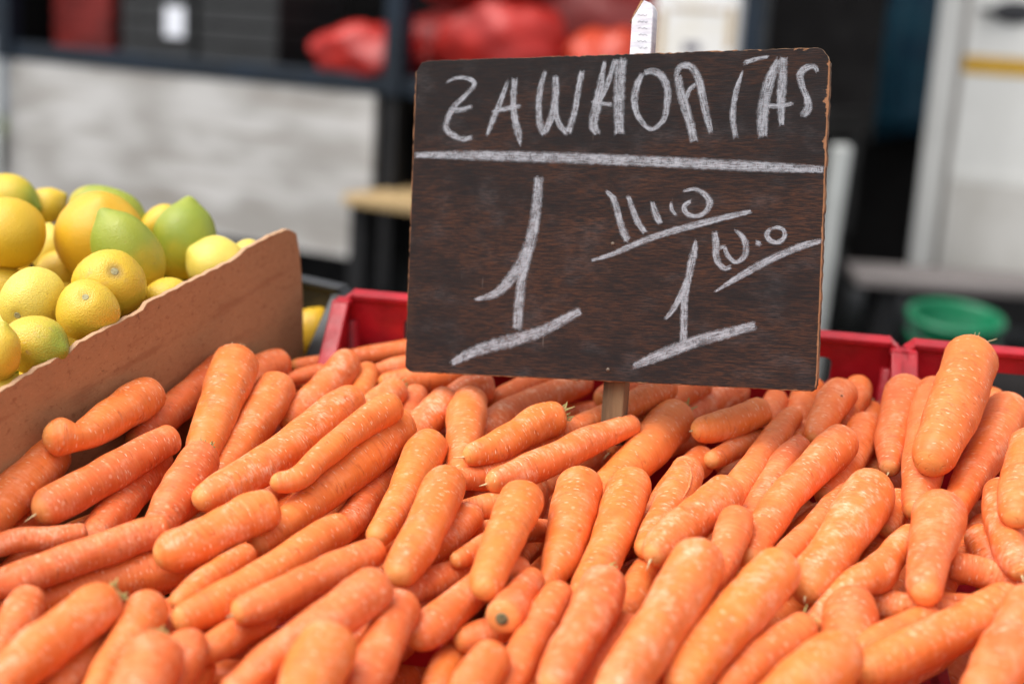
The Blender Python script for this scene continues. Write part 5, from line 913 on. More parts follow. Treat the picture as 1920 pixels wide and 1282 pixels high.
[(1139,-4730,-1256,110),(1020,-5028,-1256,157),(857,-5480,-1256,141),(711,-5939,-1256,119),(584,-6403,-1256,63)],
[(5418,-4136,-1287,89),(5283,-4392,-1287,127),(5092,-4780,-1287,114),(4915,-5175,-1287,96),(4751,-5576,-1287,51)],
[(2653,-4080,-1140,118),(2588,-4323,-1140,168),(2531,-4688,-1140,151),(2521,-5058,-1140,127),(2557,-5430,-1140,67)],
[(2181,-1969,-1531,102),(2137,-2281,-1531,145),(2084,-2750,-1531,130),(2046,-3220,-1531,110),(2024,-3691,-1531,58)],
[(3905,-997,-1467,108),(3809,-1278,-1467,155),(3622,-1674,-1467,139),(3384,-2040,-1467,117),(3093,-2375,-1467,62)],
[(4856,-3522,-1467,121),(4637,-3772,-1467,172),(4319,-4155,-1467,154),(4015,-4550,-1467,131),(3725,-4955,-1467,69)],
[(2485,-3561,-1399,95),(2429,-3847,-1399,135),(2322,-4267,-1399,121),(2184,-4679,-1399,102),(2017,-5082,-1399,54)],
[(-2065,-3490,-1519,94),(-2250,-3698,-1519,134),(-2534,-4003,-1519,120),(-2826,-4301,-1519,101),(-3128,-4589,-1519,54)],
[(-509,-1488,-1446,89),(-757,-1627,-1446,128),(-1145,-1781,-1446,115),(-1551,-1870,-1446,97),(-1975,-1894,-1446,51)],
[(6722,-2195,-1483,114),(6477,-2379,-1483,163),(6098,-2635,-1483,146),(5704,-2867,-1483,123),(5294,-3074,-1483,65)],
[(5484,-4642,-1464,89),(5412,-4909,-1464,127),(5336,-5313,-1464,114),(5299,-5722,-1464,96),(5301,-6136,-1464,51)],
[(-2326,-3998,-1650,93),(-2359,-4236,-1650,133),(-2421,-4591,-1650,119),(-2497,-4943,-1650,100),(-2587,-5292,-1650,53)],
[(7704,-4730,-1407,85),(7386,-4678,-1407,122),(6907,-4624,-1407,109),(6425,-4600,-1407,92),(5942,-4605,-1407,49)],
[(6468,-1177,-1564,111),(6172,-1195,-1564,158),(5733,-1250,-1564,142),(5300,-1337,-1564,120),(4872,-1456,-1564,63)],
[(2968,78,-1487,98),(3001,-202,-1487,140),(3021,-623,-1487,126),(3007,-1043,-1487,106),(2956,-1463,-1487,56)],
[(-796,-1439,-1494,92),(-1123,-1494,-1494,131),(-1615,-1541,-1494,117),(-2108,-1546,-1494,99),(-2603,-1509,-1494,52)],
[(2317,-890,-1745,121),(2212,-1180,-1745,173),(2099,-1623,-1745,155),(2042,-2074,-1745,131),(2039,-2535,-1745,69)],
[(7290,-4037,-1561,86),(6984,-4187,-1561,122),(6525,-4413,-1561,110),(6066,-4638,-1561,93),(5606,-4862,-1561,49)],
[(1592,970,-1516,106),(1372,779,-1516,151),(1074,467,-1516,135),(814,124,-1516,114),(591,-250,-1516,60)],
[(1509,-919,-1469,90),(1356,-1187,-1469,129),(1149,-1599,-1469,115),(971,-2024,-1469,97),(821,-2462,-1469,51)],
[(7534,88,-1533,116),(7293,-90,-1533,166),(6937,-366,-1533,149),(6590,-652,-1533,126),(6251,-948,-1533,66)],
[(1517,-2184,-1412,107),(1325,-2453,-1412,153),(1051,-2865,-1412,137),(794,-3288,-1412,116),(555,-3722,-1412,61)],
[(3777,-169,-1611,85),(3605,-455,-1611,122),(3338,-878,-1611,109),(3059,-1294,-1611,92),(2770,-1703,-1611,49)],
[(1559,890,-1744,101),(1520,624,-1744,144),(1435,231,-1744,129),(1318,-152,-1744,109),(1168,-526,-1744,57)],
[(5911,-1560,-1552,124),(5803,-1894,-1552,177),(5590,-2366,-1552,158),(5317,-2805,-1552,134),(4984,-3209,-1552,71)],
[(2186,-514,-1677,100),(1970,-690,-1677,143),(1644,-954,-1677,128),(1318,-1218,-1677,108),(993,-1482,-1677,57)],
[(3992,638,-1660,106),(3822,340,-1660,151),(3551,-96,-1660,135),(3263,-521,-1660,114),(2957,-933,-1660,60)],
[(2915,464,-1430,105),(2639,295,-1430,149),(2225,44,-1430,134),(1811,-207,-1430,113),(1396,-458,-1430,60)],
[(1109,-3141,-1492,109),(1232,-3427,-1492,156),(1402,-3862,-1492,140),(1555,-4303,-1492,118),(1691,-4750,-1492,62)],
[(1590,-2263,-1684,105),(1323,-2442,-1684,150),(935,-2725,-1684,134),(560,-3025,-1684,113),(199,-3343,-1684,60)],
[(5814,-3742,-1533,123),(5671,-3970,-1533,176),(5421,-4274,-1533,157),(5126,-4532,-1533,133),(4787,-4746,-1533,70)],
[(814,-3872,-1510,117),(803,-4132,-1510,167),(770,-4519,-1510,150),(714,-4903,-1510,127),(637,-5284,-1510,67)],
[(3321,-4128,-1536,125),(3132,-4417,-1536,179),(2873,-4862,-1536,160),(2642,-5322,-1536,135),(2440,-5797,-1536,71)],
[(842,995,-1509,106),(715,785,-1509,151),(571,455,-1509,135),(481,108,-1509,114),(445,-256,-1509,60)],
[(-919,68,-1673,121),(-959,-229,-1673,174),(-1042,-668,-1673,155),(-1154,-1102,-1673,131),(-1293,-1529,-1673,69)],
[(4457,-971,-1695,89),(4230,-1102,-1695,127),(3887,-1295,-1695,114),(3542,-1483,-1695,96),(3193,-1667,-1695,51)],
[(6903,-1967,-1594,92),(6896,-2274,-1594,132),(6861,-2731,-1594,118),(6797,-3185,-1594,100),(6702,-3635,-1594,53)],
[(4788,-1611,-1621,120),(4532,-1675,-1621,171),(4155,-1790,-1621,153),(3785,-1928,-1621,129),(3423,-2088,-1621,68)],
[(-1127,-1924,-1604,124),(-1133,-2201,-1604,177),(-1171,-2611,-1604,158),(-1242,-3016,-1604,134),(-1348,-3416,-1604,71)],
[(2347,-4526,-1621,103),(2151,-4682,-1621,147),(1849,-4902,-1621,131),(1537,-5106,-1621,111),(1213,-5295,-1621,59)],
[(-1687,-815,-1707,103),(-1786,-1111,-1707,147),(-1950,-1549,-1707,132),(-2135,-1979,-1707,111),(-2339,-2401,-1707,59)],
[(4438,-2824,-1568,103),(4196,-2973,-1568,147),(3823,-3180,-1568,132),(3441,-3369,-1568,111),(3049,-3537,-1568,59)],
[(4683,-5438,-1427,112),(4463,-5538,-1427,159),(4132,-5683,-1427,143),(3798,-5822,-1427,121),(3462,-5955,-1427,64)],
[(4773,-4543,-1712,119),(4640,-4762,-1712,170),(4436,-5087,-1712,153),(4226,-5409,-1712,129),(4012,-5727,-1712,68)],
[(327,-3994,-1469,106),(346,-4284,-1469,151),(342,-4717,-1469,135),(298,-5148,-1469,114),(215,-5575,-1469,60)],
[(2077,-2839,-1746,92),(2105,-3125,-1746,132),(2102,-3551,-1746,118),(2044,-3972,-1746,100),(1931,-4387,-1746,53)],
[(-1107,-4615,-1445,84),(-1087,-4885,-1445,121),(-1080,-5288,-1445,108),(-1100,-5691,-1445,91),(-1149,-6092,-1445,48)],
[(-167,1378,-1500,118),(-47,1086,-1500,169),(104,638,-1500,151),(222,181,-1500,128),(305,-285,-1500,67)],
[(2948,1103,-1436,91),(2719,980,-1436,130),(2378,790,-1436,117),(2040,595,-1436,99),(1706,395,-1436,52)],
[(549,-4764,-1717,111),(362,-5023,-1717,159),(58,-5391,-1717,142),(-275,-5731,-1717,120),(-636,-6046,-1717,64)],
[(6333,-2264,-1735,124),(6086,-2458,-1735,177),(5711,-2743,-1735,159),(5331,-3020,-1735,134),(4945,-3289,-1735,71)],
[(-2574,-1260,-1660,104),(-2580,-1578,-1660,148),(-2651,-2037,-1660,133),(-2796,-2477,-1660,112),(-3015,-2897,-1660,59)],
[(7457,-3701,-1660,102),(7185,-3841,-1660,146),(6782,-4057,-1660,131),(6384,-4284,-1660,110),(5992,-4520,-1660,58)],
[(5759,80,-1450,107),(5613,-143,-1450,152),(5408,-487,-1450,136),(5222,-840,-1450,115),(5053,-1203,-1450,61)],
[(-286,-4510,-1503,95),(-439,-4722,-1503,135),(-605,-5061,-1503,121),(-696,-5425,-1503,102),(-713,-5813,-1503,54)],
[(-799,-2488,-1729,101),(-886,-2779,-1729,145),(-1074,-3183,-1729,130),(-1328,-3545,-1729,110),(-1649,-3866,-1729,58)],
[(-519,-2156,-1497,105),(-456,-2431,-1497,150),(-379,-2847,-1497,135),(-322,-3265,-1497,114),(-284,-3687,-1497,60)],
[(6677,-130,-1643,97),(6395,-245,-1643,138),(5971,-411,-1643,124),(5544,-570,-1643,105),(5114,-722,-1643,55)],
[(-95,740,-1681,109),(-218,451,-1681,156),(-402,18,-1681,140),(-585,-416,-1681,118),(-768,-849,-1681,62)],
[(756,-2225,-1599,95),(557,-2423,-1599,135),(277,-2735,-1599,121),(22,-3067,-1599,102),(-209,-3418,-1599,54)],
[(394,-3395,-1698,84),(134,-3592,-1698,120),(-232,-3912,-1698,108),(-570,-4261,-1698,91),(-879,-4639,-1698,48)],
[(6286,-4714,-1635,102),(6127,-4908,-1635,146),(5863,-5165,-1635,131),(5565,-5380,-1635,111),(5234,-5555,-1635,59)],
[(5960,-4128,-1697,108),(5786,-4418,-1697,154),(5510,-4844,-1697,138),(5218,-5259,-1697,116),(4909,-5662,-1697,61)],
[(1033,-12,-1478,119),(968,-244,-1478,171),(848,-582,-1478,153),(702,-909,-1478,129),(530,-1226,-1478,68)],
[(-2151,-3195,-1427,101),(-2299,-3383,-1427,145),(-2538,-3647,-1427,130),(-2800,-3889,-1427,110),(-3082,-4108,-1427,58)],
[(-1371,1352,-1513,100),(-1409,1020,-1513,142),(-1468,521,-1513,128),(-1529,22,-1513,108),(-1592,-476,-1513,57)],
[(3071,-1682,-1735,93),(3147,-1938,-1735,133),(3228,-2326,-1735,119),(3269,-2719,-1735,101),(3269,-3118,-1735,53)],
[(4482,-3523,-1748,120),(4141,-3518,-1748,171),(3630,-3527,-1748,153),(3120,-3554,-1748,130),(2611,-3600,-1748,68)],
[(-2233,830,-1452,108),(-2344,540,-1452,155),(-2498,101,-1452,139),(-2636,-342,-1452,117),(-2760,-791,-1452,62)],
[(439,522,-1718,90),(344,294,-1718,129),(186,-40,-1718,116),(9,-365,-1718,98),(-187,-679,-1718,52)],
[(-2768,-3947,-1731,97),(-2793,-4218,-1731,139),(-2823,-4625,-1731,125),(-2843,-5033,-1731,105),(-2853,-5441,-1731,56)],
[(6432,885,-1497,113),(6116,780,-1497,161),(5653,599,-1497,144),(5203,387,-1497,122),(4767,145,-1497,64)],
[(6433,-4850,-1467,92),(6612,-5108,-1467,131),(6879,-5495,-1467,117),(7143,-5884,-1467,99),(7406,-6275,-1467,52)],
[(7168,-472,-1636,122),(7032,-698,-1636,174),(6850,-1047,-1636,156),(6693,-1407,-1636,132),(6563,-1780,-1636,70)],
[(-545,-3572,-1504,87),(-697,-3828,-1504,125),(-949,-4192,-1504,112),(-1232,-4533,-1504,94),(-1544,-4850,-1504,50)],
[(2186,1246,-1701,109),(2120,915,-1701,155),(2022,419,-1701,139),(1924,-77,-1701,118),(1828,-574,-1701,62)],
[(-2280,1010,-1731,113),(-2312,774,-1731,161),(-2346,420,-1731,144),(-2364,65,-1731,122),(-2366,-291,-1731,64)],
[(5069,1158,-1671,103),(5031,817,-1671,147),(4916,325,-1671,132),(4731,-144,-1671,112),(4478,-589,-1671,59)],
[(-1403,-2807,-1741,115),(-1519,-3081,-1741,164),(-1701,-3489,-1741,147),(-1893,-3892,-1741,124),(-2096,-4290,-1741,65)],
[(3519,-4277,-1435,119),(3525,-4527,-1435,170),(3480,-4888,-1435,152),(3371,-5234,-1435,128),(3197,-5563,-1435,68)],
[(448,-4291,-1746,115),(240,-4409,-1746,165),(-61,-4602,-1746,148),(-349,-4814,-1746,125),(-623,-5045,-1746,66)],
[(3035,1059,-1668,98),(2901,769,-1668,140),(2670,354,-1668,125),(2402,-37,-1668,106),(2097,-405,-1668,56)],
[(-2864,385,-1602,113),(-2848,92,-1602,162),(-2839,-347,-1602,145),(-2849,-786,-1602,122),(-2877,-1225,-1602,65)],
]
LEMONS = [
((-0.5396,0.0705,0.0940),0.0321,1.00,(-0.292,-0.729,0.235),'yo',1,'large golden lemon cut off by the left edge, top row'),
((-0.6085,0.2103,0.0745),0.0228,1.25,(0.960,-0.002,-0.280),'gy',0,'yellow-green lemon at the top left corner of the heap'),
((-0.5844,0.2326,0.0603),0.0184,1.20,(0.811,0.328,0.484),'y',0,'yellow lemon with a small nub, behind at the top left'),
((-0.5439,0.1518,0.0487),0.0185,1.20,(-0.090,0.405,0.910),'p',0,'pale lemon squeezed between the two large golden ones'),
((-0.4732,0.1130,0.0805),0.0402,1.02,(0.184,-0.239,0.917),'o',0,'largest lemon, deep golden orange, top of the heap'),
((-0.5074,0.2041,0.0720),0.0246,1.50,(0.978,0.036,-0.203),'g',0,'green lemon lying behind the deep golden one'),
((-0.4509,0.1952,0.0680),0.0157,1.30,(0.699,0.372,0.611),'y',0,'small yellow lemon between the deep golden and pointed green ones'),
((-0.4082,0.1444,0.0718),0.0297,1.22,(0.031,0.419,0.907),'gd',0,'green lemon standing with its pointed nipple up'),
((-0.4241,0.0560,0.0918),0.0268,1.42,(-0.526,0.113,0.804),'g2',0,'smooth bright green lemon, pear shaped, in the middle of the heap'),
((-0.4123,-0.0112,0.0901),0.0289,1.00,(0.457,-0.583,0.703),'yb',1,'yellow lemon with a greenish brown blemish round its stem'),
((-0.4100,-0.0597,0.0872),0.0245,1.00,(0.229,-0.559,0.760),'yk',1,'small round yellow lemon with a grey stem button, by the cardboard'),
((-0.4622,-0.0450,0.0862),0.0254,1.12,(-0.012,-0.895,-0.074),'p',1,'pale lemon with a greenish stem button, near the left edge'),
((-0.5371,0.0561,0.0468),0.0196,1.15,(-0.750,-0.278,0.389),'y',0,'lemon behind the pale one at the left edge'),
((-0.4267,-0.1174,0.0821),0.0227,1.14,(1.077,-0.275,0.058),'ys',0,'lemon with brown scabs and a green tip, low at the left'),
((-0.4331,-0.1589,0.0941),0.0157,1.30,(0.159,0.279,0.959),'y',0,"lemon at the left edge below the scabbed one's top"),
((-0.3624,0.1031,0.0666),0.0264,1.05,(-0.737,-0.227,0.525),'p',0,"pale yellow lemon just above the cardboard's raised end"),
((-0.3457,0.1357,0.0660),0.0145,1.10,(0.898,0.275,0.343),'p',0,'pale lemon top peeping over the cardboard near its corner'),
((-0.4160,0.1340,0.0263),0.0177,1.15,(0.898,0.275,0.343),'gd',0,"dark green lemon glimpsed above the cardboard's middle"),
((-0.3789,0.0225,0.0673),0.0178,1.15,(-0.724,-0.551,-0.191),'y',0,"yellow lemon with a green patch touching the cardboard's middle"),
((-0.4298,-0.1599,0.0638),0.0139,1.10,(0.958,0.214,0.191),'y',0,'lemon in the lower left corner just behind the cardboard'),
((-0.3162,0.2249,-0.0450),0.0217,1.15,(0.416,0.423,0.805),'am',0,"amber lemon beyond the cardboard's far end, beside the red crate"),
((-0.4045,0.0270,0.0435),0.0158,1.10,(0.989,0.146,0.033),'y',0,'lemon hidden mostly behind the small round one'),
((-0.5199,0.1183,0.0414),0.0195,1.10,(0.811,0.328,0.484),'y',0,'lemon deep in the heap between the pale ones'),
]
CHALK = [
('chalk_letter','chalk letter Z',[
 [(-1430,1116,21),(-1352,1149,33),(-1257,1147,42),(-1178,1106,49),(-1257,1002,49),(-1355,910,57),(-1408,810,61),(-1418,728,64),(-1345,668,59),(-1267,641,52),(-1177,652,45)],
 [(-1386,883,59),(-1290,885,53),(-1192,910,40)],
]),
('chalk_letter','first chalk letter A',[
 [(-885,1110,35),(-952,920,58),(-1009,781,61),(-1048,670,30)],
 [(-824,1138,64),(-829,964,60),(-810,801,67),(-768,661,70),(-752,580,16)],
 [(-1012,863,23),(-901,884,49),(-759,905,39)],
]),
('chalk_letter','chalk letter N shaped like a W',[
 [(-562,1189,39),(-599,1040,60),(-603,844,60),(-580,728,69),(-547,664,53)],
 [(-470,1146,63),(-468,957,69),(-498,796,69),(-548,682,63)],
 [(-467,934,57),(-443,795,57),(-404,726,60),(-348,674,57)],
 [(-248,1175,57),(-277,998,59),(-300,839,59),(-348,679,64)],
]),
('chalk_letter','chalk letter A shaped like an H',[
 [(-61,1255,34),(-84,1085,68),(-112,893,91),(-129,722,82),(-91,665,57)],
 [(73,1268,113),(70,1059,102),(73,855,100),(86,663,90)],
 [(27,1263,45),(-46,1027,51),(-101,915,45)],
 [(-155,922,34),(18,901,41)],
]),
('chalk_letter','chalk letter O',[
 [(255,1144,45),(213,1044,68),(201,909,63),(247,785,52),(354,702,43),(432,759,49),(467,904,63),(455,1050,67),(394,1138,67),(313,1160,56),(267,1146,45)],
]),
('chalk_letter','chalk letter R',[
 [(543,1126,67),(565,1014,78),(610,879,83),(661,734,78),(695,595,67)],
 [(527,1115,45),(564,1192,56),(631,1195,61),(703,1110,67),(742,976,69),(782,821,66),(827,665,44)],
 [(694,1055,33),(639,1001,44),(619,935,44)],
]),
('chalk_letter','chalk letter I with an accent',[
 [(1058,1145,18),(1019,1014,48),(997,872,53),(997,751,53),(1023,635,48)],
 [(1067,1205,44),(1154,1230,37),(1257,1249,28)],
]),
('chalk_letter','last chalk letter A',[
 [(1340,1224,65),(1280,1095,87),(1242,944,98),(1226,791,98),(1233,628,82)],
 [(1371,1245,65),(1367,1082,76),(1363,898,76),(1376,713,43)],
 [(1245,873,39),(1354,865,43),(1456,885,35)],
]),
('chalk_letter','chalk letter S',[
 [(1634,1113,30),(1611,1157,43),(1547,1153,59),(1506,1117,65),(1520,1014,54),(1562,915,56),(1570,840,76),(1529,786,65)],
]),
('chalk_line','chalk line under the heading',[
 [(-1695,510,54),(-1345,508,76),(-1106,502,88),(-408,480,95),(263,451,93),(908,418,91),(1323,396,82),(1713,378,57)],
]),
('chalk_numeral','large chalk numeral 1',[
 [(-580,325,87),(-590,116,96),(-613,-102,104),(-673,-321,113),(-782,-498,105),(-917,-633,79),(-1104,-691,27)],
 [(-652,-277,87),(-697,-540,92),(-718,-921,96)],
]),
('chalk_line','chalk base line of the large 1',[
 [(-1287,-1225,62),(-1133,-1139,97),(-918,-1060,110),(-738,-1009,114),(-555,-950,104),(-318,-829,86),(-177,-747,73)],
]),
('chalk_numeral','small chalk numeral 1',[
 [(743,-168,22),(736,-223,53),(725,-290,67),(697,-446,64),(671,-625,67),(671,-780,67),(674,-980,67)],
 [(687,-469,44),(636,-614,61),(583,-716,50),(518,-802,33)],
]),
('chalk_line','chalk base line of the small 1',[
 [(272,-1183,51),(456,-1099,93),(752,-973,100),(1002,-893,91),(1240,-823,74)],
]),
('chalk_letter','upper small chalk scribble reading kilo',[
 [(-5,213,29),(56,151,54),(103,16,62),(149,-108,68),(193,-187,68)],
 [(178,174,38),(217,73,54),(268,-39,58),(335,-123,49)],
 [(377,130,38),(404,40,62),(453,-49,54)],
 [(532,125,27),(534,75,38),(576,19,27)],
 [(620,209,24),(716,226,35),(796,187,50),(841,121,61),(813,54,50),(735,15,44),(655,42,49),(636,86,49),(691,137,31)],
]),
('chalk_line','upper slanting chalk line',[
 [(-112,-350,25),(57,-296,45),(286,-197,58),(513,-115,60),(738,-52,60),(960,6,55),(1173,57,37)],
]),
('chalk_letter','lower small chalk scribble',[
 [(886,-100,49),(901,-188,62),(905,-287,64),(941,-364,51),(987,-390,44),(1030,-373,37)],
 [(925,-232,40),(974,-214,26)],
 [(969,-220,40),(1005,-296,42),(1062,-339,37),(1127,-294,53),(1134,-195,53),(1098,-130,44),(1052,-92,26)],
 [(1210,-183,48),(1255,-199,48)],
 [(1326,-73,33),(1295,-117,48),(1319,-165,48),(1384,-181,43),(1431,-137,43),(1424,-88,37),(1369,-67,33),(1326,-78,28)],
]),
('chalk_line','lower slanting chalk line',[
 [(905,-574,18),(1035,-488,48),(1239,-363,66),(1410,-273,63),(1569,-205,60),(1716,-162,43)],
]),
]
PANEL_FRAME = (-0.4203, -0.1869, 0.28982, 0.95708)
PANEL_EDGE = [(-0.0, 0.078), (0.0377, 0.0805), (0.0703, 0.0797), (0.0756, 0.0806), (0.0836, 0.0831), (0.1571, 0.0823), (0.1627, 0.0857), (0.1708, 0.086), (0.2809, 0.0838), (0.2889, 0.0846), (0.2987, 0.0878), (0.3467, 0.0875), (0.3664, 0.0849), (0.3775, 0.0767), (0.3819, 0.0585), (0.3842, 0.031), (0.3849, 0.009), (0.3839, -0.0491)]

# ------------------------------------------------------------------ the setting
g = MB(); g.v = [(-300, -300, 0), (300, -300, 0), (300, 300, 0), (-300, 300, 0)]; g.f = [(0, 1, 2, 3)]
tag(g.build('ground', M['asphalt']), kind='structure')
g = MB(); g.box(-60, 40, 13.2, 60, -0.2, 0.11)
tag(g.build('grass_verge', M['grass'], bevel=0.05), kind='structure')

# stall table under the crates (tilted top on legs)
t = empty('stall_table', S(0, 0, -0.235)); tag(t, 'dark wooden market table under the crates of carrots and lemons', 'table')
for k, y0 in enumerate((-0.72, -0.53, -0.34, -0.15, 0.04)):
    b_ = MB(); b_.box(-0.98, 0.98, y0, y0+0.183, -0.02, 0.0); b_.build('plank', M['stall_wood'], t, bevel=0.003)
b_ = MB(); b_.box(-0.95, 0.95, -0.68, -0.62, -0.085, -0.021); b_.build('crossbar', M['stall_wood'], t, bevel=0.003)
b_ = MB(); b_.box(-0.95, 0.95, 0.12, 0.18, -0.085, -0.021); b_.build('crossbar', M['stall_wood'], t, bevel=0.003)
inv = (S(0, 0, -0.235)).inverted()
for x in (-0.9, 0.9):
    for y in (-0.65, 0.15):
        top = S(x, y, -0.235-0.086).translation
        b_ = MB(); b_.box(-0.025, 0.025, -0.025, 0.025, 0, top.z); b_.build('leg', M['stall_wood'], t, inv @ Matrix.Translation((top.x, top.y, 0)), bevel=0.003)

# ------------------------------------------------------------------ crates
def crate(name, x0, x1, y0, y1, zb, zt, mat, mw, label, group, zf=-0.085):
    root = empty(name, mw @ Matrix.Translation((x0, y0, zb)))
    tag(root, label, 'crate', group)
    W, D, H = x1-x0, y1-y0, zt-zb; th = 0.005
    Hf = zf-zb                       # display crate: high back, sides sloping down to a low front
    def wall(length, place, Ha, Hb):
        c = 0.007
        if abs(Ha-Hb) < 1e-6:
            outer = [(0, 0), (length, 0), (length, Ha-c), (length-c*1.1, Ha), (c*1.1, Ha), (0, Ha-c)]
        else:                        # Ha at x=0, Hb at x=length, straight slope over the rear part
            lo, hi = min(Ha, Hb), max(Ha, Hb); k = min(length*0.45, 0.16)
            if Ha > Hb: outer = [(0, 0), (length, 0), (length, lo), (k, lo), (0.02, hi-c*0.3), (0, hi-c)]
            else: outer = [(0, 0), (length, 0), (length, hi-c), (length-0.02, hi-c*0.3), (length-k, lo), (0, lo)]
        top = [q for q in outer[2:]]
        def ztop(x):
            for (xa, za), (xb, zb_) in zip(top[:-1], top[1:]):
                if xb <= x <= xa and xa > xb: return zb_+(za-zb_)*(x-xb)/(xa-xb)
            return min(Ha, Hb)-c
        holes = []
        n = max(3, int(length/0.085)); pw = (length-0.10)/n
        for k in range(n):
            xa = 0.05+k*pw+pw*0.10; xb = 0.05+(k+1)*pw-pw*0.10; zt_ = min(ztop(xa), ztop(xb))
            z1 = zt_-0.020
            while z1 > 0.05 and z1 > zt_-0.03:
                z0 = max(z1-(0.027 if z1 == zt_-0.020 else 0.042), 0.02)
                if z1-z0 > 0.015: holes.append(rrect(xa, xb, z0, z1, 0.006)[::-1])
                z1 = z0-0.020
        me = shape('wall', outer, holes, th, 0.0012)
        o = link('wall', me, mat, root, place)
        lip = MB()
        pts = [(length+0.001, -0.004, top[0][1]-0.03)]+[(x, -0.004, z+0.001) for x, z in top]+[(-0.001, -0.004, top[-1][1]-0.03)]
        pts = pts[::-1]
        for a, b in zip(pts[:-1], pts[1:]):
            a, b = Vector(a), Vector(b); d = b-a; L = d.length; ang = math.atan2(d.z, d.x)
            m = Matrix.Translation(a) @ Matrix.Rotation(-ang, 4, 'Y')
            lip.box(-0.002, L+0.002, -0.004, 0.012, -0.005, 0.001, m)
        lip.build('rolled_lip', mat, o, bevel=0.0014)
        return o
    wall(W, Matrix.Translation((0, 0.0, 0)), Hf, Hf)
    wall(W, Matrix.Translation((W, D, 0)) @ Matrix.Rotation(math.pi, 4, 'Z'), H, H)
    wall(D, Matrix.Translation((0, D, 0)) @ Matrix.Rotation(-math.pi/2, 4, 'Z'), H, Hf)
    wall(D, Matrix.Translation((W, 0, 0)) @ Matrix.Rotation(math.pi/2, 4, 'Z'), Hf, H)
    b = MB(); b.box(0.004, W-0.004, 0.004, D-0.004, 0.002, 0.007); b.build('base', mat, root, bevel=0.001)
    for cx, cy in ((0.006, 0.006), (W-0.006, 0.006), (0.006, D-0.006), (W-0.006, D-0.006)):
        b = MB(); b.tube([(cx, cy, 0.008), (cx, cy, (H if cy > D/2 else Hf)-0.024)], 0.0075, 10); b.build('corner_post', mat, root, smooth=True)
    return root
RG = 'red plastic crates of carrots'
crate('red_crate', -0.268, 0.243, -0.215, 0.186, -0.226, 0.017, M['red_plastic'], MS, 'red plastic crate full of carrots with the sign stuck in it', RG)
crate('red_crate', 0.250, 0.761, -0.215, 0.186, -0.226, 0.017, M['red_plastic'], MS, 'red plastic crate at right, under the biggest carrot', RG)
crate('red_crate', -0.268, 0.243, -0.628, -0.227, -0.226, -0.060, M['red_plastic'], MS, 'red plastic crate under the nearest carrots at the bottom centre', RG)
crate('red_crate', 0.250, 0.761, -0.628, -0.227, -0.226, -0.060, M['red_plastic'], MS, 'red plastic crate under the nearest carrots at the bottom right', RG)
# frame of the cardboard divider: runs back beside the carrots
PT = Vector((PANEL_FRAME[2], PANEL_FRAME[3], 0)); PRX = Vector((PT.y, -PT.x, 0)); PNX, PNY = PANEL_FRAME[:2]
MP = MS @ Matrix(((PT.x, -PRX.x, 0, PNX), (PT.y, -PRX.y, 0, PNY), (0, 0, 1, 0), (0, 0, 0, 1)))   # X along, Y to the lemons, Z up
crate('black_crate', 0.0, 0.47, 0.0, 0.62, -0.226, 0.0, M['black_plastic'],
      MP @ Matrix.Translation((-0.175, 0.456, 0)) @ Matrix.Rotation(-math.pi/2, 4, 'Z'), 'black plastic crate of lemons behind the brown cardboard', None, -0.13)

# cardboard divider
edge = [(-0.24, 0.0985), (-0.12, 0.1003), (-0.05, 0.0990)] + [tuple(p) for p in PANEL_EDGE] + [(0.3835, -0.215)]
pts = []
for a, b in zip(edge[:-1], edge[1:]):
    n = max(1, int(math.dist(a, b)/0.006))
    for k in range(n):
        f = k/n; j = 0.0005*math.sin(a[0]*700+k*2.1)+rng.normal(0, 0.00022)
        pts.append((a[0]+(b[0]-a[0])*f, a[1]+(b[1]-a[1])*f+j))
pts += [edge[-1], (-0.24, -0.215)]
me = shape('cardboard_divider', pts[::-1], (), 0.0045, 0.0006)
cd = link('cardboard_divider', me, M['cardboard'], None, MP)
tag(cd, 'brown cardboard sheet standing between the lemons and the carrots', 'cardboard')

# ------------------------------------------------------------------ carrots
def resample(p, n, tip_dense=True):
    p = np.array(p, float); P = p[:, :3]
    s = np.r_[0, np.cumsum(np.linalg.norm(np.diff(P, axis=0), axis=1))]; L = s[-1]
    u = np.linspace(0, 1, n); u = 0.45*u + 0.55*(0.5-0.5*np.cos(math.pi*u)); t = u*L
    m = np.zeros_like(p)
    for i in range(len(p)):
        if i == 0: m[i] = (p[1]-p[0])/(s[1]-s[0])
        elif i == len(p)-1: m[i] = (p[-1]-p[-2])/(s[-1]-s[-2])
        else:
            d0 = (p[i]-p[i-1])/(s[i]-s[i-1]); d1 = (p[i+1]-p[i])/(s[i+1]-s[i]); w = (s[i]-s[i-1])/(s[i+1]-s[i-1]); m[i] = d0*(1-w)+d1*w
    k = np.clip(np.searchsorted(s, t, side='right')-1, 0, len(p)-2)
    h = (s[k+1]-s[k])[:, None]; x = ((t-s[k])/(s[k+1]-s[k]))[:, None]
    q = (2*x**3-3*x**2+1)*p[k]+(x**3-2*x**2+x)*h*m[k]+(-2*x**3+3*x**2)*p[k+1]+(x**3-x**2)*h*m[k+1]
    return q, t, L
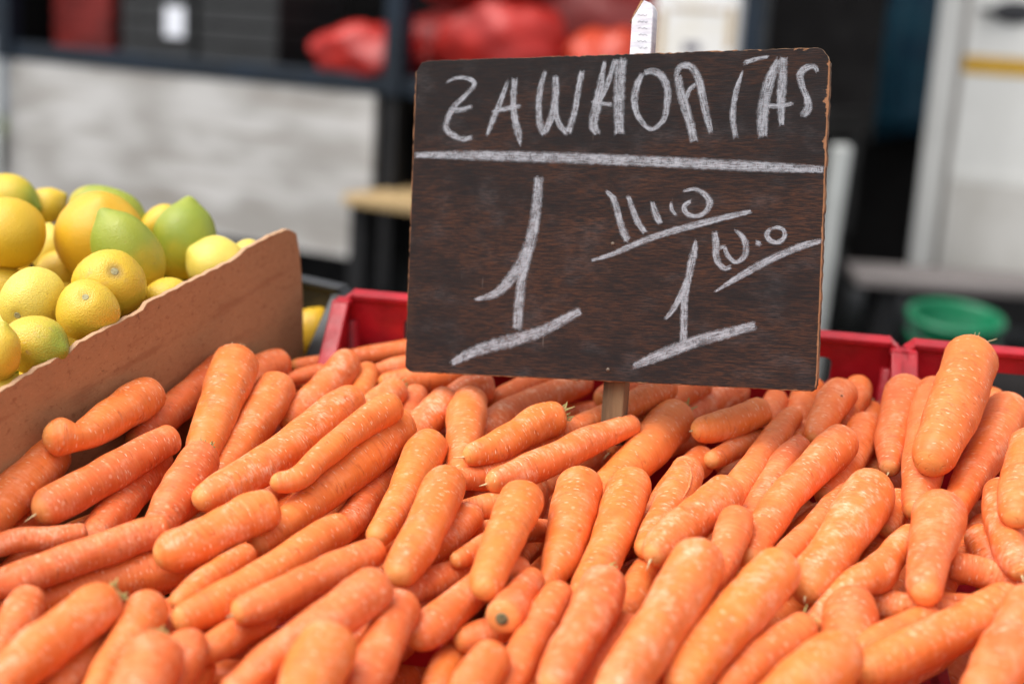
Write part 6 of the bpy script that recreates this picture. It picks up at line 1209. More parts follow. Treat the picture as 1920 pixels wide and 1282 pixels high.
def carrot_mesh(p, seed, rings=46, segs=22, cut=False, core=False):
    rg = np.random.default_rng(seed)
    q, t, L = resample(p, rings); C = q[:, :3]; rad = np.clip(q[:, 3], 0.003, None)
    Rb, Rt = rad[1:4].mean(), rad[-4:-1].mean()
    cb = Rb*(0.14 if cut else 0.85); ct = Rt*(0.35 if core else 1.05)
    def close(d, c, pw): return (1-np.clip(1-d/c, 0, 1)**pw)**(1/pw)
    cap = close(t, cb, 2.2)*close(L-t, ct, 2.0 if not core else 2.4)
    ph = rg.random(8)*6.28
    lump = 1+0.022*np.sin(t/L*rg.uniform(9, 16)+ph[0])+0.016*np.sin(t/L*rg.uniform(20, 34)+ph[1])
    T = np.gradient(C, axis=0); T /= np.linalg.norm(T, axis=1)[:, None]
    nx = np.cross(T[0], [0, 0, 1.0]); nx /= np.linalg.norm(nx)
    th = np.linspace(0, 2*math.pi, segs, endpoint=False)
    V = []; rest = []; span = []
    for i in range(rings):
        nx = nx-T[i]*nx.dot(T[i]); nx /= np.linalg.norm(nx); ny = np.cross(T[i], nx)
        a = th
        lob = 1+0.020*np.cos(2*a+ph[2]+t[i]/L*1.5)+0.014*np.cos(3*a+ph[3]-t[i]/L*2)+0.010*np.cos(a*5+ph[4]+t[i]*90)+0.012*np.cos(a+ph[5]+t[i]*140)*np.sin(t[i]*120+ph[6])
        r_ = rad[i]*cap[i]*lump[i]*lob
        if i in (0, rings-1): r_ = np.zeros(segs)
        pos = C[i]+np.outer(np.cos(a)*r_, nx)+np.outer(np.sin(a)*r_, ny)
        if i < 3 and not cut: pos = pos+T[i]*Rb*0.10*(3-i)/3*1.0
        V.append(pos); rest.append(np.stack([np.full(segs, t[i]), np.cos(a)*rad[i], np.sin(a)*rad[i]], -1)); span.append(np.stack([np.full(segs, t[i]/L), np.full(segs, t[i]), np.zeros(segs)], -1))
    V = np.concatenate(V); rest = np.concatenate(rest); span = np.concatenate(span)
    F = []
    for i in range(rings-1):
        for k in range(segs):
            k2 = (k+1) % segs
            if i == 0: F.append((0, (i+1)*segs+k2, (i+1)*segs+k))
            elif i == rings-2: F.append((i*segs+k, i*segs+k2, (rings-1)*segs))
            else: F.append((i*segs+k, i*segs+k2, (i+1)*segs+k2, (i+1)*segs+k))
    O3 = C[rings//2].copy(); V = V-O3
    me = mesh('carrot', V, F)
    for nm, dat in (('rest', rest), ('span', span)):
        at_ = me.attributes.new(nm, 'FLOAT_VECTOR', 'POINT'); at_.data.foreach_set('vector', dat.astype(np.float32).ravel())
    return me, O3, C-O3, T, rad*cap, Rb
CG = 'carrots heaped in the red crates'
def surf(Cc, T, rad, u, up_hint):
    """point on the skin at fraction u, on the side facing up_hint, with its normal"""
    i = int(u*(len(Cc)-1)); t_ = Vector(T[i]); n = (up_hint-t_*up_hint.dot(t_)).normalized()
    return Vector(Cc[i])+n*rad[i], n, t_
eye_local = MS.inverted() @ CAM
PINK = (8, 15, 23, 24, 26, 44, 62, 67, 69, 91, 107, 112, 117); YELL = (11, 14, 16, 33, 75, 83, 102, 55, 60, 72, 28, 95, 87)
for i, (p, opt, lab) in enumerate(CARROTS, 1):
    p = [tuple(v*1e-4*(1.015 if k == 3 else 1) for k, v in enumerate(row)) for row in p]
    me, O3, Cc, T, rad, Rb = carrot_mesh(p, 100+i, cut='cut' in opt, core='core' in opt)
    o = link('carrot', me, M['carrot'], None, S(*O3), True)
    tag(o, lab, 'carrot', CG)
    front = float(np.clip((-p[len(p)//2][1]+0.1)/0.45, 0, 1))
    o['hue'] = float(np.clip(rng.normal(0.45, 0.32) + (0.3 if i in YELL else 0) - (0.15 if i in PINK else 0), 0, 1))
    o['dust'] = float(np.clip(rng.normal(0.42, 0.2) + (0.45 if i in PINK else 0) - (0.15 if i in YELL else 0), 0.05, 1.0))
    view = (eye_local-Vector(O3)).normalized()
    hb = -Vector(T[0]); hb = (hb+(view+Vector((0, 0, 1)))*0.22).normalized(); crownp = Vector(Cc[0])-Vector(T[0])*(-Rb*0.02)+(hb+Vector(T[0])*hb.dot(-Vector(T[0])))*Rb*0.55
    if opt.get('stalk'):
        mb = MB(); wisp = opt['stalk'] == 'w'
        n = 7 if wisp else 13
        side = hb.orthogonal().normalized(); s2 = hb.cross(side)
        for k in range(n):
            a = 6.283*k/n+rng.uniform(0, 1); rr = Rb*(0.16 if wisp else 0.26)*rng.uniform(0.2, 1.25)
            base = crownp+(side*math.cos(a)+s2*math.sin(a))*rr-hb*Rb*0.18
            ln = Rb*(rng.uniform(0.3, 0.75) if wisp else rng.uniform(0.35, 0.72))
            d = (hb+(side*math.cos(a)+s2*math.sin(a))*rng.uniform(0.2, 1.0)).normalized()
            mb.tube([base, base+d*ln*0.6+Vector(rng.normal(0, 1, 3))*ln*0.08, base+d*ln+Vector(rng.normal(0, 1, 3))*ln*0.15], [0.0006 if wisp else Rb*0.075, 0.0005 if wisp else Rb*0.06, 0.0002 if wisp else Rb*0.02], 5)
        mb.build('stem_stub', M['straw'] if wisp else M['stem'], o)
    if i % 3 == 0 and not opt.get('core'):      # thin dry root tail at the tip
        td = Vector(T[-1]); pt = Vector(Cc[-1]); ln = rng.uniform(0.004, 0.011); w = Vector(rng.normal(0, 1, 3))*ln*0.25
        mb = MB(); mb.tube([pt-td*0.002, pt+td*ln*0.4+w*0.4, pt+td*ln+w], [0.0013, 0.0006, 0.0002], 6); mb.build('root_tail', M['straw'], o, smooth=True)
    if opt.get('cut'):
        mb = MB(); me2 = MB(); q_ = hb.to_track_quat('Z', 'Y').to_matrix().to_4x4()
        mb.lathe([(0.0001, Rb*0.10), (Rb*0.3, Rb*0.13), (Rb*0.62, Rb*0.08), (Rb*0.74, -Rb*0.03)], 24)
        mb.build('trimmed_top', M['cut'], o, Matrix.Translation(Vector(Cc[0])) @ q_, smooth=True)
    if opt.get('core'):
        q_ = Vector(T[-1]).to_track_quat('Z', 'Y').to_matrix().to_4x4(); rt_ = rad[-6]
        mb = MB(); mb.lathe([(0.0001, rt_*0.02), (rt_*0.2, rt_*0.07), (rt_*0.34, rt_*0.03), (rt_*0.38, -rt_*0.06)], 20)
        mb.build('cut_core', M['core'], o, Matrix.Translation(Vector(Cc[-1])) @ q_, smooth=True)
    if opt.get('speck'):
        pt, n, t_ = surf(Cc, T, rad, 0.40, view+Vector((0.15, 0, 0)))
        mb = MB(); mb.tube([pt-n*0.0004, pt+n*0.0005], [0.0010, 0.0007], 8); mb.build('black_speck', M['speck'], o)
    if opt.get('crack'):
        pts = []
        for u, off in ((0.16, 0.8), (0.20, 0.35), (0.26, 0.0), (0.33, -0.28), (0.41, -0.45), (0.50, -0.42)):
            t_ = Vector(T[int(u*45)]); pts.append(surf(Cc, T, rad, u, view+view.cross(t_)*-off)[0])
        mb = MB(); mb.tube(pts, [0.0004, 0.0010, 0.0014, 0.0014, 0.0010, 0.0004], 6); mb.build('healed_crack', M['pale'], o, smooth=True)
    if opt.get('rootlet'):
        pt, n, t_ = surf(Cc, T, rad, 0.47, view+Vector((0.9, 0, 0)))
        for k in range(4):
            d = (t_*rng.normal(0, 1)+n.cross(t_)*rng.normal(0, 1)+n*0.7).normalized()
            mb = MB(); mb.tube([pt, pt+d*0.006, pt+d*0.011+n*0.003], [0.0004, 0.0003, 0.00015], 5); mb.build('rootlet', M['straw'], o)
for k, p in enumerate(BURIED):
    p = [tuple(v*1e-4 for v in row) for row in p]
    me, O3, Cc, T, rad, Rb = carrot_mesh(p, 900+k, 26, 14)
    o = link('carrot', me, M['carrot'], None, S(*O3), True)
    tag(o, 'carrot buried under the top layer, little of it showing', 'carrot', 'carrots buried in the heap')
    o['hue'] = float(rng.uniform(0.1, 0.6)); o['dust'] = float(rng.uniform(0.2, 0.8))

def joined(meshes, name, mat):
    V = []; F = []; rest = []; span = []
    for me, off in meshes:
        b = len(V); n = len(me.vertices)
        buf = np.empty(n*3, np.float32)
        for nm, dst in (('rest', rest), ('span', span)):
            me.attributes[nm].data.foreach_get('vector', buf); dst.append(buf.reshape(-1, 3)+(np.array([off[0]*7, 0, 0]) if nm == 'rest' else 0))
        V += [(v.co.x+off[0], v.co.y+off[1], v.co.z+off[2]) for v in me.vertices]
        F += [tuple(b+i for i in p.vertices) for p in me.polygons]
        bpy.data.meshes.remove(me)
    me = mesh(name, V, F)
    for nm, dat in (('rest', rest), ('span', span)):
        a_ = me.attributes.new(nm, 'FLOAT_VECTOR', 'POINT'); a_.data.foreach_set('vector', np.concatenate(dat).astype(np.float32).ravel())
    return link(name, me, mat, None, MS, True)
ms = []
for k, p in enumerate(MASS):
    me, O3, *_ = carrot_mesh([tuple(v*1e-4 for v in row) for row in p], 2000+k, 18, 12); ms.append((me, O3))
o = joined(ms, 'carrot_filling', M['carrot'])
tag(o, 'carrots filling the red crates beneath and beyond the ones in view', 'carrots', kind='stuff'); o['hue'] = 0.4; o['dust'] = 0.5

# ------------------------------------------------------------------ lemons
def lemon_mesh(r_, ratio, seed, rings=30, segs=30):
    rg = np.random.default_rng(seed); V = []; rest = []; span = []; ph = rg.random(9)*6.28
    Lh = r_*ratio
    for i in range(rings):
        u = i/(rings-1); a = math.pi*u; z = -math.cos(a); rr = math.sin(a)**0.92
        z2 = z*Lh
        nip = math.exp(-((1-u)/0.085)**2); stem = math.exp(-(u/0.07)**2)
        z2 += r_*(0.20*nip*min(1, max(0, ratio-0.85)*2.2)+0.02*nip); rr = rr*(1-0.10*math.exp(-((1-u)/0.16)**2)); z2 += r_*0.06*stem
        for k in range(segs):
            th = 2*math.pi*k/segs
            l = 1+0.030*math.cos(2*th+ph[0]+z)+0.024*math.cos(3*th+ph[1]-z*2)+0.012*math.sin(z*5+ph[2])*math.cos(th+ph[3])+0.006*math.cos(7*th+ph[4]+4*z)
            R_ = r_*rr*l
            V.append((R_*math.cos(th), R_*math.sin(th), z2)); rest.append((R_*math.cos(th), R_*math.sin(th), z2)); span.append((u, 0, 0))
    F = []
    for i in range(rings-1):
        for k in range(segs):
            k2 = (k+1) % segs; F.append((i*segs+k, i*segs+k2, (i+1)*segs+k2, (i+1)*segs+k))
    me = mesh('lemon', V, F)
    for nm, dat in (('rest', rest), ('span', span)):
        at_ = me.attributes.new(nm, 'FLOAT_VECTOR', 'POINT'); at_.data.foreach_set('vector', np.array(dat, np.float32).ravel())
    return me, Lh
LK = {'yo': (0.04, 0.55, 0.0, 0.1), 'gy': (0.50, 0.2, 0, 0), 'y': (0.12, 0.35, 0.1, 0.1), 'p': (0.05, 0.1, 0.85, 0.1), 'o': (0.05, 0.95, 0, 0.1), 'g': (0.80, 0.2, 0.1, 0),
      'gd': (0.72, 0.2, 0, 0.1), 'g2': (0.62, 0.3, 0, 0.05), 'yb': (0.10, 0.35, 0, 0.3), 'yk': (0.05, 0.4, 0.1, 0.1), 'ys': (0.34, 0.35, 0.1, 1.0), 'am': (0.05, 0.75, 0, 0.3)}
LG = 'lemons heaped in the black crate'
def add_lemon(c, r_, ratio, ax, key, stemfront, lab, seed, grp=LG):
    me, Lh = lemon_mesh(r_, ratio, seed)
    d = Vector(ax).normalized()
    if stemfront: d = -d
    q_ = d.to_track_quat('Z', 'Y').to_matrix().to_4x4()
    o = link('lemon', me, M['lemon'], None, S(*c) @ q_ @ Matrix.Rotation(seed*1.7, 4, 'Z'), True)
    tag(o, lab, 'lemon', grp)
    o['green'], o['gold'], o['pale'], o['scar'] = LK[key]; o['stemspot'] = 1.0 if key in ('yb',) else 0.35
    mb = MB(); s_ = r_*(0.075 if stemfront else 0.065); z0 = -Lh+r_*0.05
    mb.lathe([(s_*1.5, z0+r_*0.03), (s_*1.4, z0-s_*0.02), (s_*1.05, z0-s_*0.14), (s_*0.75, z0-s_*0.02), (s_*0.45, z0-s_*0.10), (0.0001, z0-s_*0.08)][::-1], 14)
    mb.build('stem_button', M['button'], o, smooth=True)
    return o
for k, (c, r_, ratio, ax, key, sf, lab) in enumerate(LEMONS):
    add_lemon(c, r_, ratio, ax, key, sf, lab, 40+k)
low = [(c, r_) for c, r_, *_ in LEMONS]
n = 0
for tr in range(4000):
    if n >= 34: break
    a, b = rng.uniform(-0.10, 0.31), rng.uniform(0.035, 0.36); r_ = rng.uniform(0.019, 0.026)
    c = PT*a-PRX*b+Vector((PNX, PNY, 0)); z = 0.035+min(b, 0.2)*0.08
    ok = z
    for (c2, r2) in low:
        d = math.hypot(c.x-c2[0], c.y-c2[1]); rs = (r_+r2)*0.96
        if d < rs: ok = min(ok, c2[2]-math.sqrt(rs*rs-d*d))
    if ok < -0.04: continue
    low.append(((c.x, c.y, ok), r_)); n += 1
    v = rng.normal(0, 1, 3)
    add_lemon((c.x, c.y, ok), r_, rng.uniform(1.05, 1.3), v, ['y', 'y', 'p', 'yk', 'gd'][n % 5], False, 'lemon mostly hidden among the others in the heap', 200+n, 'hidden lemons in the heap')

ms = []
for kz in range(7):
    z = -0.195+kz*0.037
    for ka in range(14):
        for kb in range(11):
            a = -0.145+ka*0.043+(0.02 if (kz+kb) % 2 else 0)+rng.uniform(-0.004, 0.004); b = 0.034+kb*0.041+(0.015 if kz % 2 else 0)+rng.uniform(-0.004, 0.004)
            if a > 0.415 or b > 0.43 or (a > 0.30 and z > -0.05-(a-0.30)*0.5) or z > min(0.034, -0.10+(a+0.15)*0.9)-max(0, b-0.25)*0.15: continue
            c = PT*a-PRX*b+Vector((PNX, PNY, z)); r_ = rng.uniform(0.0195, 0.0225)
            if any((c-Vector(c2)).length < (r_+r2)*0.80 for c2, r2 in low): continue
            me, Lh = lemon_mesh(r_, rng.uniform(1.0, 1.2), 500+len(ms), 10, 12)
            me.transform(Euler(tuple(rng.uniform(0, 6.28, 3))).to_matrix().to_4x4()); ms.append((me, c))
o = joined(ms, 'lemon_filling', M['lemon'])
tag(o, 'lemons filling the black crate beneath the heaped ones', 'lemons', kind='stuff')
o['green'], o['gold'], o['pale'], o['scar'], o['stemspot'] = 0.1, 0.4, 0.2, 0.1, 0.3

# ------------------------------------------------------------------ price sign
SG = Matrix(((0.938845, 0.343365, -0.025907, 0.068742), (-0.330647, 0.919958, 0.210592, 1.135566), (0.096144, -0.189148, 0.977231, 1.155150), (0, 0, 0, 1)))
root = empty('price_sign', SG); tag(root, 'dark wooden board chalked ZANAHORIAS on a stake stuck in the carrots', 'sign')
W2, H2 = 0.1716, 0.1312
base = rrect(-W2, W2, -H2, H2, 0.0065, 6)
rad_ = {0: 0.011, 1: 0.010, 2: 0.0055, 3: 0.0045}
outl = []
corners = [(W2, H2, 0, 0.012), (-W2, H2, 90, 0.013), (-W2, -H2, 180, 0.007), (W2, -H2, 270, 0.005)]
for cx, cy, a0, r_ in corners:
    for k in range(8):
        a = R(a0+90*k/7); sx_, sy_ = (1 if cx > 0 else -1), (1 if cy > 0 else -1)
        j = 1+rng.normal(0, 0.05)
        outl.append((cx-sx_*r_+r_*j*math.cos(a), cy-sy_*r_+r_*j*math.sin(a)))
dense = []
for a, b in zip(outl, outl[1:]+outl[:1]):
    n = max(1, int(math.dist(a, b)/0.0035))
    for k in range(n):
        f = k/n; w_ = 0.00025 if n > 3 else 0
        dense.append((a[0]+(b[0]-a[0])*f+rng.normal(0, 1)*w_, a[1]+(b[1]-a[1])*f+rng.normal(0, 1)*w_))
link('board', shape('board', dense, (), 0.0085, 0.0007), M['board'], root)
lay = 0
for nm, lab, strokes in CHALK:
    V = []; F = []; st = []
    for s_ in strokes:
        lay += 1
        p = np.array([(a*1e-4, b*1e-4, 0, w*1e-4) for a, b, w in s_], float)
        L0 = np.linalg.norm(np.diff(p[:, :2], axis=0), axis=1).sum()
        n = max(6, int(L0/0.0016)); q, t_, L = resample(p, n)
        C2 = q[:, :2]; T = np.gradient(C2, axis=0); T /= np.linalg.norm(T, axis=1)[:, None]; N = np.stack([-T[:, 1], T[:, 0]], -1)
        b0 = len(V); m = 7
        wj = 1+0.05*np.sin(t_*900+lay)+rng.normal(0, 0.035, n)
        for i in range(n):
            for k in range(m):
                v = -1+2*k/(m-1)
                e = rng.normal(0, 0.0004) if i in (0, n-1) else 0
                x, z = C2[i]+N[i]*v*q[i, 3]*0.54*wj[i]+T[i]*e*2
                V.append((x, -0.00022-lay*0.000012, z)); st.append((t_[i]+lay*0.37, v, min(t_[i], L-t_[i])))
        for i in range(n-1):
            for k in range(m-1):
                F.append((b0+i*m+k, b0+(i+1)*m+k, b0+(i+1)*m+k+1, b0+i*m+k+1))
    me = mesh(nm, V, F)
    at_ = me.attributes.new('st', 'FLOAT_VECTOR', 'POINT'); at_.data.foreach_set('vector', np.array(st, np.float32).ravel())
    o = link(nm, me, M['chalk'], root); o['label'] = lab
# stake behind the board
mb = MB(); mb.box(0.0058, 0.0238, 0.0092, 0.0255, -0.182, 0.128)
mb.build('stake', M['stake'], root, Matrix.Rotation(R(2.3), 4, 'Y'), bevel=0.0012)
me = shape('stake_top', [(0.0093, 0.112), (0.0278, 0.112), (0.0282, 0.168), (0.0255, 0.1730), (0.0200, 0.1752), (0.0108, 0.1605)], (), 0.0145, 0.0008)
o = link('stake_top', me, M['white_wood'], root, Matrix.Translation((0.0014, 0.0100, 0))); o['label'] = 'white painted stake top cut to a point'
me = shape('cut_end', [(0.0092, 0.1585), (0.0108, 0.1610), (0.0195, 0.1752), (0.0180, 0.1752)], (), 0.0125, 0.0003)
link('cut_end', me, M['bare_wood'], root, Matrix.Translation((0.0008, 0.0110, 0)))
for k in range(7):      # faint rows of handwriting on the stake top
    z = 0.1325+k*0.0052; x0 = 0.0165+rng.uniform(0, 0.002)
    mb = MB(); mb.tube([(x0+j*0.0011, 0.00985, z+0.0007*math.sin(j*2.1+k)-j*0.00012) for j in range(8)], 0.00022, 4); mb.build('handwriting', M['plastic_film'], root)
for x, z in ((0.0065, -0.0210), (0.0066, -0.1217)):
    mb = MB(); mb.lathe([(0.0001, 0.0005), (0.0012, 0.0004), (0.0016, 0.0), (0.0016, -0.0006)], 12)
    mb.build('screw', M['screw'], root, Matrix.Translation((x, -0.0002, z)) @ Matrix.Rotation(math.pi/2, 4, 'X'), smooth=True)

# ------------------------------------------------------------------ market truck behind, at left
TX = Vector((0.8716, -0.4903, 0)).normalized(); TY = Vector((-TX.y, TX.x, 0))
TO = Vector((-2.13, 5.983, 0))
MT = Matrix(((TX.x, TY.x, 0, TO.x), (TX.y, TY.y, 0, TO.y), (0, 0, 1, 0), (0, 0, 0, 1)))
BED = 1.075; B1 = 1.87; B2 = 3.27; DEP = 1.15
tk = empty('market_truck', MT); tag(tk, 'open sided dark blue market truck with a dropped weathered white side board', 'truck')
me = shape('side_board', rrect(0.0, B1-0.01, 0.445, 1.035, 0.008), (), 0.03, 0.003)
sbd = link('side_board', me, M['whitewash'], tk, Matrix.Translation((0, -0.05, 0)))
mb = MB(); mb.box(-0.022, 0.016, -0.062, -0.052, 0.44, 1.04); mb.build('edge_trim', M['white_steel'], sbd, Matrix.Translation((0, 0.05-0.05, 0)), bevel=0.002)
mb = MB(); mb.box(-0.05, B2, -0.055, 0.03, 1.036, BED+0.03); mb.build('bed_rail', M['blue_steel'], tk, bevel=0.006)
mb = MB(); mb.box(-0.05, B2, 0.032, DEP, 0.99, BED); mb.build('bed_floor', M['dark_wall'], tk)
mb = MB(); mb.box(-0.05, B2, DEP, DEP+0.05, 0.95, 2.75); mb.build('back_wall', M['dark_wall'], tk)
mb = MB(); mb.box(-0.07, -0.05, 0.03, DEP, 0.98, 2.75); mb.build('end_wall', M['dark_wall'], tk)
mb = MB(); mb.box(-0.10, B2+0.05, -0.10, DEP+0.08, 2.752, 2.82); mb.build('added_roof', M['blue_steel'], tk, bevel=0.02)  # unseen cover added overhead to keep the cargo space dark
for x, w_ in ((-0.045, 0.085), (B1+0.035, 0.075), (B2-0.07, 0.06)):
    mb = MB(); mb.box(x, x+w_, -0.075, -0.002, BED-0.04, 2.751); mb.build('post', M['blue_steel'], tk, bevel=0.006)
mb = MB(); mb.box(B1+0.036, B1+0.090, -0.06, 0.0, 0.34, 1.034); mb.build('post_foot', M['black_steel'], tk, bevel=0.006)
for y in (0.35, 0.95):
    mb = MB(); mb.box(-0.3, B2, y, y+0.12, 0.62, 0.988); mb.build('chassis_beam', M['black_steel'], tk, bevel=0.01)
for x in (0.55, 2.9):
    for y in (0.15, 0.85):
        mb = MB(); mb.lathe([(0.20, -0.11), (0.36, -0.115), (0.40, -0.07), (0.40, 0.07), (0.36, 0.115), (0.20, 0.11)], 36)
        wq = mb.build('wheel', M['rubber'], tk, Matrix.Translation((x, y+0.11, 0.40)) @ Matrix.Rotation(math.pi/2, 4, 'X'), smooth=True)
        mb = MB(); mb.lathe([(0.0001, 0.05), (0.08, 0.06), (0.19, 0.09), (0.205, 0.10)], 30); mb.build('rim', M['rim'], wq, smooth=True)
mb = MB(); mb.box(-0.02, B2, 0.5, 0.53, 0.12, 0.985); mb.build('under_truck_shade', M['black_steel'], tk)  # black sheet painting the darkness beneath the truck bed
me = shape('shelf_board', rrect(B1+0.05, B2-0.35, -0.30, 0.10, 0.01), (), 0.035, 0.003, plane='XY')
link('shelf_board', me, M['pine'], tk, Matrix.Translation((0, 0.0, 0.695)))
mb = MB(); mb.box(B1+0.05, B1+0.11, -0.25, -0.19, 0, 0.676); mb.build('shelf_leg', M['black_steel'], tk)
mb = MB(); mb.box(B2-0.45, B2-0.39, -0.25, -0.19, 0, 0.676); mb.build('shelf_leg', M['black_steel'], tk)
mb = MB(); mb.box(B1+0.07, B2+0.1, 0.12, 0.14, 0.10, 0.985); mb.build('under_bed_shade', M['black_steel'], tk)  # black sheet standing in for the open dark under the right bay

# cargo on the truck
def cargo_crate(name, x, y, z, w_, d_, h_, mat, label, papers=()):
    rt_ = empty(name, MT @ Matrix.Translation((x, y, z))); tag(rt_, label, 'crate', 'crates stacked on the truck')
    sl = 4
    for k in range(sl):
        z0 = h_*k/sl
        mb = MB(); mb.box(0, w_, 0, 0.012, z0+0.006, z0+h_/sl-0.006); mb.build('slat', mat, rt_, bevel=0.003)
        mb = MB(); mb.box(0, 0.012, 0.014, d_-0.014, z0+0.006, z0+h_/sl-0.006); mb.build('slat', mat, rt_, bevel=0.003)
        mb = MB(); mb.box(w_-0.012, w_, 0.014, d_-0.014, z0+0.006, z0+h_/sl-0.006); mb.build('slat', mat, rt_, bevel=0.003)
    for xx in (0.002, w_-0.026):
        mb = MB(); mb.box(xx, xx+0.024, 0.0135, 0.034, 0, h_); mb.build('corner_post', mat, rt_)
    mb = MB(); mb.box(0.013, w_-0.013, 0.0135, d_-0.013, 0.001, 0.012); mb.build('base', mat, rt_)
    mb = MB(); mb.box(0.03, w_-0.03, 0.04, d_-0.03, 0.013, h_*0.9); mb.build('filling', M['dark_wall'], rt_)
    for (px, pz, pw, ph_) in papers:
        mb = MB(); mb.box(px, px+pw, -0.004, -0.001, pz, pz+ph_); mb.build('paper_label', M['paper'], rt_)
    return rt_
Z0 = BED+0.004
cargo_crate('cargo_crate', 0.115, 0.10, Z0, 0.32, 0.40, 0.26, M['old_red_crate'], 'dull red crate on the truck bed, at the left')
cargo_crate('cargo_crate', 0.07, 0.55, Z0, 0.40, 0.40, 0.30, M['brown_crate'], 'brown slatted crate half hidden behind the dull red one')
cargo_crate('cargo_crate', 0.50, 0.10, Z0, 0.375, 0.42, 0.30, M['grey_crate'], 'charcoal crate with a white paper label in its middle', [(0.235, 0.095, 0.10, 0.115)])
cargo_crate('cargo_crate', 0.91, 0.10, Z0, 0.385, 0.42, 0.30, M['grey_crate'], 'charcoal crate without a low label, right of the labelled one')
cargo_crate('cargo_crate', 0.115, 0.10, Z0+0.264, 0.32, 0.40, 0.26, M['old_red_crate'], 'dull red crate on top of the other red one')
cargo_crate('cargo_crate', 0.50, 0.10, Z0+0.305, 0.375, 0.42, 0.30, M['grey_crate'], 'charcoal crate on top of the labelled charcoal one', [(0.25, 0.004, 0.10, 0.11)])
cargo_crate('cargo_crate', 0.91, 0.10, Z0+0.305, 0.385, 0.42, 0.30, M['grey_crate'], 'charcoal crate on top of the plain charcoal one', [(0.26, 0.004, 0.11, 0.11)])
def sack(x, y, z, a, b, c, rz, mat, label, seed, ry=0.0):
    V = []; F = []; n, m = 26, 30; rg = np.random.default_rng(seed); ph = rg.random(8)*6.28
    for i in range(n):
        th = math.pi*i/(n-1)
        for k in range(m):
            f = 2*math.pi*k/m
            l = 1+0.10*math.sin(3*f+ph[0]+2*th)+0.10*math.cos(5*th+ph[1])*math.sin(2*f+ph[2])+0.06*math.sin(7*f+ph[3])*math.sin(th*6+ph[4])+0.035*math.sin(11*f+5*th+ph[5])
            X = -math.cos(th); rr = math.sin(th)**0.7*l
            zz = rr*math.sin(f)*c; zz = zz if zz > -0.75*c else -0.75*c
            V.append((X*a*(1+0.03*math.sin(4*f+ph[6])), rr*math.cos(f)*b, zz+0.75*c))
    for i in range(n-1):
        for k in range(m): F.append((i*m+k, i*m+(k+1) % m, (i+1)*m+(k+1) % m, (i+1)*m+k))
    me = mesh('sack', V, F)
    o = link('sack', me, mat, None, MT @ Matrix.Translation((x, y, z)) @ Matrix.Rotation(rz, 4, 'Z') @ Matrix.Rotation(ry, 4, 'Y'), True)
    tag(o, label, 'sack', 'red sacks on the truck')
    mb = MB(); mb.tube([(a*0.93, 0, 0.75*c), (a*1.03, 0, 0.76*c), (a*1.13, 0.01, 0.80*c)], [0.035, 0.014, 0.05], 12); mb.build('tied_end', mat, o, smooth=True)
    return o
sack(1.74, 0.08, BED+0.012, 0.22, 0.16, 0.105, R(2), M['sack'], 'bright red sack on the truck rail left of the blue post', 5)
sack(1.90, 0.42, BED+0.005, 0.36, 0.22, 0.15, R(-6), M['sack3'], 'shaded red sack lying behind the blue post', 6)
sack(2.22, 0.20, BED+0.005, 0.24, 0.19, 0.18, R(0), M['sack'], 'red sack lying right of the blue post, mostly behind the sign', 7)
sack(2.15, 0.20, BED+0.285, 0.24, 0.17, 0.085, R(6), M['sack'], 'red sack with a grey film patch, on top right of the blue post', 8)
sack(2.62, 0.26, BED+0.005, 0.15, 0.16, 0.13, R(-20), M['sack2'], 'orange red sack behind the sign, right of the others', 9)
sack(2.30, 0.78, BED+0.005, 0.50, 0.24, 0.28, R(4), M['sack3'], 'large shaded red sack at the back of the truck', 10)
# white printed carton
ct_ = empty('carton', MT @ Matrix.Translation((2.86, 0.045, BED+0.004)) @ Matrix.Rotation(R(8), 4, 'Z')); tag(ct_, 'white printed carton on the truck, above the sign right of its stake', 'carton')
mb = MB(); mb.box(0, 0.27, 0, 0.25, 0, 0.36); mb.build('box_body', M['carton'], ct_, bevel=0.004)
for x0, x1, z0, z1, k in ((0.10, 0.155, 0.175, 0.205, 'print_dark'), (0.012, 0.035, 0.15, 0.30, 'print_tan'), (0.235, 0.258, 0.19, 0.32, 'print_tan'), (0.05, 0.22, 0.30, 0.312, 'print_tan')):
    mb = MB(); mb.box(x0, x1, -0.0025, -0.0005, z0, z1); mb.build('printed_mark', M[k], ct_)
mb = MB(); mb.box(0.004, 0.266, 0.115, 0.14, 0.3602, 0.362); mb.build('packing_tape', M['print_tan'], ct_)

# ------------------------------------------------------------------ white post, bench plank, black table, bucket
wp = empty('white_post', Matrix.Translation((0.968, 4.55, 0)) @ Matrix.Rotation(R(2.0), 4, 'Y')); tag(wp, 'white steel post standing just right of the sign', 'post')
mb = MB(); mb.box(-0.032, 0.032, -0.02, 0.02, 0.012, 1.0); mb.build('upright', M['white_steel'], wp, bevel=0.014, seg=3)
mb = MB(); mb.box(-0.09, 0.09, -0.09, 0.09, 0, 0.012); mb.build('foot_plate', M['white_steel'], wp, bevel=0.003)
bn = empty('bench', Matrix.Translation((1.05, 4.40, 0)) @ Matrix.Rotation(R(-3), 4, 'Z')); tag(bn, 'low grey plank bench beyond the green bucket, below the van', 'bench')
for k in range(2):
    mb = MB(); mb.box(0.02, 2.2, k*0.17, k*0.17+0.165, 0.575, 0.605); mb.build('plank', M['grey_plank'], bn, bevel=0.004)
for x in (0.10, 1.1, 2.1):
    mb = MB(); mb.box(x, x+0.06, 0.03, 0.30, 0, 0.574); mb.build('leg', M['black_steel'], bn, bevel=0.004)
tb = empty('black_table', Matrix.Translation((0.86, 3.15, 0)) @ Matrix.Rotation(R(-4), 4, 'Z')); tag(tb, 'table under a black cloth carrying the green bucket', 'table')
mb = MB(); mb.box(0, 1.9, 0, 0.85, 0.43, 0.455); mb.build('table_top', M['black_cloth'], tb, bevel=0.006)
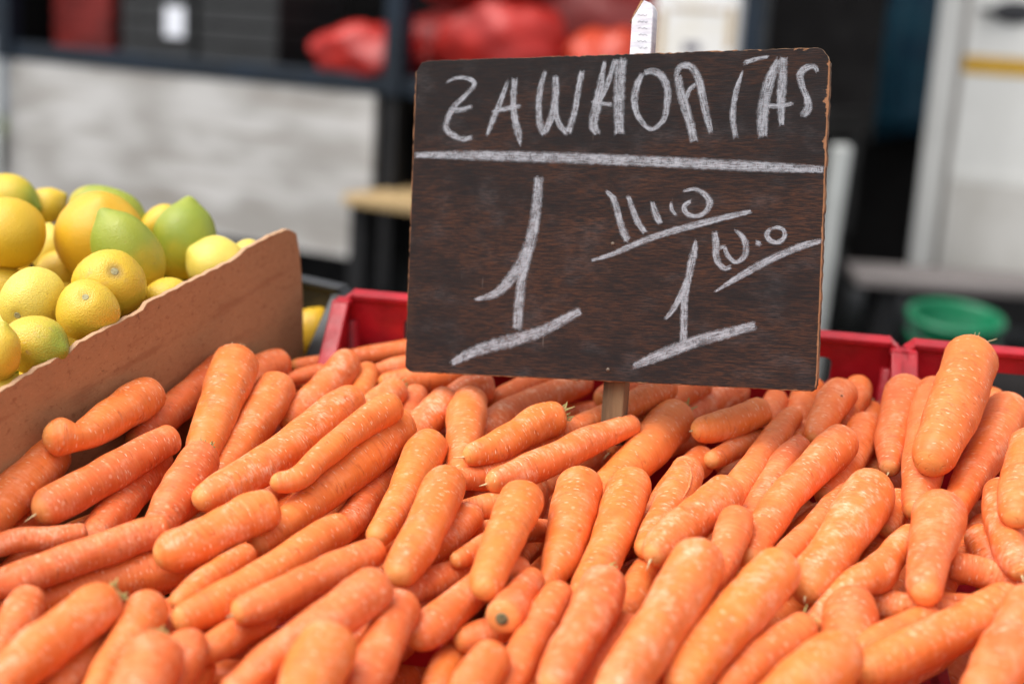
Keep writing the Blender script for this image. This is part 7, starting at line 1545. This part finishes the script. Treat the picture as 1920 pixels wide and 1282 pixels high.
def cloth(L0, place):
    V = []; F = []; n = 60
    for i in range(n):
        u = i/(n-1)
        for j in range(6):
            v = j/5; V.append((u*L0, -0.004-v*0.03*(0.5+0.5*math.sin(u*40+math.sin(u*13)*2)), 0.452-v*0.40))
    for i in range(n-1):
        for j in range(5): F.append((i*6+j, i*6+j+1, (i+1)*6+j+1, (i+1)*6+j))
    o = link('cloth_skirt', mesh('cloth_skirt', V, F), M['black_cloth'], tb, place, True)
    o.modifiers.new('thick', 'SOLIDIFY').thickness = 0.002
cloth(1.9, Matrix.Identity(4)); cloth(0.85, Matrix.Translation((0, 0.85, 0)) @ Matrix.Rotation(-math.pi/2, 4, 'Z'))
for x in (0.05, 1.8):
    for y in (0.06, 0.75):
        mb = MB(); mb.box(x, x+0.04, y, y+0.04, 0, 0.43); mb.build('leg', M['black_steel'], tb)
bk = empty('bucket', Matrix.Translation((1.100, 3.52, 0.468)) @ Matrix.Rotation(R(9), 4, 'X') @ Matrix.Diagonal((0.93, 0.93, 1.0, 1.0))); tag(bk, 'empty green plastic bucket standing behind the right red crate', 'bucket')
mb = MB(); mb.lathe([(0.0001, 0.004), (0.088, 0.004), (0.092, 0.0), (0.096, 0.006), (0.118, 0.185), (0.127, 0.188), (0.129, 0.196), (0.126, 0.204), (0.116, 0.204), (0.113, 0.195), (0.092, 0.012), (0.0001, 0.011)], 56)
mb.build('pail', M['green_plastic'], bk, smooth=True)
mb = MB(); mb.lathe([(0.112, 0.140), (0.119, 0.142), (0.120, 0.150), (0.114, 0.152)], 56); mb.build('rib', M['green_plastic'], bk, smooth=True)
mb = MB(); mb.tube([(0.128*math.cos(a), 0.128*math.sin(a)-0.0, 0.185-0.05*math.sin(a-math.pi)) for a in [math.pi+math.pi*k/20 for k in range(21)]], 0.003, 8); mb.build('handle', M['trim'], bk, smooth=True)

# ------------------------------------------------------------------ white van at right
VX = Vector((0.80, -0.60, 0)).normalized(); VY = Vector((-VX.y, VX.x, 0))
MV = Matrix(((VX.x, VY.x, 0, 1.53), (VX.y, VY.y, 0, 5.553), (0, 0, 1, 0), (0, 0, 0, 1)))
vn = empty('van', MV); tag(vn, 'white van with an ochre stripe and dark door handle, parked at right', 'van')
arch = [(1.02+0.42*math.cos(R(a)), 0.40+0.42*math.sin(R(a))) for a in range(170, 9, -10)]
arch2 = [(-1.0, 0)]
outer = [(0.0, 0.474), (arch[0][0], 0.474)] + arch + [(arch[-1][0], 0.474), (1.95, 0.474), (2.0, 0.60), (2.02, 0.95), (1.92, 1.12), (1.50, 1.55), (1.28, 2.02), (1.15, 2.10), (0.0, 2.12)]
win = rrect(0.30, 1.15, 1.58, 1.96, 0.05)[::-1]
sd = link('body_side', shape('body_side', outer, [win], 0.05, 0.012), M['van_paint'], vn)
core = [(0.0, 0.52), (0.55, 0.52), (0.55, 0.86), (1.5, 0.86), (1.5, 0.52), (1.93, 0.52), (1.98, 0.93), (1.90, 1.10), (1.48, 1.52), (1.26, 1.98), (1.14, 2.06), (0.0, 2.08)]
link('body', shape('body', core, (), 1.75, 0.03), M['van_paint'], vn, Matrix.Translation((0, 0.04, 0)))
o = link('side_window', shape('side_window', rrect(0.29, 1.16, 1.57, 1.97, 0.05), (), 0.008, 0.001), M['glass'], vn, Matrix.Translation((0, 0.022, 0)))
door = [(0.128, 0.485), (0.56, 0.485)] + [(1.02+0.475*math.cos(R(a)), 0.40+0.475*math.sin(R(a))) for a in range(168, 98, -10)] + [(1.08, 0.90), (1.22, 1.52), (0.128, 1.54)]
dr = link('door', shape('door', door[::-1], (), 0.014, 0.006), M['van_paint'], vn, Matrix.Translation((0, -0.013, 0)))
mb = MB(); mb.box(0.098, 0.127, -0.0035, 0.002, 0.48, 2.06); mb.build('door_gap', M['seal'], vn)
mb = MB(); mb.box(0.145, 0.98, -0.0165, -0.0125, 0.50, 0.835); mb.build('lower_panel', M['van_dirt'], dr, Matrix.Translation((0, 0.0, 0)), bevel=0.0015)
for o_ in dr.children: o_.matrix_local = Matrix.Translation((0, 0.013-0.013+0.0, 0))
mb = MB(); mb.box(0.131, 1.05, -0.004, -0.001, 0.850, 0.872); mb.build('crease_moulding', M['van_paint'], dr, bevel=0.0012)
mb = MB(); mb.box(0.131, 1.08, -0.0032, -0.0008, 1.235, 1.300); mb.build('stripe', M['yellow_stripe'], dr)
me = shape('handle_cup', [(0.295+0.085*math.cos(R(a)), 1.463+0.042*math.sin(R(a))) for a in range(0, 360, 15)], (), 0.012, 0.004)
h_ = link('door_handle', me, M['trim'], dr, Matrix.Translation((0, -0.010, 0)))
mb = MB(); mb.box(0.175, 0.32, -0.030, -0.008, 1.448, 1.474); mb.build('grip', M['trim'], h_, bevel=0.006)
mb = MB(); mb.box(0.02, 0.54, 0.02, 1.7, 0.30, 0.519); mb.build('under_sill', M['black_steel'], vn)
for y in (0.04, 1.50):
    mb = MB(); mb.lathe([(0.18, -0.10), (0.30, -0.105), (0.335, -0.06), (0.335, 0.06), (0.30, 0.105), (0.18, 0.10)], 36)
    w_ = mb.build('wheel', M['rubber'], vn, Matrix.Translation((1.02, y+0.11, 0.335)) @ Matrix.Rotation(math.pi/2, 4, 'X'), smooth=True)
    mb = MB(); mb.lathe([(0.0001, 0.04), (0.07, 0.06), (0.17, 0.085), (0.185, 0.09)], 30); mb.build('rim', M['rim'], w_, smooth=True)
# dark box added behind the truck end to keep the gap black
mb = MB(); mb.box(-1.9, -0.004, 0.33, 1.7, 0.30, 2.2); mb.build('dark_backing_box', M['dark_wall'], vn, bevel=0.01)
mb = MB(); mb.box(1.94, 2.03, 0.10, 1.70, 0.50, 0.66); mb.build('bumper', M['trim'], vn, bevel=0.02)
for y in (0.12, 1.45):
    mb = MB(); mb.box(1.99, 2.03, y, y+0.22, 0.72, 0.88); mb.build('headlight', M['white_steel'], vn, bevel=0.015)

# tarpaulin in front of the added dark box
tv = []; tf = []; nx_, nz_ = 26, 16
for i in range(nx_):
    for j in range(nz_):
        u, v = i/(nx_-1), j/(nz_-1)
        tv.append((0.02*math.sin(u*17)+0.012*math.sin(v*9+u*5), u*0.62, 0.95+v*1.30+0.02*math.sin(u*9)*(1-v)))
for i in range(nx_-1):
    for j in range(nz_-1): tf.append((i*nz_+j, (i+1)*nz_+j, (i+1)*nz_+j+1, i*nz_+j+1))
me = mesh('tarpaulin', tv, tf)
o = link('tarpaulin', me, M['tarp'], None, MV @ Matrix.Translation((-0.012, 0.265, 0)) @ Matrix.Rotation(math.pi/2, 4, 'Z'), True)
sm = o.modifiers.new('thick', 'SOLIDIFY'); sm.thickness = 0.004
tag(o, 'dark blue tarpaulin hanging just left of the white van', 'tarpaulin')


# ------------------------------------------------------------------ far left: parked car, hedge, tree
ca = empty('parked_car', Matrix.Translation((-5.55, 10.6, 0)) @ Matrix.Rotation(R(12), 4, 'Z')); tag(ca, 'grey blue car parked beyond the truck at the left edge', 'car')
prof = [(0, 0.32), (0.30, 0.30)] + [(0.75+0.36*math.cos(R(a)), 0.32+0.36*math.sin(R(a))) for a in range(170, 9, -20)] + [(2.55, 0.30)] + [(3.25+0.36*math.cos(R(a)), 0.32+0.36*math.sin(R(a))) for a in range(170, 9, -20)] + [(3.95, 0.32), (4.05, 0.62), (3.95, 0.86), (2.95, 0.98), (2.35, 1.42), (1.0, 1.45), (0.45, 1.02), (0.02, 0.95)]
link('body', shape('body', prof, (), 1.65, 0.05), M['car_paint'], ca)
for x0, x1, xt0, xt1 in ((0.62, 1.62, 1.05, 1.62), (1.70, 2.80, 1.70, 2.30)):
    link('window', shape('window', [(x0, 1.0), (x1, 1.0), (xt1, 1.37), (xt0, 1.37)], (), 0.008, 0.0), M['glass'], ca, Matrix.Translation((0, -0.006, 0)))
for x in (0.75, 3.25):
    for y in (0.02, 1.43):
        mb = MB(); mb.lathe([(0.17, -0.09), (0.29, -0.095), (0.31, -0.06), (0.31, 0.06), (0.29, 0.095), (0.17, 0.09)], 30)
        w_ = mb.build('wheel', M['rubber'], ca, Matrix.Translation((x, y+0.1, 0.31)) @ Matrix.Rotation(math.pi/2, 4, 'X'), smooth=True)
        mb = MB(); mb.lathe([(0.0001, 0.05), (0.15, 0.08), (0.175, 0.085)], 24); mb.build('rim', M['rim'], w_, smooth=True)
def leafcloud(name, n, fn, size, mat, parent):
    pts = np.array([fn() for _ in range(n)]); V = []; F = []
    for p in pts:
        a = rng.normal(0, 1, 3); a /= np.linalg.norm(a); b = np.cross(a, rng.normal(0, 1, 3)); b /= np.linalg.norm(b); s_ = size*rng.uniform(0.6, 1.4); i = len(V)
        V += [p-a*s_, p+b*s_*0.45, p+a*s_, p-b*s_*0.45]; F.append((i, i+1, i+2, i+3))
    return link(name, mesh(name, V, F), mat, parent)
hd = empty('hedge', Matrix.Translation((-9, 15.0, 0.1))); tag(hd, 'long green hedge far behind the truck', 'hedge')
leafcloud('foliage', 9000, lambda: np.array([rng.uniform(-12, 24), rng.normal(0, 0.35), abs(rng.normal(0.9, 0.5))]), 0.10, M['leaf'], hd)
leafcloud('sun_tinted_foliage', 3500, lambda: np.array([rng.uniform(-12, 24), rng.normal(-0.2, 0.35), abs(rng.normal(1.2, 0.45))]), 0.09, M['leaf2'], hd)  # sunlight on the upper hedge put into a paler leaf colour
for k in range(14):
    mb = MB(); x = -11+k*2.5; mb.tube([(x, 0, 0), (x+0.05, 0.02, 0.5), (x-0.04, 0, 1.3)], [0.05, 0.04, 0.02], 7); mb.build('stem', M['bark'], hd)
for k, (x, y, hgt) in enumerate(((-7.5, 17.5, 5.5), (-2.0, 19.0, 6.5), (5.0, 18.0, 6.0), (10.5, 17.0, 5.2))):
    tr_ = empty('tree', Matrix.Translation((x, y, 0.1)))
    tag(tr_, ['leafy tree behind the left end of the truck', 'tall leafy tree behind the middle of the truck', 'leafy tree behind the white van', 'leafy tree far right behind the van'][k], 'tree', 'trees far behind')
    mb = MB(); mb.tube([(0, 0, 0), (0.06, 0, hgt*0.3), (-0.05, 0.05, hgt*0.55), (0.02, 0, hgt*0.85)], [0.17, 0.13, 0.09, 0.02], 10)
    for q in range(6):
        a = q*1.1; mb.tube([(0, 0, hgt*(0.35+0.06*q)), (math.cos(a)*0.7, math.sin(a)*0.7, hgt*(0.5+0.06*q)), (math.cos(a)*1.3, math.sin(a)*1.3, hgt*(0.58+0.06*q))], [0.06, 0.04, 0.012], 7)
    mb.build('trunk', M['bark'], tr_, smooth=True)
    cl = [(np.array([rng.normal(0, 0.9), rng.normal(0, 0.9), hgt*rng.uniform(0.45, 1.0)]), rng.uniform(0.35, 0.75)) for _ in range(16)]
    def fn():
        c_, s_ = cl[rng.integers(len(cl))]; v = rng.normal(0, 1, 3); return c_+v/np.linalg.norm(v)*s_*rng.uniform(0.6, 1.0)
    leafcloud('crown', 4200, fn, 0.10, M['leaf'] if k % 2 else M['leaf2'], tr_)
bpy.context.view_layer.update()
